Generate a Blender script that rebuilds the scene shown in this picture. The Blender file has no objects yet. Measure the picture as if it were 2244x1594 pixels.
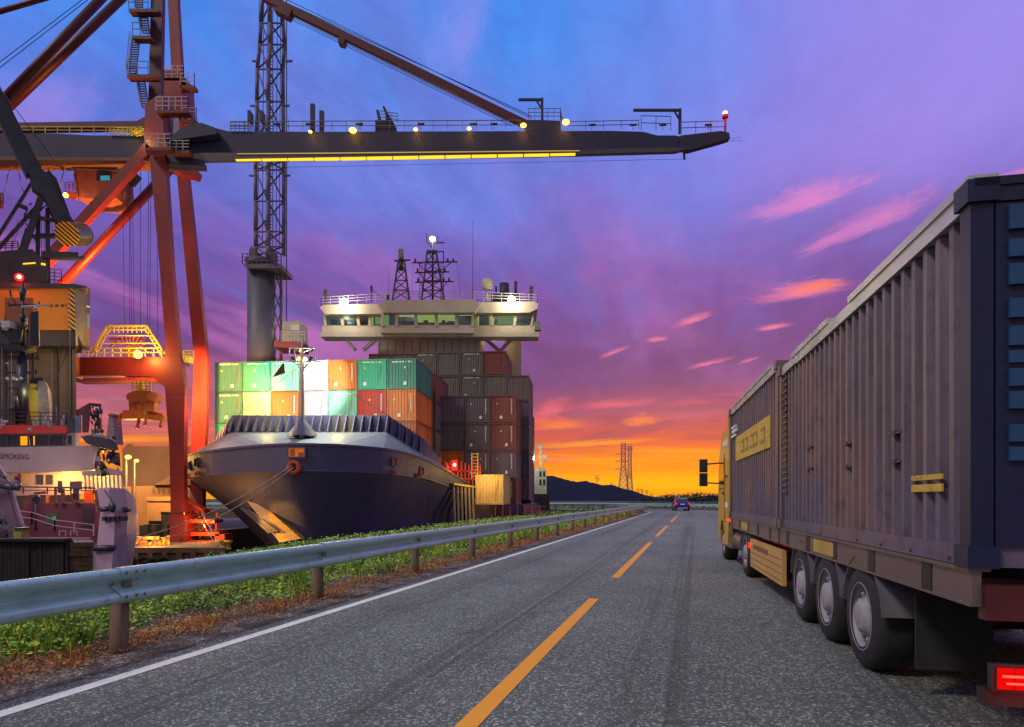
import bpy, math, random
from mathutils import Vector, Matrix, Quaternion
random.seed(7)
R = math.radians
# ------------------------------------------------------------------ camera
sc = bpy.context.scene
F, CX, HY, EYE = 1450.0, 1122.0, 1095.0, 1.5      # focal length and horizon measured on the photograph
cam_d = bpy.data.cameras.new("camera"); cam = bpy.data.objects.new("camera", cam_d)
sc.collection.objects.link(cam); sc.camera = cam
cam.location = (0, 0, EYE); cam.rotation_euler = (R(90), 0, 0)
cam_d.sensor_width = 36; cam_d.lens = 36*F/2244; cam_d.shift_y = (HY-797)/2244
cam_d.clip_start = .05; cam_d.clip_end = 20000
sc.view_settings.view_transform = 'Standard'; sc.view_settings.look = 'None'
sc.view_settings.exposure = 0; sc.view_settings.gamma = 1
def hexc(h, k=1.0):
    h = h.lstrip('#'); o = []
    for i in (0, 2, 4):
        c = int(h[i:i+2], 16)/255
        o.append((c/12.92 if c <= .04045 else ((c+.055)/1.055)**2.4)*k)
    return (o[0], o[1], o[2], 1)
# ------------------------------------------------------------------ world: dusk sky
world = bpy.data.worlds.new("World"); sc.world = world; world.use_nodes = True
nt = world.node_tree; nt.nodes.clear()
class NB:
    def __init__(s, nt): s.nt = nt
    def n(s, t, **k):
        o = s.nt.nodes.new(t)
        for a, b in k.items(): setattr(o, a, b)
        return o
    def link(s, v, inp):
        if isinstance(v, bpy.types.NodeSocket): s.nt.links.new(v, inp)
        else: inp.default_value = v
    def m(s, op, a, b=None, c=None, clamp=False):
        o = s.n('ShaderNodeMath', operation=op, use_clamp=clamp); s.link(a, o.inputs[0])
        if b is not None: s.link(b, o.inputs[1])
        if c is not None: s.link(c, o.inputs[2])
        return o.outputs[0]
    def xyz(s, x, y, z=0.0):
        o = s.n('ShaderNodeCombineXYZ'); s.link(x, o.inputs[0]); s.link(y, o.inputs[1]); s.link(z, o.inputs[2]); return o.outputs[0]
    def noise(s, v, sc=1.0, det=4.0, rough=.5, dist=0.0):
        o = s.n('ShaderNodeTexNoise'); s.link(v, o.inputs['Vector']); o.inputs['Scale'].default_value = sc
        o.inputs['Detail'].default_value = det; o.inputs['Roughness'].default_value = rough; o.inputs['Distortion'].default_value = dist
        return o.outputs['Fac']
    def ramp(s, f, pts, interp='LINEAR'):
        o = s.n('ShaderNodeValToRGB'); s.link(f, o.inputs[0]); e = o.color_ramp.elements; o.color_ramp.interpolation = interp
        while len(e) < len(pts): e.new(.5)
        for i, (p, c) in enumerate(pts):
            e[i].position = p; e[i].color = c if len(c) == 4 else (*c, 1)
        return o.outputs[0]
    def mix(s, f, a, b, mode='MIX'):
        o = s.n('ShaderNodeMix', data_type='RGBA', blend_type=mode); s.link(f, o.inputs[0]); s.link(a, o.inputs[6]); s.link(b, o.inputs[7]); return o.outputs[2]
    def sm(s, v, a, b):     # smoothstep
        o = s.n('ShaderNodeMapRange', interpolation_type='SMOOTHSTEP'); s.link(v, o.inputs[0]); o.inputs[1].default_value = a; o.inputs[2].default_value = b; return o.outputs[0]
w = NB(nt)
tc = w.n('ShaderNodeTexCoord'); sp = w.n('ShaderNodeSeparateXYZ'); nt.links.new(tc.outputs['Generated'], sp.inputs[0])
x, y, z = sp.outputs
el = w.m('DEGREES', w.m('ARCSINE', z)); az = w.m('DEGREES', w.m('ARCTAN2', x, y))
# cloud sheet far overhead: streets of cloud that run away to the glow
zz = w.m('ADD', w.m('MAXIMUM', z, 0.0), .05); pxx = w.m('DIVIDE', x, zz); pyy = w.m('DIVIDE', y, zz)
ca, sa = math.cos(R(14)), math.sin(R(14))
ac = w.m('SUBTRACT', w.m('MULTIPLY', pxx, ca), w.m('MULTIPLY', pyy, sa)); al = w.m('ADD', w.m('MULTIPLY', pxx, sa), w.m('MULTIPLY', pyy, ca))
n1 = w.noise(w.xyz(w.m('MULTIPLY', ac, 1.5), w.m('MULTIPLY', al, .5), 3.1), 1.0, 5, .55, .4)
n2 = w.noise(w.xyz(w.m('MULTIPLY', ac, 3.2), w.m('MULTIPLY', al, .9), 9.4), 1.0, 6, .6, .3)
n3 = w.noise(w.xyz(w.m('MULTIPLY', az, .045), w.m('MULTIPLY', el, .45), 5.0), 1.0, 6, .62, .6)
n4 = w.noise(w.xyz(w.m('MULTIPLY', az, .05), w.m('MULTIPLY', el, .07), 1.0), 1.0, 4, .5, .3)
elw = w.m('ADD', el, w.m('MULTIPLY', w.m('SUBTRACT', n3, .5), w.m('MULTIPLY', w.sm(el, 0, 8), 4.0)))
elw = w.m('ADD', elw, w.m('MULTIPLY', w.m('SUBTRACT', n4, .5), w.m('MULTIPLY', w.sm(el, 6, 20), 10.0)))
base = w.ramp(w.m('DIVIDE', elw, 45.0), [(0, hexc('f4a21c')), (.035, hexc('f5a01c')), (.075, hexc('ec7a2c')), (.115, hexc('c8504c')), (.16, hexc('9c4a70')),
    (.22, hexc('713f80')), (.33, hexc('774894')), (.44, hexc('6f56b0')), (.53, hexc('6c74d6')), (.62, hexc('5c84e8')), (.74, hexc('448cf0')), (1.0, hexc('3c90f4'))])
# pink veil and blue gaps
veil = w.m('MULTIPLY', w.sm(n1, .44, .68), w.m('MULTIPLY', w.sm(el, 5, 14), w.m('SUBTRACT', 1.0, w.m('MULTIPLY', w.sm(el, 17, 30), .72))))
leftk = w.m('ADD', .45, w.m('MULTIPLY', w.sm(az, 4, -28), .45))
base = w.mix(w.m('MULTIPLY', veil, leftk), base, hexc('c070bc'))
base = w.mix(w.m('MULTIPLY', w.m('MULTIPLY', w.sm(n2, .52, .34), w.sm(el, 9, 20)), .5), base, hexc('5e6cc8'))
n5 = w.noise(w.xyz(w.m('MULTIPLY', ac, 2.2), w.m('MULTIPLY', al, .22), 4.4), 1.0, 7, .62, .8)      # long soft streaks that fan out of the glow
n6 = w.noise(w.xyz(w.m('MULTIPLY', az, .13), w.m('MULTIPLY', el, .2), 7.0), 1.0, 7, .6, 1.2)
mot = w.m('ADD', .57, w.m('ADD', w.m('MULTIPLY', n5, .42), w.m('MULTIPLY', n6, .36)))
base = w.mix(w.sm(el, 6, 12), base, w.mix(1.0, base, w.xyz(w.m('POWER', mot, 1.5), w.m('POWER', mot, 1.8), w.m('POWER', mot, 1.1)), 'MULTIPLY'))
rl = w.m('MULTIPLY', w.sm(az, 6, 32), w.sm(el, 15, 28))
base = w.mix(w.m('MULTIPLY', rl, w.m('ADD', .45, w.m('MULTIPLY', n2, .6))), base, hexc('a88cec'))
# left, low: salmon haze
ll = w.m('MULTIPLY', w.sm(az, -14, -26), w.m('MULTIPLY', w.sm(el, 3.5, 6), w.sm(el, 13, 8)))
base = w.mix(w.m('MULTIPLY', ll, .7), base, w.mix(w.sm(n3, .45, .58), hexc('d8747c'), hexc('a0607c')))
# low red and gold bands
bd = w.m('MULTIPLY', w.sm(n3, .52, .64), w.m('MULTIPLY', w.sm(el, 2, 4), w.sm(el, 10, 6.5)))
base = w.mix(w.m('MULTIPLY', bd, .85), base, w.ramp(w.m('DIVIDE', el, 10), [(.25, hexc('ffb02a')), (.45, hexc('ff8a24')), (.65, hexc('f0604e')), (.95, hexc('c8587c'))]))
dk = w.m('MULTIPLY', w.sm(n3, .47, .36), w.m('MULTIPLY', w.sm(el, 1.5, 3.5), w.sm(el, 12, 7)))
base = w.mix(w.m('MULTIPLY', dk, .6), base, hexc('7a3a6a'))
# single lit clouds: pixel, half sizes, tilt, colour, amount
def blob(base, X, Y, a, b, tilt, col, amt, seed):
    u0 = math.degrees(math.atan((X-CX)/F)); rr = math.hypot(1, (X-CX)/F); v0 = math.degrees(math.atan((HY-Y)/F/rr))
    a = a/25.3/rr; b = b/25.3/rr
    du = w.m('SUBTRACT', az, u0); dv = w.m('SUBTRACT', el, v0); c, s = math.cos(R(tilt)), math.sin(R(tilt))
    uu = w.m('DIVIDE', w.m('ADD', w.m('MULTIPLY', du, c), w.m('MULTIPLY', dv, s)), a)
    vv = w.m('DIVIDE', w.m('SUBTRACT', w.m('MULTIPLY', dv, c), w.m('MULTIPLY', du, s)), b)
    vv = w.m('MULTIPLY', vv, w.m('ADD', 1.0, w.m('MULTIPLY', w.sm(vv, .1, -.6), .9)))   # flatter underside
    r2 = w.m('ADD', w.m('MULTIPLY', uu, uu), w.m('MULTIPLY', vv, vv))
    nz = w.noise(w.xyz(w.m('MULTIPLY', uu, 1.0), w.m('MULTIPLY', vv, 1.3), seed), 1.9, 8, .68, .9)
    k = w.m('SUBTRACT', w.m('ADD', w.m('SUBTRACT', 1.0, w.m('SQRT', r2)), w.m('MULTIPLY', nz, 1.5)), .75)
    return w.mix(w.m('MULTIPLY', w.m('MULTIPLY', w.sm(k, -.05, .95), amt), w.m('ADD', .55, w.m('MULTIPLY', n3, .8))), base, col)
pk, pk2, orr, gold = hexc('ea86c8'), hexc('f07a9c'), hexc('ff7a5c'), hexc('ff9a2c')
for i, a in enumerate([(1770, 440, 150, 42, 9, pk, .8), (1930, 480, 130, 40, 14, pk, .75), (1820, 525, 90, 26, 18, hexc('d87cc4'), .7), (1755, 640, 115, 30, 3, pk2, .95), (1790, 628, 70, 18, 3, orr, .85),
        (1522, 700, 48, 14, 14, pk2, .9), (1695, 717, 46, 10, 4, pk2, .9), (1440, 744, 32, 9, 4, pk2, .85), (1345, 772, 42, 8, 20, pk2, .7), (1555, 797, 55, 9, 12, pk2, .7), (1640, 790, 30, 7, 16, pk2, .6),
        (1350, 888, 105, 18, 3, hexc('e0607c'), .8), (1405, 925, 55, 22, 4, hexc('f8844c'), .85), (1210, 900, 60, 30, 20, hexc('e8607a'), .8), (1230, 935, 90, 18, 3, hexc('f47a3c'), .8), (1500, 915, 110, 18, 2, hexc('c0587c'), .6),
        (1290, 975, 190, 12, 3, gold, .85), (1500, 990, 190, 12, -2, gold, .8), (1230, 1010, 60, 12, 4, orr, .7), (290, 965, 160, 16, 3, gold, .8), (470, 940, 200, 25, 3, orr, .5), (2240, 385, 110, 22, 5, pk, .6), (1440, 1062, 420, 34, 0, hexc('ffb41e'), .8), (90, 250, 170, 80, 30, hexc('a888e0'), .55), (1020, 60, 110, 90, 60, hexc('8c90ec'), .6)]):
    base = blob(base, *a[:5], a[5], a[6], i*3.7)
# brighter sky behind and high above the camera, dusk-blue light
bk = w.sm(y, .25, -.5); up = w.sm(el, 42, 70)
base = w.mix(bk, base, w.ramp(w.m('DIVIDE', el, 60), [(0, (.28, .19, .22, 1)), (.4, (.28, .26, .32, 1)), (1, (.34, .38, .50, 1))]))
base = w.mix(w.m('MULTIPLY', up, .9), base, (.46, .52, .66, 1))
base = w.mix(w.sm(el, -.5, -2.5), base, (.10, .07, .10, 1))
SUN_EL, SUN_AZ = 46, -125     # soft after-glow from behind left
sky = w.n('ShaderNodeTexSky'); sky.sky_type = 'NISHITA'; sky.sun_disc = False; sky.sun_elevation = R(2); sky.sun_rotation = R(14)
sky.air_density = 1.5; sky.dust_density = 2
bg = w.n('ShaderNodeBackground'); bg.inputs[1].default_value = 1.0
add = w.mix(1.0, base, w.mix(1.0, sky.outputs[0], (.012, .012, .012, 1), 'MULTIPLY'), 'ADD')
nt.links.new(add, bg.inputs[0]); wo = w.n('ShaderNodeOutputWorld'); nt.links.new(bg.outputs[0], wo.inputs[0])
world.cycles.sampling_method = 'MANUAL'; world.cycles.sample_map_resolution = 512
# ------------------------------------------------------------------ sun (soft dusk light, behind left of the camera)
sd = bpy.data.lights.new("sun", 'SUN'); sd.energy = 1.35; sd.angle = R(11); sd.color = (1, .86, .80)
so = bpy.data.objects.new("sun", sd); sc.collection.objects.link(so)
dv = Vector((math.sin(R(SUN_AZ))*math.cos(R(SUN_EL)), math.cos(R(SUN_AZ))*math.cos(R(SUN_EL)), math.sin(R(SUN_EL))))
so.rotation_euler = dv.to_track_quat('Z', 'Y').to_euler()
# ------------------------------------------------------------------ helpers
COL = sc.collection; Z = Vector((0, 0, 1))
def V(*a): return Vector(a)
CTX = [None]        # a thing can stand turned: (pixel column of its pivot, distance, turn); P then meets the turned planes
def facing(px=None, d=0, deg=None):
    if px is None: CTX[0] = None; return
    t = math.atan((px-CX)/F) if deg is None else R(deg); p0 = Vector(((px-CX)/F*d, d, 0)); e = Vector((math.sin(t), math.cos(t), 0)); CTX[0] = (p0, e, d)
def EV(): return CTX[0][1] if CTX[0] else Vector((0, 1, 0))
def P(px, py, d):
    r = Vector(((px-CX)/F, 1, (HY-py)/F))
    if CTX[0]: p0, e, d0 = CTX[0]; d = (p0.dot(e)+(d-d0))/r.dot(e)
    return r*d+Vector((0, 0, EYE))
ORG = {}; NOSPLIT = {'marking', 'lettering', 'window_frame', 'bolt', 'foliage', 'crown', 'code_column', 'white_code', 'rivet_row', 'rib_row', 'corrugated_body', 'frame', 'trim_light'}
class MB:
    def __init__(s): s.v = []; s.f = []; s.mi = []; s.sm = []; s.cur = 0; s.smooth = False
    def add(s, vs, fs):
        b = len(s.v); s.v += [Vector(q) for q in vs]
        for f in fs: s.f.append([b+i for i in f]); s.mi.append(s.cur); s.sm.append(s.smooth)
        return s
    def box(s, c, sz, M=None):
        c = Vector(c); hx, hy, hz = sz[0]/2, sz[1]/2, sz[2]/2
        q = [Vector((a*hx, b*hy, d*hz)) for d in (-1, 1) for b in (-1, 1) for a in (-1, 1)]
        if M is not None: q = [M @ p for p in q]
        return s.add([c+p for p in q], [(0, 2, 3, 1), (4, 5, 7, 6), (0, 1, 5, 4), (2, 6, 7, 3), (0, 4, 6, 2), (1, 3, 7, 5)])
    def bb(s, lo, hi):
        lo, hi = Vector(lo), Vector(hi); return s.box((lo+hi)/2, hi-lo)
    def bar(s, p, q, wd, h=None, up=Z):
        p, q = Vector(p), Vector(q); t = q-p
        if t.length < 1e-6: return s
        h = h or wd; t.normalize(); u = Vector(up)
        if abs(t.dot(u)) > .98: u = Vector((0, 1, 0))
        a = t.cross(u).normalized(); b = a.cross(t).normalized()
        vs = [e+a*i*wd/2+b*j*h/2 for e in (p, q) for j in (-1, 1) for i in (-1, 1)]
        return s.add(vs, [(0, 1, 3, 2), (4, 6, 7, 5), (0, 4, 5, 1), (2, 3, 7, 6), (0, 2, 6, 4), (1, 5, 7, 3)])
    def tube(s, p, q, r0, r1=None, n=10, caps=True):
        p, q = Vector(p), Vector(q); t = q-p
        if t.length < 1e-6: return s
        r1 = r0 if r1 is None else r1; t.normalize(); u = Z if abs(t.z) < .95 else Vector((0, 1, 0))
        a = t.cross(u).normalized(); b = a.cross(t)
        vs = []
        for e, r in ((p, r0), (q, r1)):
            for k in range(n):
                g = 2*math.pi*k/n; vs.append(e+a*math.cos(g)*r+b*math.sin(g)*r)
        fs = [(k, (k+1) % n, n+(k+1) % n, n+k) for k in range(n)]
        o = s.smooth; s.smooth = True; base = len(s.v); s.add(vs, fs); s.smooth = o
        if caps:
            s.f.append([base+k for k in range(n)][::-1]); s.f.append([base+n+k for k in range(n)]); s.mi += [s.cur]*2; s.sm += [False]*2
        return s
    def wire(s, pts, r, n=5):
        for a, b in zip(pts, pts[1:]): s.tube(a, b, r, n=n)
        return s
    def lathe(s, c, prof, n=20, axis=Z):
        c = Vector(c); t = Vector(axis).normalized(); u = Z if abs(t.z) < .95 else Vector((0, 1, 0)); a = t.cross(u).normalized(); b = a.cross(t)
        vs = [c+t*h+(a*math.cos(2*math.pi*k/n)+b*math.sin(2*math.pi*k/n))*r for (r, h) in prof for k in range(n)]
        fs = [(i*n+k, i*n+(k+1) % n, (i+1)*n+(k+1) % n, (i+1)*n+k) for i in range(len(prof)-1) for k in range(n)]
        o = s.smooth; s.smooth = True; s.add(vs, fs); s.smooth = o; return s
    def ball(s, c, r, n=12, sz=1):
        return s.lathe(c, [(r*math.sin(math.pi*i/8)+1e-4, -r*sz*math.cos(math.pi*i/8)) for i in range(9)], n)
    def poly(s, pts, ext):     # prism: polygon pts, extruded by vector ext
        pts = [Vector(p) for p in pts]; ext = Vector(ext); n = len(pts)
        return s.add(pts+[p+ext for p in pts], [tuple(range(n))[::-1], tuple(range(n, 2*n))]+[(i, (i+1) % n, n+(i+1) % n, n+i) for i in range(n)])
    def pxp(s, pts, d, th):     # outline measured on the photo, set at distance d with real thickness th (away from the viewer)
        return s.poly([P(a, b, d) for a, b in pts], EV()*th)
    def pbeam(s, a, b, d, th, w0, w1=None, d1=None):   # straight beam with pixel widths, thickness th metres
        w1 = w0 if w1 is None else w1; d1 = d if d1 is None else d1
        t = Vector((b[0]-a[0], b[1]-a[1])).normalized(); n = Vector((-t.y, t.x))
        pts = [P(a[0]+n.x*w0/2, a[1]+n.y*w0/2, d), P(a[0]-n.x*w0/2, a[1]-n.y*w0/2, d), P(b[0]-n.x*w1/2, b[1]-n.y*w1/2, d1), P(b[0]+n.x*w1/2, b[1]+n.y*w1/2, d1)]
        return s.poly(pts, EV()*th)
    def ptube(s, a, b, d, wpx, d1=None, n=12):
        d1 = d if d1 is None else d1
        return s.tube(P(*a, d), P(*b, d1), wpx/F*d/2, wpx/F*d1/2, n)
    def rail(s, pts, h=1.0, step=1.2, r=.025, mid=1, n=4):   # railing along points
        for a, b in zip(pts, pts[1:]):
            a, b = Vector(a), Vector(b); L = (b-a).length; k = max(1, round(L/step))
            for i in range(k+1):
                p = a.lerp(b, i/k); s.bar(p, p+Z*h, r*2)
            for j in range(mid+1): s.bar(a+Z*h*(j+1)/(mid+1), b+Z*h*(j+1)/(mid+1), r*2)
        return s
    def pieces(s):       # split into separate bodies (islands whose boxes touch stay together)
        n = len(s.v)
        if n > 6000 or n < 16: return [s]
        par = list(range(n))
        def fd(i):
            while par[i] != i: par[i] = par[par[i]]; i = par[i]
            return i
        for f in s.f:
            r0 = fd(f[0])
            for k in f[1:]: par[fd(k)] = r0
        isl = {}
        for i in range(n): isl.setdefault(fd(i), []).append(i)
        if len(isl) > 400: return [s]
        ks = list(isl); e = .03
        bx = [([min(s.v[i][q] for i in isl[k])-e for q in range(3)], [max(s.v[i][q] for i in isl[k])+e for q in range(3)]) for k in ks]
        gp = list(range(len(ks)))
        def fg(i):
            while gp[i] != i: i = gp[i]
            return i
        for i in range(len(ks)):
            for j in range(i):
                A, B = bx[i], bx[j]
                if all(A[0][q] <= B[1][q] and B[0][q] <= A[1][q] for q in range(3)): gp[fg(i)] = fg(j)
        root = {}
        for i, k in enumerate(ks): root.setdefault(fg(i), []).append(k)
        if not 2 <= len(root) <= 8: return [s]
        own = {k: gi for gi, (g_, kk) in enumerate(root.items()) for k in kk}; out = [MB() for _ in root]; mp_ = {}
        for i in range(n):
            o = out[own[fd(i)]]; mp_[i] = len(o.v); o.v.append(s.v[i])
        for f, m_, q in zip(s.f, s.mi, s.sm):
            o = out[own[fd(f[0])]]; o.f.append([mp_[i] for i in f]); o.mi.append(m_); o.sm.append(q)
        return sorted(out, key=lambda o: -len(o.v))
    def build(s, name, mat=None, parent=None, loc=None):
        if parent and name not in NOSPLIT:
            ps = s.pieces()
            if len(ps) > 1:
                os_ = [p.build1(name, mat, parent, loc) for p in ps]; return os_[0]
        return s.build1(name, mat, parent, loc)
    def build1(s, name, mat=None, parent=None, loc=None):
        org = ORG.get(parent.name, Vector()) if parent else Vector(loc or (0, 0, 0))
        me = bpy.data.meshes.new(name); me.from_pydata([v-org for v in s.v], [], s.f)
        mats = mat if isinstance(mat, (list, tuple)) else [mat]
        for m_ in mats: me.materials.append(m_)
        me.polygons.foreach_set('material_index', s.mi); me.polygons.foreach_set('use_smooth', s.sm)
        me.update(); me.validate()
        import bmesh
        if len(s.f) < 40000:
            bm = bmesh.new(); bm.from_mesh(me); bmesh.ops.recalc_face_normals(bm, faces=bm.faces); bm.to_mesh(me); bm.free()
        o = bpy.data.objects.new(name, me); COL.objects.link(o)
        if parent: o.parent = parent; ORG[o.name] = org
        else: o.location = org; ORG[o.name] = org
        return o
def tag(o, label=None, cat=None, group=None, kind=None):
    if label: o['label'] = label
    if cat: o['category'] = cat
    if group: o['group'] = group
    if kind: o['kind'] = kind
    return o
def thing(name, label, cat, loc=(0, 0, 0), group=None):
    o = bpy.data.objects.new(name, None); o.empty_display_size = .3; COL.objects.link(o); o.location = loc; ORG[o.name] = Vector(loc)
    return tag(o, label, cat, group)
def copy_tree(o, parent=None):
    c = o.copy(); COL.objects.link(c)
    if parent: c.parent = parent
    for ch in list(o.children): copy_tree(ch, c)
    return c
def text_mesh(name, txt, size, mat, M, parent, ext=.01, align='LEFT'):
    cu = bpy.data.curves.new(name, 'FONT'); cu.body = txt; cu.size = size; cu.extrude = ext; cu.align_x = align
    t = bpy.data.objects.new(name+'_tmp', cu); me = bpy.data.meshes.new_from_object(t); bpy.data.objects.remove(t)
    me.materials.clear(); me.materials.append(mat)
    o = bpy.data.objects.new(name, me); COL.objects.link(o); org = ORG.get(parent.name, Vector())
    me.transform(Matrix.Translation(-org) @ M); o.parent = parent; return o
# ------------------------------------------------------------------ materials
def mat(name, col, rough=.6, metal=0, var=.25, scale=2.0, bump=.0, bscale=30, col2=None, thr=(.55, .75), stretch=(1, 1, 1), spec=.5, emit=None, seam=None):
    m = bpy.data.materials.new(name); m.use_nodes = True; n = NB(m.node_tree); bs = m.node_tree.nodes['Principled BSDF']
    c = hexc(col) if isinstance(col, str) else (*col, 1)[:4]
    t = n.n('ShaderNodeTexCoord'); mp = n.n('ShaderNodeMapping'); n.link(t.outputs['Object'], mp.inputs[0]); mp.inputs['Scale'].default_value = stretch
    nz = n.noise(mp.outputs[0], scale, 6, .6)
    dark = tuple(a*(1-var) for a in c[:3])+(1,); lite = tuple(min(1, a*(1+var)) for a in c[:3])+(1,)
    cc = n.ramp(nz, [(.3, dark), (.7, lite)])
    if col2:
        c2 = hexc(col2) if isinstance(col2, str) else (*col2, 1)[:4]
        n2_ = n.noise(mp.outputs[0], scale*2.7, 8, .68); cc = n.mix(n.sm(n2_, *thr), cc, c2)
    if seam:      # welded plate joints: thin dark lines every few metres
        s_ = n.n('ShaderNodeSeparateXYZ'); n.link(t.outputs['Object'], s_.inputs[0]); fr = n.m('FRACT', n.m('DIVIDE', n.m('ADD', s_.outputs[seam[0]], 500.0), seam[1]))
        cc = n.mix(n.m('MULTIPLY', n.m('LESS_THAN', fr, .045/seam[1]), .65), cc, (.02, .012, .014, 1)); mp2 = n.n('ShaderNodeMapping'); n.link(t.outputs['Object'], mp2.inputs[0]); mp2.inputs['Scale'].default_value = (1, 1, .1)
        cc = n.mix(n.m('MULTIPLY', n.sm(n.noise(mp2.outputs[0], 2.6, 8, .7), .54, .70), .45), cc, (.07, .035, .03, 1))
    n.link(cc, bs.inputs['Base Color']); bs.inputs['Roughness'].default_value = rough; bs.inputs['Metallic'].default_value = metal
    n.link(n.m('ADD', rough-.08, n.m('MULTIPLY', nz, .16)), bs.inputs['Roughness']); bs.inputs['Specular IOR Level'].default_value = spec
    if bump:
        b = n.n('ShaderNodeBump'); b.inputs['Strength'].default_value = bump; b.inputs['Distance'].default_value = .02
        n.link(n.noise(t.outputs['Object'], bscale, 5, .6), b.inputs['Height']); n.link(b.outputs[0], bs.inputs['Normal'])
    if emit: bs.inputs['Emission Color'].default_value = hexc(emit[0]); bs.inputs['Emission Strength'].default_value = emit[1]
    return m
def glow(name, col, k):
    m = bpy.data.materials.new(name); m.use_nodes = True; t = m.node_tree; t.nodes.clear()
    e = t.nodes.new('ShaderNodeEmission'); e.inputs[0].default_value = hexc(col); e.inputs[1].default_value = k
    o = t.nodes.new('ShaderNodeOutputMaterial'); t.links.new(e.outputs[0], o.inputs[0]); return m
def glassm(name, tint, mixf=.35, rough=.03):
    m = bpy.data.materials.new(name); m.use_nodes = True; t = m.node_tree; t.nodes.clear()
    a = t.nodes.new('ShaderNodeBsdfTransparent'); a.inputs[0].default_value = hexc(tint)
    g = t.nodes.new('ShaderNodeBsdfGlossy'); g.inputs['Roughness'].default_value = rough; g.inputs[0].default_value = (.7, .75, .8, 1)
    x_ = t.nodes.new('ShaderNodeMixShader'); x_.inputs[0].default_value = mixf
    t.links.new(a.outputs[0], x_.inputs[1]); t.links.new(g.outputs[0], x_.inputs[2])
    o = t.nodes.new('ShaderNodeOutputMaterial'); t.links.new(x_.outputs[0], o.inputs[0]); return m
def lamp(name, p, energy, col=(1, .55, .15), r=.12, spot=None, aim=None, parent=None):
    l = bpy.data.lights.new(name, 'SPOT' if spot else 'POINT'); l.energy = energy; l.color = col; l.shadow_soft_size = r
    o = bpy.data.objects.new(name, l); COL.objects.link(o); p = Vector(p)
    if spot: l.spot_size = R(spot); l.spot_blend = .5
    if aim is not None: o.rotation_euler = (p-Vector(aim)).to_track_quat('Z', 'Y').to_euler()
    if parent is not None: o.parent = parent; o.location = p-ORG.get(parent.name, Vector())
    else: o.location = p
    return o
SOD = (1, .50, .10)
G = {}
G['sodium'] = glow('sodium_bulb', 'ffb840', 7); G['sodium_soft'] = glow('sodium_glass', 'ffb030', 5); G['white'] = glow('white_flood', 'fff3cf', 30); G['redl'] = glow('red_lamp', 'ff1008', 9); G['redc'] = glow('red_lamp_core', 'ff9a80', 12)
G['strip'] = glow('glow_strip', 'ffc62a', 1.6); G['win'] = glow('warm_window', 'ff9a18', 1.3); G['teal'] = glow('cab_window_light', '3a9ab8', .8)
# ================================================================== land, road, water
def asphalt():
    m = bpy.data.materials.new('asphalt'); m.use_nodes = True; n = NB(m.node_tree); bs = m.node_tree.nodes['Principled BSDF']
    t = n.n('ShaderNodeTexCoord'); ob = t.outputs['Object']
    uv = n.n('ShaderNodeAttribute'); uv.attribute_name = 'UVMap'; sp_ = n.n('ShaderNodeSeparateXYZ'); n.link(uv.outputs['Vector'], sp_.inputs[0])
    vo = n.n('ShaderNodeTexVoronoi'); n.link(ob, vo.inputs['Vector']); vo.inputs['Scale'].default_value = 60
    vs = n.n('ShaderNodeSeparateXYZ'); n.link(vo.outputs['Color'], vs.inputs[0])
    stone = n.ramp(vs.outputs[0], [(.0, (.014, .014, .012, 1)), (.5, (.060, .059, .052, 1)), (.80, (.18, .175, .155, 1)), (1, (.70, .68, .60, 1))])
    fine = n.noise(ob, 70, 6, .85); c = n.mix(.5, stone, n.ramp(fine, [(.38, (.010, .010, .009, 1)), (.68, (.31, .305, .27, 1))]))
    big = n.noise(ob, .35, 5, .6); c = n.mix(1.0, c, n.ramp(big, [(.3, (1.05, 1.2, 1.16, 1)), (.7, (1.62, 1.8, 1.72, 1))]), 'MULTIPLY')
    across = sp_.outputs[0]; along = sp_.outputs[1]
    # worn wheel tracks and tyre streaks along the lanes
    st = n.noise(n.xyz(n.m('MULTIPLY', across, 9.0), n.m('MULTIPLY', along, .05), 0.0), 1.0, 5, .65)
    def band(c0, wd): return n.sm(n.m('ABSOLUTE', n.m('SUBTRACT', across, c0)), wd, 0.0)
    tr = n.m('ADD', band(-2.35, .5), n.m('ADD', band(-.75, .5), n.m('ADD', band(1.2, .5), band(3.0, .6))))
    k = n.m('MULTIPLY', n.m('MULTIPLY', tr, n.sm(st, .42, .62)), .6)
    c = n.mix(k, c, (.050, .036, .024, 1))
    ve = n.n('ShaderNodeTexVoronoi', feature='DISTANCE_TO_EDGE'); n.link(n.mix(.12, ob, n.n('ShaderNodeTexNoise').outputs['Color']), ve.inputs['Vector']); ve.inputs['Scale'].default_value = .42
    crk = n.m('MULTIPLY', n.sm(ve.outputs['Distance'], .006, .001), n.sm(n.noise(ob, .5, 3, .5), .60, .66))
    c = n.mix(n.m('MULTIPLY', crk, .8), c, (.012, .011, .010, 1))
    patch = n.m('MULTIPLY', n.sm(n.noise(ob, .9, 7, .7), .60, .66), .4); c = n.mix(patch, c, (.035, .034, .033, 1))
    n.link(c, bs.inputs['Base Color']); bs.inputs['Roughness'].default_value = .72; bs.inputs['Specular IOR Level'].default_value = .5
    b = n.n('ShaderNodeBump'); b.inputs['Strength'].default_value = .9; b.inputs['Distance'].default_value = .012
    n.link(n.m('ADD', vo.outputs['Distance'], fine), b.inputs['Height']); n.link(b.outputs[0], bs.inputs['Normal'])
    return m
M_asph = asphalt()
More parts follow.
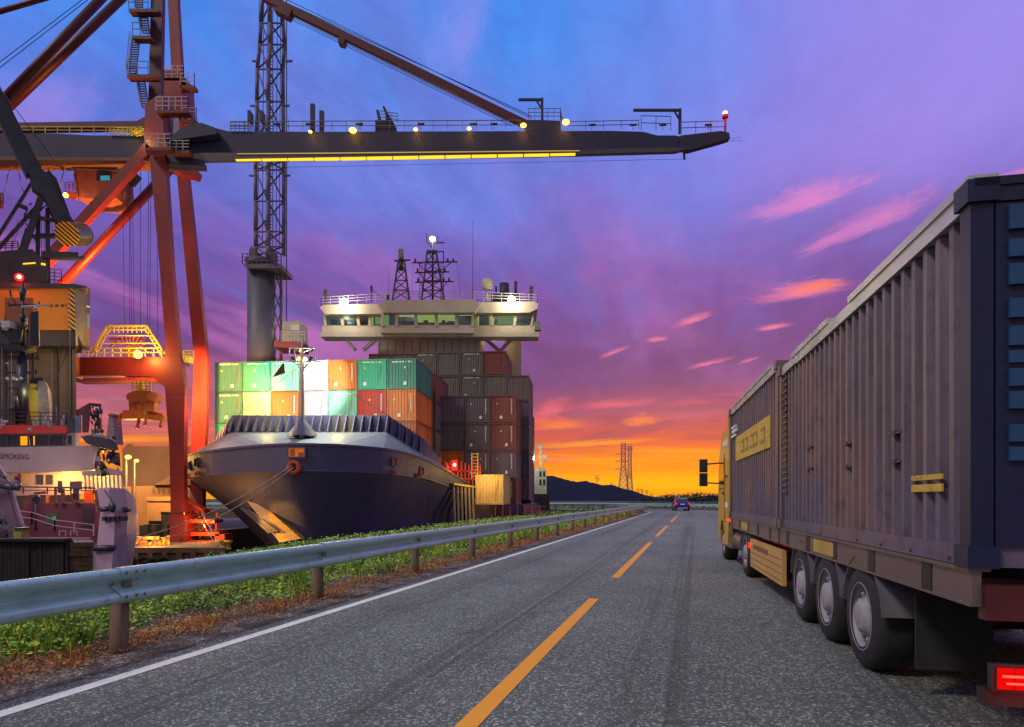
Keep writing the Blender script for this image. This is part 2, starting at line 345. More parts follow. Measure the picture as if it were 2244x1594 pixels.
def gravelm():
    m = bpy.data.materials.new('gravel'); m.use_nodes = True; n = NB(m.node_tree); bs = m.node_tree.nodes['Principled BSDF']
    ob = n.n('ShaderNodeTexCoord').outputs['Object']; vo = n.n('ShaderNodeTexVoronoi'); n.link(ob, vo.inputs['Vector']); vo.inputs['Scale'].default_value = 36
    vs = n.n('ShaderNodeSeparateXYZ'); n.link(vo.outputs['Color'], vs.inputs[0])
    c = n.ramp(vs.outputs[1], [(0, (.07, .05, .034, 1)), (.5, (.20, .145, .10, 1)), (.85, (.34, .27, .21, 1)), (1, (.6, .54, .46, 1))])
    c = n.mix(n.sm(n.noise(ob, 2.2, 6, .6), .42, .6), c, (.075, .052, .033, 1)); n.link(c, bs.inputs['Base Color']); bs.inputs['Roughness'].default_value = .9
    b = n.n('ShaderNodeBump'); b.inputs['Distance'].default_value = .03; b.invert = True; n.link(vo.outputs['Distance'], b.inputs['Height']); n.link(b.outputs[0], bs.inputs['Normal']); return m
M_gravel = gravelm()
M_soil = mat('verge_soil', (.075, .055, .03), .95, var=.4, scale=3, bump=.6, bscale=25, col2=(.10, .045, .02), thr=(.5, .65))
M_white = mat('line_white', (.82, .80, .72), .6, var=.1, scale=6, col2=(.16, .15, .15), thr=(.56, .72), bump=.3, bscale=60)
M_yel = mat('line_yellow', (1.0, .37, .0), .6, var=.05, scale=6, col2=(.30, .14, .03), thr=(.62, .72), bump=.3, bscale=60)
# road path: straight, then a tight left bend
SL = .275; TN = Vector((SL, 1, 0)).normalized(); NR = Vector((TN.y, -TN.x, 0))
S_END = (72-0)*math.hypot(SL, 1); ARC_R = 26.0
def road(s, off):          # s metres from the camera's cross line, off metres to the right of the centre line
    if s <= S_END: c = Vector((-1.5, 0, 0))+TN*s; return c+NR*off
    P0 = Vector((-1.5, 0, 0))+TN*S_END; C = P0-NR*ARC_R; a = (s-S_END)/ARC_R; amax = R(95)
    aa = min(a, amax); rd = Matrix.Rotation(aa, 3, 'Z') @ NR
    p = C+rd*(ARC_R+off)
    if a > amax: p += (Matrix.Rotation(amax, 3, 'Z') @ TN)*((a-amax)*ARC_R)
    return p
def ss(a, b, st):
    o = []; s = a
    while s < b: o.append(s); s += st if s > S_END-4 and s < S_END+46 else st*2
    o.append(b); return o
def ribbon(name, o0, o1, z, s0, s1, m, step=1.0, cross=1, uvs=False):
    L = ss(s0, s1, step); vs = []; fs = []; uvl = []
    for i, s in enumerate(L):
        for j in range(cross+1):
            o = o0+(o1-o0)*j/cross; p = road(s, o); vs.append((p.x, p.y, z)); uvl.append((o, s))
            if i and j: k = i*(cross+1)+j; fs.append((k-cross-2, k-1, k, k-cross-1)[::-1])
    me = bpy.data.meshes.new(name); me.from_pydata(vs, [], fs); me.materials.append(m)
    if uvs:
        ul = me.uv_layers.new(name='UVMap')
        for li, lp in enumerate(me.loops): ul.data[li].uv = uvl[lp.vertex_index]
    me.update(); o = bpy.data.objects.new(name, me); COL.objects.link(o); return tag(o, kind='structure')
ribbon('road', -3.45, 6.9, 0.0, -12, 210, M_asph, 1.0, 6, True)
ribbon('gravel_shoulder', -5.3, -3.45, -.006, -12, 210, M_gravel, 1.0, 2)
ribbon('gravel_shoulder', 6.9, 8.6, -.006, -12, 210, M_gravel, 1.0, 2)
ribbon('edge_line', -3.28, -3.14, .004, -12, 210, M_white, .5)
ribbon('edge_line', 6.35, 6.5, .004, -12, 210, M_white, .5)
h_ = math.hypot(SL, 1)
for a, b in [(-8, -1), (2.2, 9.95), (12.6, 22.9), (26.4, 37.2), (43, 61), (66, 70.5), (74, 79), (83, 88), (92, 97)]:
    ribbon('centre_line_dash', -.075, .075, .004, a*h_, b*h_, M_yel, .5)
# ground sheet with its shore, and the slope down to the water
SHORE = [(-40, -60), (-22, -40), (-10.6, 0), (-8.4, 6), (-7.5, 12.4), (-7.4, 18), (-7.0, 23), (-5.0, 31), (-3.6, 40), (-2.0, 48), (2.0, 60), (6.2, 74), (8.4, 86), (3.0, 95), (-12, 99), (-60, 104), (-400, 130), (-5000, 900)]
g = MB(); n_ = len(SHORE)
outer = [(6000, -200)]*3+[(6000, 0)]*3+[(6000, 60)]*4+[(6000, 400)]*3+[(5000, 9000)]*2+[(0, 12000), (-3000, 9000), (-5000, 6000)]
def zg(x_, y_): return -.02
vs = []; fs = []
rows = 8
for i, (a, b) in enumerate(SHORE):
    for j, (dx, zz_) in enumerate([(-9, -4.5), (-5, -3.1), (-2.2, -1.4), (-.9, -.35), (0, -.02)]):
        nx, ny = (-.96, .27) if i < 13 else (0, -1)
        if i in (12, 13): nx, ny = -.7, -.2
        k = -dx; jj = random.uniform(-.25, .25) if 0 < j < 4 else 0
        vs.append((a+nx*(k*.55)+jj, b+ny*(k*.55), zz_))
for i in range(n_-1):
    for j in range(4):
        p = i*5+j; fs.append((p, p+1, p+6, p+5))
g.add(vs, fs)
g.add([(a, b, -.02) for a, b in SHORE]+[(*outer[i], -.02) for i in range(n_)], [(i, i+1, n_+i+1, n_+i) for i in range(n_-1)])
tag(g.build('ground', M_soil), kind='structure')
def waterm():
    m = bpy.data.materials.new('harbour_water'); m.use_nodes = True; n = NB(m.node_tree); bs = m.node_tree.nodes['Principled BSDF']
    bs.inputs['Base Color'].default_value = (.012, .018, .03, 1); bs.inputs['Roughness'].default_value = .08
    ob = n.n('ShaderNodeTexCoord').outputs['Object']; b = n.n('ShaderNodeBump'); b.inputs['Strength'].default_value = .5; b.inputs['Distance'].default_value = .15
    n.link(n.noise(ob, .9, 5, .6, .5), b.inputs['Height']); n.link(b.outputs[0], bs.inputs['Normal']); return m
wq = MB(); wq.add([(-6000, -200, -3), (40, -200, -3), (40, 140, -3), (-6000, 6000, -3)], [(0, 1, 2, 3)])
tag(wq.build('water', waterm()), kind='structure')
# hill behind the bend
M_hill = mat('hill_scrub', (.012, .014, .03), .95, var=.3, scale=.02, spec=.1)
hb = MB(); HD = 620; prof = [(1150, 1049), (1178, 1044), (1200, 1043), (1222, 1047), (1245, 1053), (1262, 1058), (1278, 1054), (1300, 1060), (1315, 1064), (1335, 1063), (1352, 1070), (1368, 1073), (1384, 1082), (1402, 1086), (1424, 1092), (1440, 1098)]
vs = []; NX = 90; NY = 14
for i in range(NX+1):
    px_ = 900+(1500-900)*i/NX
    if px_ < 1150: yy = 1049+ (1150-px_)*.12
    elif px_ > 1440: yy = 1098
    else:
        for (a, b), (c, d) in zip(prof, prof[1:]):
            if a <= px_ <= c: t_ = (px_-a)/(c-a); yy = b+(d-b)*t_; break
    top = (HY-yy)/F*HD+1.5
    for j in range(NY+1):
        u_ = j/NY; dd = HD-140+280*u_; hh = max(0, top)*math.sin(math.pi*u_)**1.1*(1+random.uniform(-.03, .03)*(0 < j < NY))
        vs.append(((px_-CX)/F*HD*1.0, dd, hh-.5))
hb.smooth = True
hb.add(vs, [(i*(NY+1)+j, i*(NY+1)+j+1, (i+1)*(NY+1)+j+1, (i+1)*(NY+1)+j) for i in range(NX) for j in range(NY)])
tag(hb.build('hill', M_hill), kind='structure')
# lower rolling land right of the bend
hb = MB(); vs = []
for i in range(61):
    xx = 20+i*6
    for j in range(9):
        u_ = j/8; vs.append((xx, 150+u_*80, math.sin(math.pi*u_)*(1.6+1.1*math.sin(i*.35)+.5*math.sin(i*1.1))*min(1, i/6)-.3))
hb.smooth = True; hb.add(vs, [(i*9+j, i*9+j+1, (i+1)*9+j+1, (i+1)*9+j) for i in range(60) for j in range(8)])
tag(hb.build('rising_ground', mat('scrub_ground', (.03, .035, .02), .95, var=.4, scale=.2)), kind='structure')
# ------------------------------------------------------------------ vegetation
def leafm(name, cols, rough=.6):
    m = bpy.data.materials.new(name); m.use_nodes = True; n = NB(m.node_tree); bs = m.node_tree.nodes['Principled BSDF']
    gi = n.n('ShaderNodeNewGeometry'); ob = n.n('ShaderNodeTexCoord').outputs['Object']
    c = n.ramp(gi.outputs['Random Per Island'], [(i/(len(cols)-1), (*c_, 1)) for i, c_ in enumerate(cols)])
    c = n.mix(1.0, c, n.ramp(n.noise(ob, 1.1, 4, .6), [(.35, (.5, .55, .5, 1)), (.65, (1.35, 1.25, 1.1, 1))]), 'MULTIPLY')
    n.link(c, bs.inputs['Base Color']); bs.inputs['Roughness'].default_value = rough; return m
M_leaf = leafm('verge_leaves', [(.06, .22, .02), (.16, .42, .03), (.34, .52, .04), (.58, .60, .05), (.10, .28, .04)])
M_dry = leafm('dry_moss', [(.42, .08, .012), (.62, .17, .02), (.52, .24, .03), (.30, .08, .02), (.38, .34, .07)])
M_far = leafm('far_leaves', [(.012, .022, .010), (.03, .045, .015), (.02, .035, .012)])
def shore_x(d):
    for (a, b), (c, e) in zip(SHORE, SHORE[1:]):
        if b <= d <= e and e > b: return a+(c-a)*(d-b)/(e-b)
    return SHORE[0][0]
def rail_x(d): return -5.65+SL*d
def leaves(mb, c, n, spread, size, h):
    for _ in range(n):
        a = random.uniform(0, 6.283); q = Vector((c[0]+random.gauss(0, spread), c[1]+random.gauss(0, spread), c[2]+random.random()**.7*h))
        L = size*random.uniform(.6, 1.4); u = Vector((math.cos(a), math.sin(a), random.uniform(-.3, .9))).normalized()*L
        s_ = Vector((-math.sin(a), math.cos(a), random.uniform(-.3, .3))).normalized()*L*random.uniform(.28, .5)
        mb.add([q, q+u*.5+s_, q+u, q+u*.5-s_], [(0, 1, 2, 3)])
def blades(mb, c, n, spread, h, wd):
    for _ in range(n):
        a = random.uniform(0, 6.283); q = Vector((c[0]+random.gauss(0, spread), c[1]+random.gauss(0, spread), c[2]))
        hh = h*random.uniform(.5, 1.2); ln = Vector((math.cos(a), math.sin(a), 0))*hh*random.uniform(.1, .55); s_ = Vector((-math.sin(a), math.cos(a), 0))*wd
        mb.add([q-s_, q+s_, q+ln*.4+Z*hh*.6+s_*.6, q+ln+Z*hh*.95, q+ln*.4+Z*hh*.6-s_*.6], [(0, 1, 2, 3, 4)])
gm, dm = MB(), MB()
def clump(x_, y_): return .5+.5*math.sin(x_*1.9+1.3*math.sin(y_*1.1))*math.cos(y_*1.3+.7*math.sin(x_*2.1))
cnt = 0
while cnt < 5200:
    d = 3.5+random.random()**1.75*62; rx = rail_x(d); sx = shore_x(d)-.8
    t_ = random.random(); x_ = rx-.28-t_*(rx-.28-sx) ; off = rx-x_
    lod = max(1, d/9); c_ = clump(x_, d)
    if off < .75+.35*math.sin(d*1.7):
        if random.random() < .25: leaves(gm, (x_, d, 0), int(9/lod)+1, .13*lod**.4, .05*lod**.5, .08)
        continue
    z0 = 0 if x_ > shore_x(d) else -.3*(shore_x(d)-x_)
    hs_ = 1 if off < 2.2 else .55
    leaves(gm, (x_, d, z0), int(20/lod)+3, .17*lod**.55, .050*lod**.5, (.04+.17*c_)*hs_)
    if random.random() < .5: blades(gm, (x_, d, z0), int(12/lod)+3, .15*lod**.5, (.08+.20*c_)*hs_, .005*lod)
    cnt += 1
for _ in range(420):      # taller stems standing in loose patches
    d = 4+random.random()**1.5*45; x_ = rail_x(d)-random.uniform(.5, 3.0)
    if clump(x_*.7+3, d*.8) > .55: blades(gm, (x_, d, 0), 7, .10, .42, .004*max(1, d/9))
cnt = 0
while cnt < 2500:
    d = 3.2+random.random()**1.6*60; off = abs(random.gauss(.10, .33))+ (.1 if random.random() < .5 else -.25); x_ = rail_x(d)-off+.02
    lod = max(1, d/8); e_ = .5+.5*math.sin(d*2.3)*math.sin(d*.9+1)
    if x_ > rail_x(d)+.10*e_+.05: continue
    leaves(dm, (x_, d, 0), int(13/lod)+2, .15*lod**.5, .026*lod**.5, .045)
    if random.random() < .3: blades(dm, (x_, d, 0), int(8/lod)+2, .1*lod**.4, .12, .004*lod)
    cnt += 1
for _ in range(420):      # ground cover beyond the bend and along the far shore
    d = random.uniform(60, 93); x_ = random.uniform(shore_x(d)-.5, rail_x(d)-1) if shore_x(d) < rail_x(d)-1 else 0
    leaves(gm, (x_, d, 0), 8, .7, .2, .2)
for _ in range(700):
    s_ = random.uniform(S_END+2, S_END+120); p = road(s_, random.uniform(9, 24)); leaves(gm, (p.x, p.y, 0), 9, .8, .3, .55)
tag(gm.build('grass', M_leaf), kind='stuff', label='low green leafy plants and grass on the verge behind the guardrail', cat='grass')
tag(dm.build('dry_moss', M_dry), kind='stuff', label='rusty orange dry moss along the edge of the gravel shoulder', cat='moss')
def bush(px_, d, h, wd, label):
    mb = MB(); x_ = (px_-CX)/F*d
    for _ in range(170):
        a = random.uniform(0, 6.28); rr = random.random()**.5; q = (x_+math.cos(a)*rr*wd/2, d+math.sin(a)*rr*wd/2, 1.0+h*(1-rr*rr)*random.random())
        leaves(mb, q, 7, .35, .3, .3)
    b = thing('bush', label, 'bush', (x_, d, 0), 'dark bushes behind the outer guardrail'); mb.build('foliage', M_far, b)
    st = MB()
    for k in range(4): st.tube((x_+random.uniform(-.4, .4), d, -.2), (x_+random.uniform(-1, 1), d+random.uniform(-.8, .8), h*.6), .09, .03, 6)
    st.build('stem', M_soil, b)
for i, (px_, d, h, wd) in enumerate([(1432, 122, .3, 6), (1456, 125, .9, 7), (1474, 128, 1.4, 8), (1498, 124, 1.7, 9), (1522, 126, 1.5, 8), (1540, 122, 1.6, 8), (1560, 124, 1.2, 8), (1584, 120, 1.4, 8)]):
    bush(px_, d, h, wd, ['low dark bush furthest left on the bend', 'dark bush left of the blue car, second from the left', 'dark bush just left above the blue car roof', 'dark bush directly behind the blue car', 'dark bush just right of the blue car', 'dark bush between the blue car and the truck cab', 'dark bush close to the truck mirror side of the road', 'dark bush partly hidden behind the truck cab'][i])
M_twig = mat('bare_twigs', (.10, .07, .10), .9)
def bare_tree(px_, py_, d, h, label):
    b = P(px_, py_, d); t = thing('bare_tree', label, 'tree', b, 'bare trees on the hill'); tr = MB(); br = MB()
    tr.tube(b-Z*2, b+Z*h*.55, h*.025, h*.012, 6)
    def grow(p, dr, L, r_, k):
        q = p+dr*L; br.tube(p, q, r_, r_*.6, 4, False)
        if k:
            for _ in range(3):
                e_ = (dr+Vector((random.uniform(-.7, .7), random.uniform(-.7, .7), random.uniform(-.1, .5)))).normalized(); grow(q, e_, L*random.uniform(.6, .85), r_*.6, k-1)
    for k in range(7): grow(b+Z*h*(.1+.07*k), Vector((random.uniform(-.8, .8), random.uniform(-.8, .8), .8)).normalized(), h*.2, h*.010, 3)
    tr.build('trunk', M_twig, t); br.build('crown', M_twig, t)
bare_tree(1308, 1062, 600, 9, 'small bare tree alone on the hill crest, left of the pylons')
for i, (a, b, hh) in enumerate([(1340, 1068, 5), (1398, 1086, 6.5), (1408, 1088, 8), (1418, 1091, 8), (1428, 1095, 6)]):
    bare_tree(a, b, 600, hh, ['thin bare tree just left of the left pylon', 'bare tree at the foot of the right pylon', 'bare tree second to the right of the pylons', 'tall bare tree on the hill end', 'last bare tree low at the right end of the hill'][i])
# pylons
M_pyl = mat('pylon_steel', (.36, .24, .34), .6, .3)
def pylon(px_, yb, yt, wb, wt, d, arms, label, extra=None):
    t = thing('pylon', label, 'pylon', P(px_, yb+6, d), 'power pylons on the hill'); k = d/F; c0 = P(px_, yb+4, d); c1 = P(px_, yt, d); H_ = (c1-c0).z
    fr = MB(); N = 9
    def lv(f):
        ww = (wb*(1-min(1, f/.5))+wt*min(1, f/.5))*k/2; return [c0+Z*H_*f+Vector((sx*ww, sy*ww, 0)) for sx, sy in ((-1, -1), (1, -1), (1, 1), (-1, 1))]
    for i in range(N):
        A, B = lv(i/N), lv((i+1)/N)
        for j in range(4):
            fr.bar(A[j], B[j], .30); fr.bar(A[j], B[(j+1) % 4], .22); fr.bar(A[(j+1) % 4], B[j], .22); fr.bar(B[j], B[(j+1) % 4], .25)
    fr.build('lattice_mast', M_pyl, t)
    for (ya, l, r_) in arms:
        a_ = MB(); pa, pb, pc = P(px_-l, ya, d), P(px_+r_, ya, d), P(px_, ya-5, d)
        a_.bar(pa, pb, .35); a_.bar(pa, pc, .25); a_.bar(pb, pc, .25)
        for q in (pa, pb): a_.tube(q, q-Z*1.1, .12, n=5)
        a_.build('cross_arm', M_pyl, t)
pylon(1366, 1072, 973, 20, 9, 560, [(997, 16, 5), (1013, 18, 10), (1030, 18, 8)], 'taller lattice pylon with three arms to the left')
pylon(1380, 1074, 981, 12, 7, 575, [(980, 12, 7), (986, 8, 7), (1040, 5, 5), (1048, 5, 5)], 'slimmer lattice pylon with the boxy top, right of the taller one')
# ------------------------------------------------------------------ guardrails
M_galv = mat('galvanised_rail', (.42, .66, .59), .36, .3, var=.12, scale=3, col2=(.26, .28, .30), thr=(.56, .72), stretch=(1, 1, 1), bump=.15, bscale=12)
M_wood = mat('post_wood', (.20, .13, .085), .85, var=.35, scale=9, bump=.5, bscale=20, stretch=(1, 1, .12), col2=(.08, .055, .04), thr=(.55, .7))
M_bolt = mat('bolt_steel', (.25, .25, .26), .4, .8)
WP = [(-.02, .825), (.01, .838), (.06, .838), (.095, .815), (.10, .775), (.085, .75), (.02, .715), (-.012, .695), (-.018, .67), (-.012, .645), (.02, .625), (.085, .59), (.10, .565), (.095, .525), (.06, .50), (.0, .495)]
def guardrail(s0, s1, off, side, label, pitch=3.82, ph=0.0, rs=1.0):
    t = thing('guardrail', label, 'guardrail', road(s0, off)); n = int((s1-s0)/pitch)
    pm = MB(); pm.tube((0, 0, -.35), (0, 0, .70), .088, .082, 14); pme = None
    for i in range(n):
        a = s0+i*pitch; rb = MB(); k = 7; rb.smooth = True; pr = [(o*side, z_) for o, z_ in WP]; e = .005*(i % 2); nz_ = random.uniform(-.014, .014); nz2 = random.uniform(-.014, .014)
        vs = []; L = [a-.16+(pitch+.32)*j/k for j in range(k+1)]
        for j, s in enumerate(L):
            zz_ = nz_+(nz2-nz_)*j/k
            for o, z_ in pr: q = road(s, off+o+side*(.09+e)); vs.append((q.x, q.y, z_+zz_+e))
        m_ = len(pr)
        for j, s in enumerate(L):
            for o, z_ in pr: q = road(s, off+o+side*(.086+e)); vs.append((q.x, q.y, z_+zz_+e-.0))
        B_ = (k+1)*m_
        rb.add(vs, [(j*m_+i_, j*m_+i_+1, (j+1)*m_+i_+1, (j+1)*m_+i_) for j in range(k) for i_ in range(m_-1)]+[(B_+j*m_+i_, B_+(j+1)*m_+i_, B_+(j+1)*m_+i_+1, B_+j*m_+i_+1) for j in range(k) for i_ in range(m_-1)])
        # rounded rolled top and end lip
        sec = rb.build('rail_section', M_galv, t)
        bm_ = MB()
        for ds in (-.1, .02, .12):
            for z_ in (.79, .56):
                q = road(a+ds, off+side*(.178+e)); q.z = z_; nn = (road(a, off+side)-road(a, off)).normalized(); bm_.tube(q, q+nn*.014, .017, n=8)
        q = road(a, off+side*.095); q.z = .67; nn = (road(a, off+side)-road(a, off)).normalized(); bm_.tube(q, q+nn*.02, .022, n=8)
        if a < 40: bm_.build('bolt', M_bolt, sec)
        q = road(a, off)
        if pme is None:
            po = pm.build('post', M_wood, None); pme = po.data; po.parent = t; po.location = q-ORG[t.name]
            po.location.z = 0
        else:
            po = bpy.data.objects.new('post', pme); COL.objects.link(po); po.parent = t; po.location = q-ORG[t.name]; po.location.z = 0; po.rotation_euler = (random.uniform(-.02, .02), random.uniform(-.02, .02), random.random()*6)
        bk_ = MB(); nn = (road(a, off+side)-road(a, off)).normalized(); c_ = road(a, off+side*.085); c_.z = .67; bk_.bar(c_-Z*.11, c_+Z*.11, .10, .05, up=nn)
        if a < 40: bk_.build('spacer', M_bolt, po if False else t)
ph = 5.64
guardrail(ph-3.58*3, ph+3.58*36, -4.0, 1, 'near galvanised guardrail on round wooden posts along the gravel shoulder', 3.58)
guardrail(S_END-40, S_END+110, 7.6, -1, 'distant galvanised guardrail round the outside of the bend behind the blue car', 3.9)
# ================================================================== container ship and its cargo
AV = Vector((.0995, .995, 0)); RV = Vector((.995, -.0995, 0)); SO = Vector((-7.76, 53.6, 0)); YAW = -math.atan2(.0995, .995)
def S(u, v, z): return SO+RV*u+AV*v+Z*z
def hullm():
    m = bpy.data.materials.new('hull_blue'); m.use_nodes = True; n = NB(m.node_tree); bs = m.node_tree.nodes['Principled BSDF']
    ob = n.n('ShaderNodeTexCoord').outputs['Object']; s_ = n.n('ShaderNodeSeparateXYZ'); n.link(ob, s_.inputs[0]); uv = n.xyz(n.m('ADD', s_.outputs[0], n.m('MULTIPLY', s_.outputs[1], .6)), s_.outputs[2], 0.0)
    br = n.n('ShaderNodeTexBrick'); n.link(uv, br.inputs['Vector']); br.inputs['Scale'].default_value = 1.0; br.inputs['Brick Width'].default_value = 3.4; br.inputs['Row Height'].default_value = 1.15; br.inputs['Mortar Size'].default_value = .012; br.inputs['Mortar Smooth'].default_value = .6
    br.inputs['Color1'].default_value = (.058, .058, .140, 1); br.inputs['Color2'].default_value = (.070, .068, .158, 1); br.inputs['Mortar'].default_value = (.036, .036, .085, 1)
    mp = n.n('ShaderNodeMapping'); n.link(ob, mp.inputs[0]); mp.inputs['Scale'].default_value = (1, 1, .13); st = n.noise(mp.outputs[0], 1.7, 7, .65)
    c = n.mix(n.m('MULTIPLY', n.sm(st, .52, .72), .55), br.outputs[0], (.095, .075, .085, 1)); c = n.mix(n.m('MULTIPLY', n.sm(n.noise(ob, 2.5, 8, .72), .60, .70), .7), c, (.10, .05, .035, 1))
    n.link(c, bs.inputs['Base Color']); bs.inputs['Roughness'].default_value = .58
    b = n.n('ShaderNodeBump'); b.inputs['Strength'].default_value = .5; b.inputs['Distance'].default_value = .06; n.link(n.m('ADD', br.outputs['Fac'], n.m('MULTIPLY', n.noise(ob, .8, 3, .5), 2.5)), b.inputs['Height']); n.link(b.outputs[0], bs.inputs['Normal']); return m
M_hull = hullm()
M_deck = mat('deck_blue', (.13, .15, .20), .6, var=.2, scale=1.5, col2=(.18, .15, .11), thr=(.58, .75))
M_hdark = mat('hull_dark', (.022, .022, .045), .6)
M_cream = mat('house_cream', (.44, .37, .30), .55, var=.12, scale=.8, col2=(.26, .21, .17), thr=(.62, .8), stretch=(1, 1, .3))
M_mast = mat('mast_grey', (.16, .15, .16), .55)
M_dkm = mat('dark_steel', (.035, .032, .045), .55, .2)
M_rail_w = mat('railing_pale', (.45, .42, .45), .5)
M_rope = mat('rope_pale', (.30, .27, .30), .9)
M_red = mat('signal_red', (.35, .02, .015), .5)
M_pane = glassm('bridge_glass', 'd0e0e8', .12)
def crom(p, k):
    o = []; n = len(p)
    for i in range(n-1):
        a, b, c, d = p[max(i-1, 0)], p[i], p[i+1], p[min(i+2, n-1)]
        for j in range(k):
            t = j/k; o.append(tuple(.5*((2*b[q])+(-a[q]+c[q])*t+(2*a[q]-5*b[q]+4*c[q]-d[q])*t*t+(-a[q]+3*b[q]-3*c[q]+d[q])*t**3) for q in range(len(b))))
    o.append(p[-1]); return o
TOP = [(-17.8, 30, 4.6), (-17.8, 9, 4.6), (-17.7, 0, 4.6), (-17.2, -4, 4.6), (-13.9, -8.6, 4.6), (-10.7, -11.7, 4.6), (-7.9, -13.8, 4.62), (-5, -15.5, 4.62), (-3, -16, 4.62), (-1, -15.2, 4.62), (.4, -13.6, 4.6), (1.1, -11.6, 4.6), (1.5, -8, 4.55), (1.9, -4.5, 4.3), (2.8, 0, 3.55), (3.8, 3.4, 2.7)]
KN = [(a+(.15 if a < -4 else -.12), b+.15, c-1.45+(.0 if i < 12 else (i-12)*.2)) for i, (a, b, c) in enumerate(TOP)]
MID = [(-17.8, 30, .5), (-17.5, 12, .5), (-16.3, 4, .5), (-14.5, -2, .5), (-11.5, -6.5, .5), (-9, -9.5, .5), (-6.8, -12, .5), (-4.6, -13.6, .5), (-3.1, -14.2, .5), (-1.6, -13.4, .5), (-.6, -11.8, .5), (0, -9.5, .5), (.5, -6, .5), (1, -2, .5), (2.2, 1.5, .5), (3.2, 3.6, .5)]
WL = [(-17.6, 30, -3.4), (-17, 14, -3.4), (-14.5, 7, -3.4), (-12, 1, -3.4), (-9.5, -3.5, -3.4), (-7.5, -6.8, -3.4), (-5.8, -9.5, -3.4), (-4.2, -11.2, -3.4), (-3.2, -12, -3.4), (-2.2, -11.3, -3.4), (-1.5, -9.5, -3.4), (-1, -7, -3.4), (-.5, -4, -3.4), (0, -1, -3.4), (1.5, 2, -3.4), (2.8, 3.6, -3.4)]
ship = thing('container_ship', 'large blue container ship moored bow-on with lit bridge and containers on deck', 'ship', S(-4, 8, -3))
curves = [crom(q, 4) for q in (TOP, KN, MID, WL)]
hm = MB(); N_ = len(curves[0]); vs = []; lev = []
def lerp3(a, b, t): return tuple(a[i]+(b[i]-a[i])*t for i in range(3))
rows_ = [curves[0], curves[1]]+[[lerp3(a, b, t) for a, b in zip(curves[1], curves[2])] for t in (.33, .66, 1)]+[[lerp3(a, b, t) for a, b in zip(curves[2], curves[3])] for t in (.33, .66, 1)]
for r_ in rows_:
    for (u, v, z_) in r_: vs.append(S(u, v, z_))
hm.smooth = True
for i in range(len(rows_)-1):
    if i == 1: hm.add(vs, [(k+j*N_, k+j*N_+1, k+(j+1)*N_+1, k+(j+1)*N_) for j in range(1, len(rows_)-1) for k in range(N_-1)])
hm.add([S(*q) for q in curves[0]]+[S(*q) for q in curves[1]], [(k, k+1, N_+k+1, N_+k) for k in range(N_-1)])
hm.smooth = False
hull = hm.build('hull', M_hull, ship)
# rubbing band, plate seams and strakes standing proud of the plating
kb = MB()
for a, b in zip(curves[1], curves[1][1:]): kb.bar(S(*a)-Z*.02, S(*b)-Z*.02, .10, .10)
for a, b in zip(curves[0], curves[0][1:]): kb.bar(S(*a)+Z*.03, S(*b)+Z*.03, .16, .12)
kb.build('gunwale', M_hull, ship)
mh = MB(); mh.poly([S(3.75, 3.3, -3.4), S(3.75, 3.3, .98), S(8.1, 7.5, .98), S(7.6, 8, -3.4)], AV*.3)
mh.add([S(8.1, 7.5, -3.4), S(8.1, 7.5, 1), S(8.1, 36, 1), S(7.6, 36, -3.4)], [(0, 1, 2, 3)])
mh.add([S(-17.8, 2, 1), S(3.7, 3.4, 1), S(8.1, 7.5, 1), S(8.1, 36, 1), S(-17.8, 36, 1)], [(0, 1, 2, 3, 4)])
mh.add([S(-17.8, 36, 4.6), S(8.1, 36, 1), S(7, 36, -3.4), S(-17, 36, -3.4)], [(0, 1, 2, 3)])
mh.build('main_hull', M_hull, ship)
# fender frames between forecastle and main deck
fs_ = MB()
for i in range(6):
    a = S(3.0+.25*i*.9, .4+.55*i, 2.55-.02*i); fs_.bar(a, S(3.1+.25*i*.9, .6+.55*i, -1.5), .14, .3)
fs_.build('side_frame', M_cream, ship)
fs_ = MB(); fs_.bar(S(2.95, .2, 2.72), S(4.3, 3.6, 2.5), .3, .16); fs_.build('cap_rail', mat('yellow_rail', (.55, .38, .05), .5), ship)
# forecastle deck: folded turtle-back rising to the breakwater
BW = [(-11.4, -7.9), (-.4, -6.9)]; dk_ = MB(); fr_ = [q for q in curves[0] if q[1] < 3]; zB = 6.25
c_l = [S(q[0], q[1], q[2]+.04) for q in fr_]; tl, tr_ = S(-11.4, -7.9, zB), S(-.4, -6.9, zB); fl, frr = S(-6.6, -13.0, 4.9), S(-1.2, -13.2, 4.9); bl, br_ = S(-15.4, -1, 5.3), S(1.2, -1, 5.0)
pts_ = c_l+[tl, tr_, fl, frr, bl, br_]; n0 = len(c_l); TL, TR, FL, FR, BL, BR = range(n0, n0+6); fcs = [(TL, FL, FR, TR)]
for k in range(n0-1):
    u = (fr_[k][0]+fr_[k+1][0])/2; v_ = fr_[k][1]
    tgt = FL if (u < -4 and v_ < -11.5) else FR if (v_ < -12.6) else (TL if u < -4 and v_ < -6 else BL if u < -4 else TR if v_ < -6 else BR)
    fcs.append((k, k+1, tgt))
    fcs_last = tgt
tg = [f[2] for f in fcs[1:]]
for k in range(1, n0-1):
    if tg[k] != tg[k-1]: fcs.append((k, tg[k], tg[k-1]))
fcs += [(TL, TR, BR, BL)]
dk_.add(pts_, fcs); dk_.build('forecastle_deck', M_deck, ship)
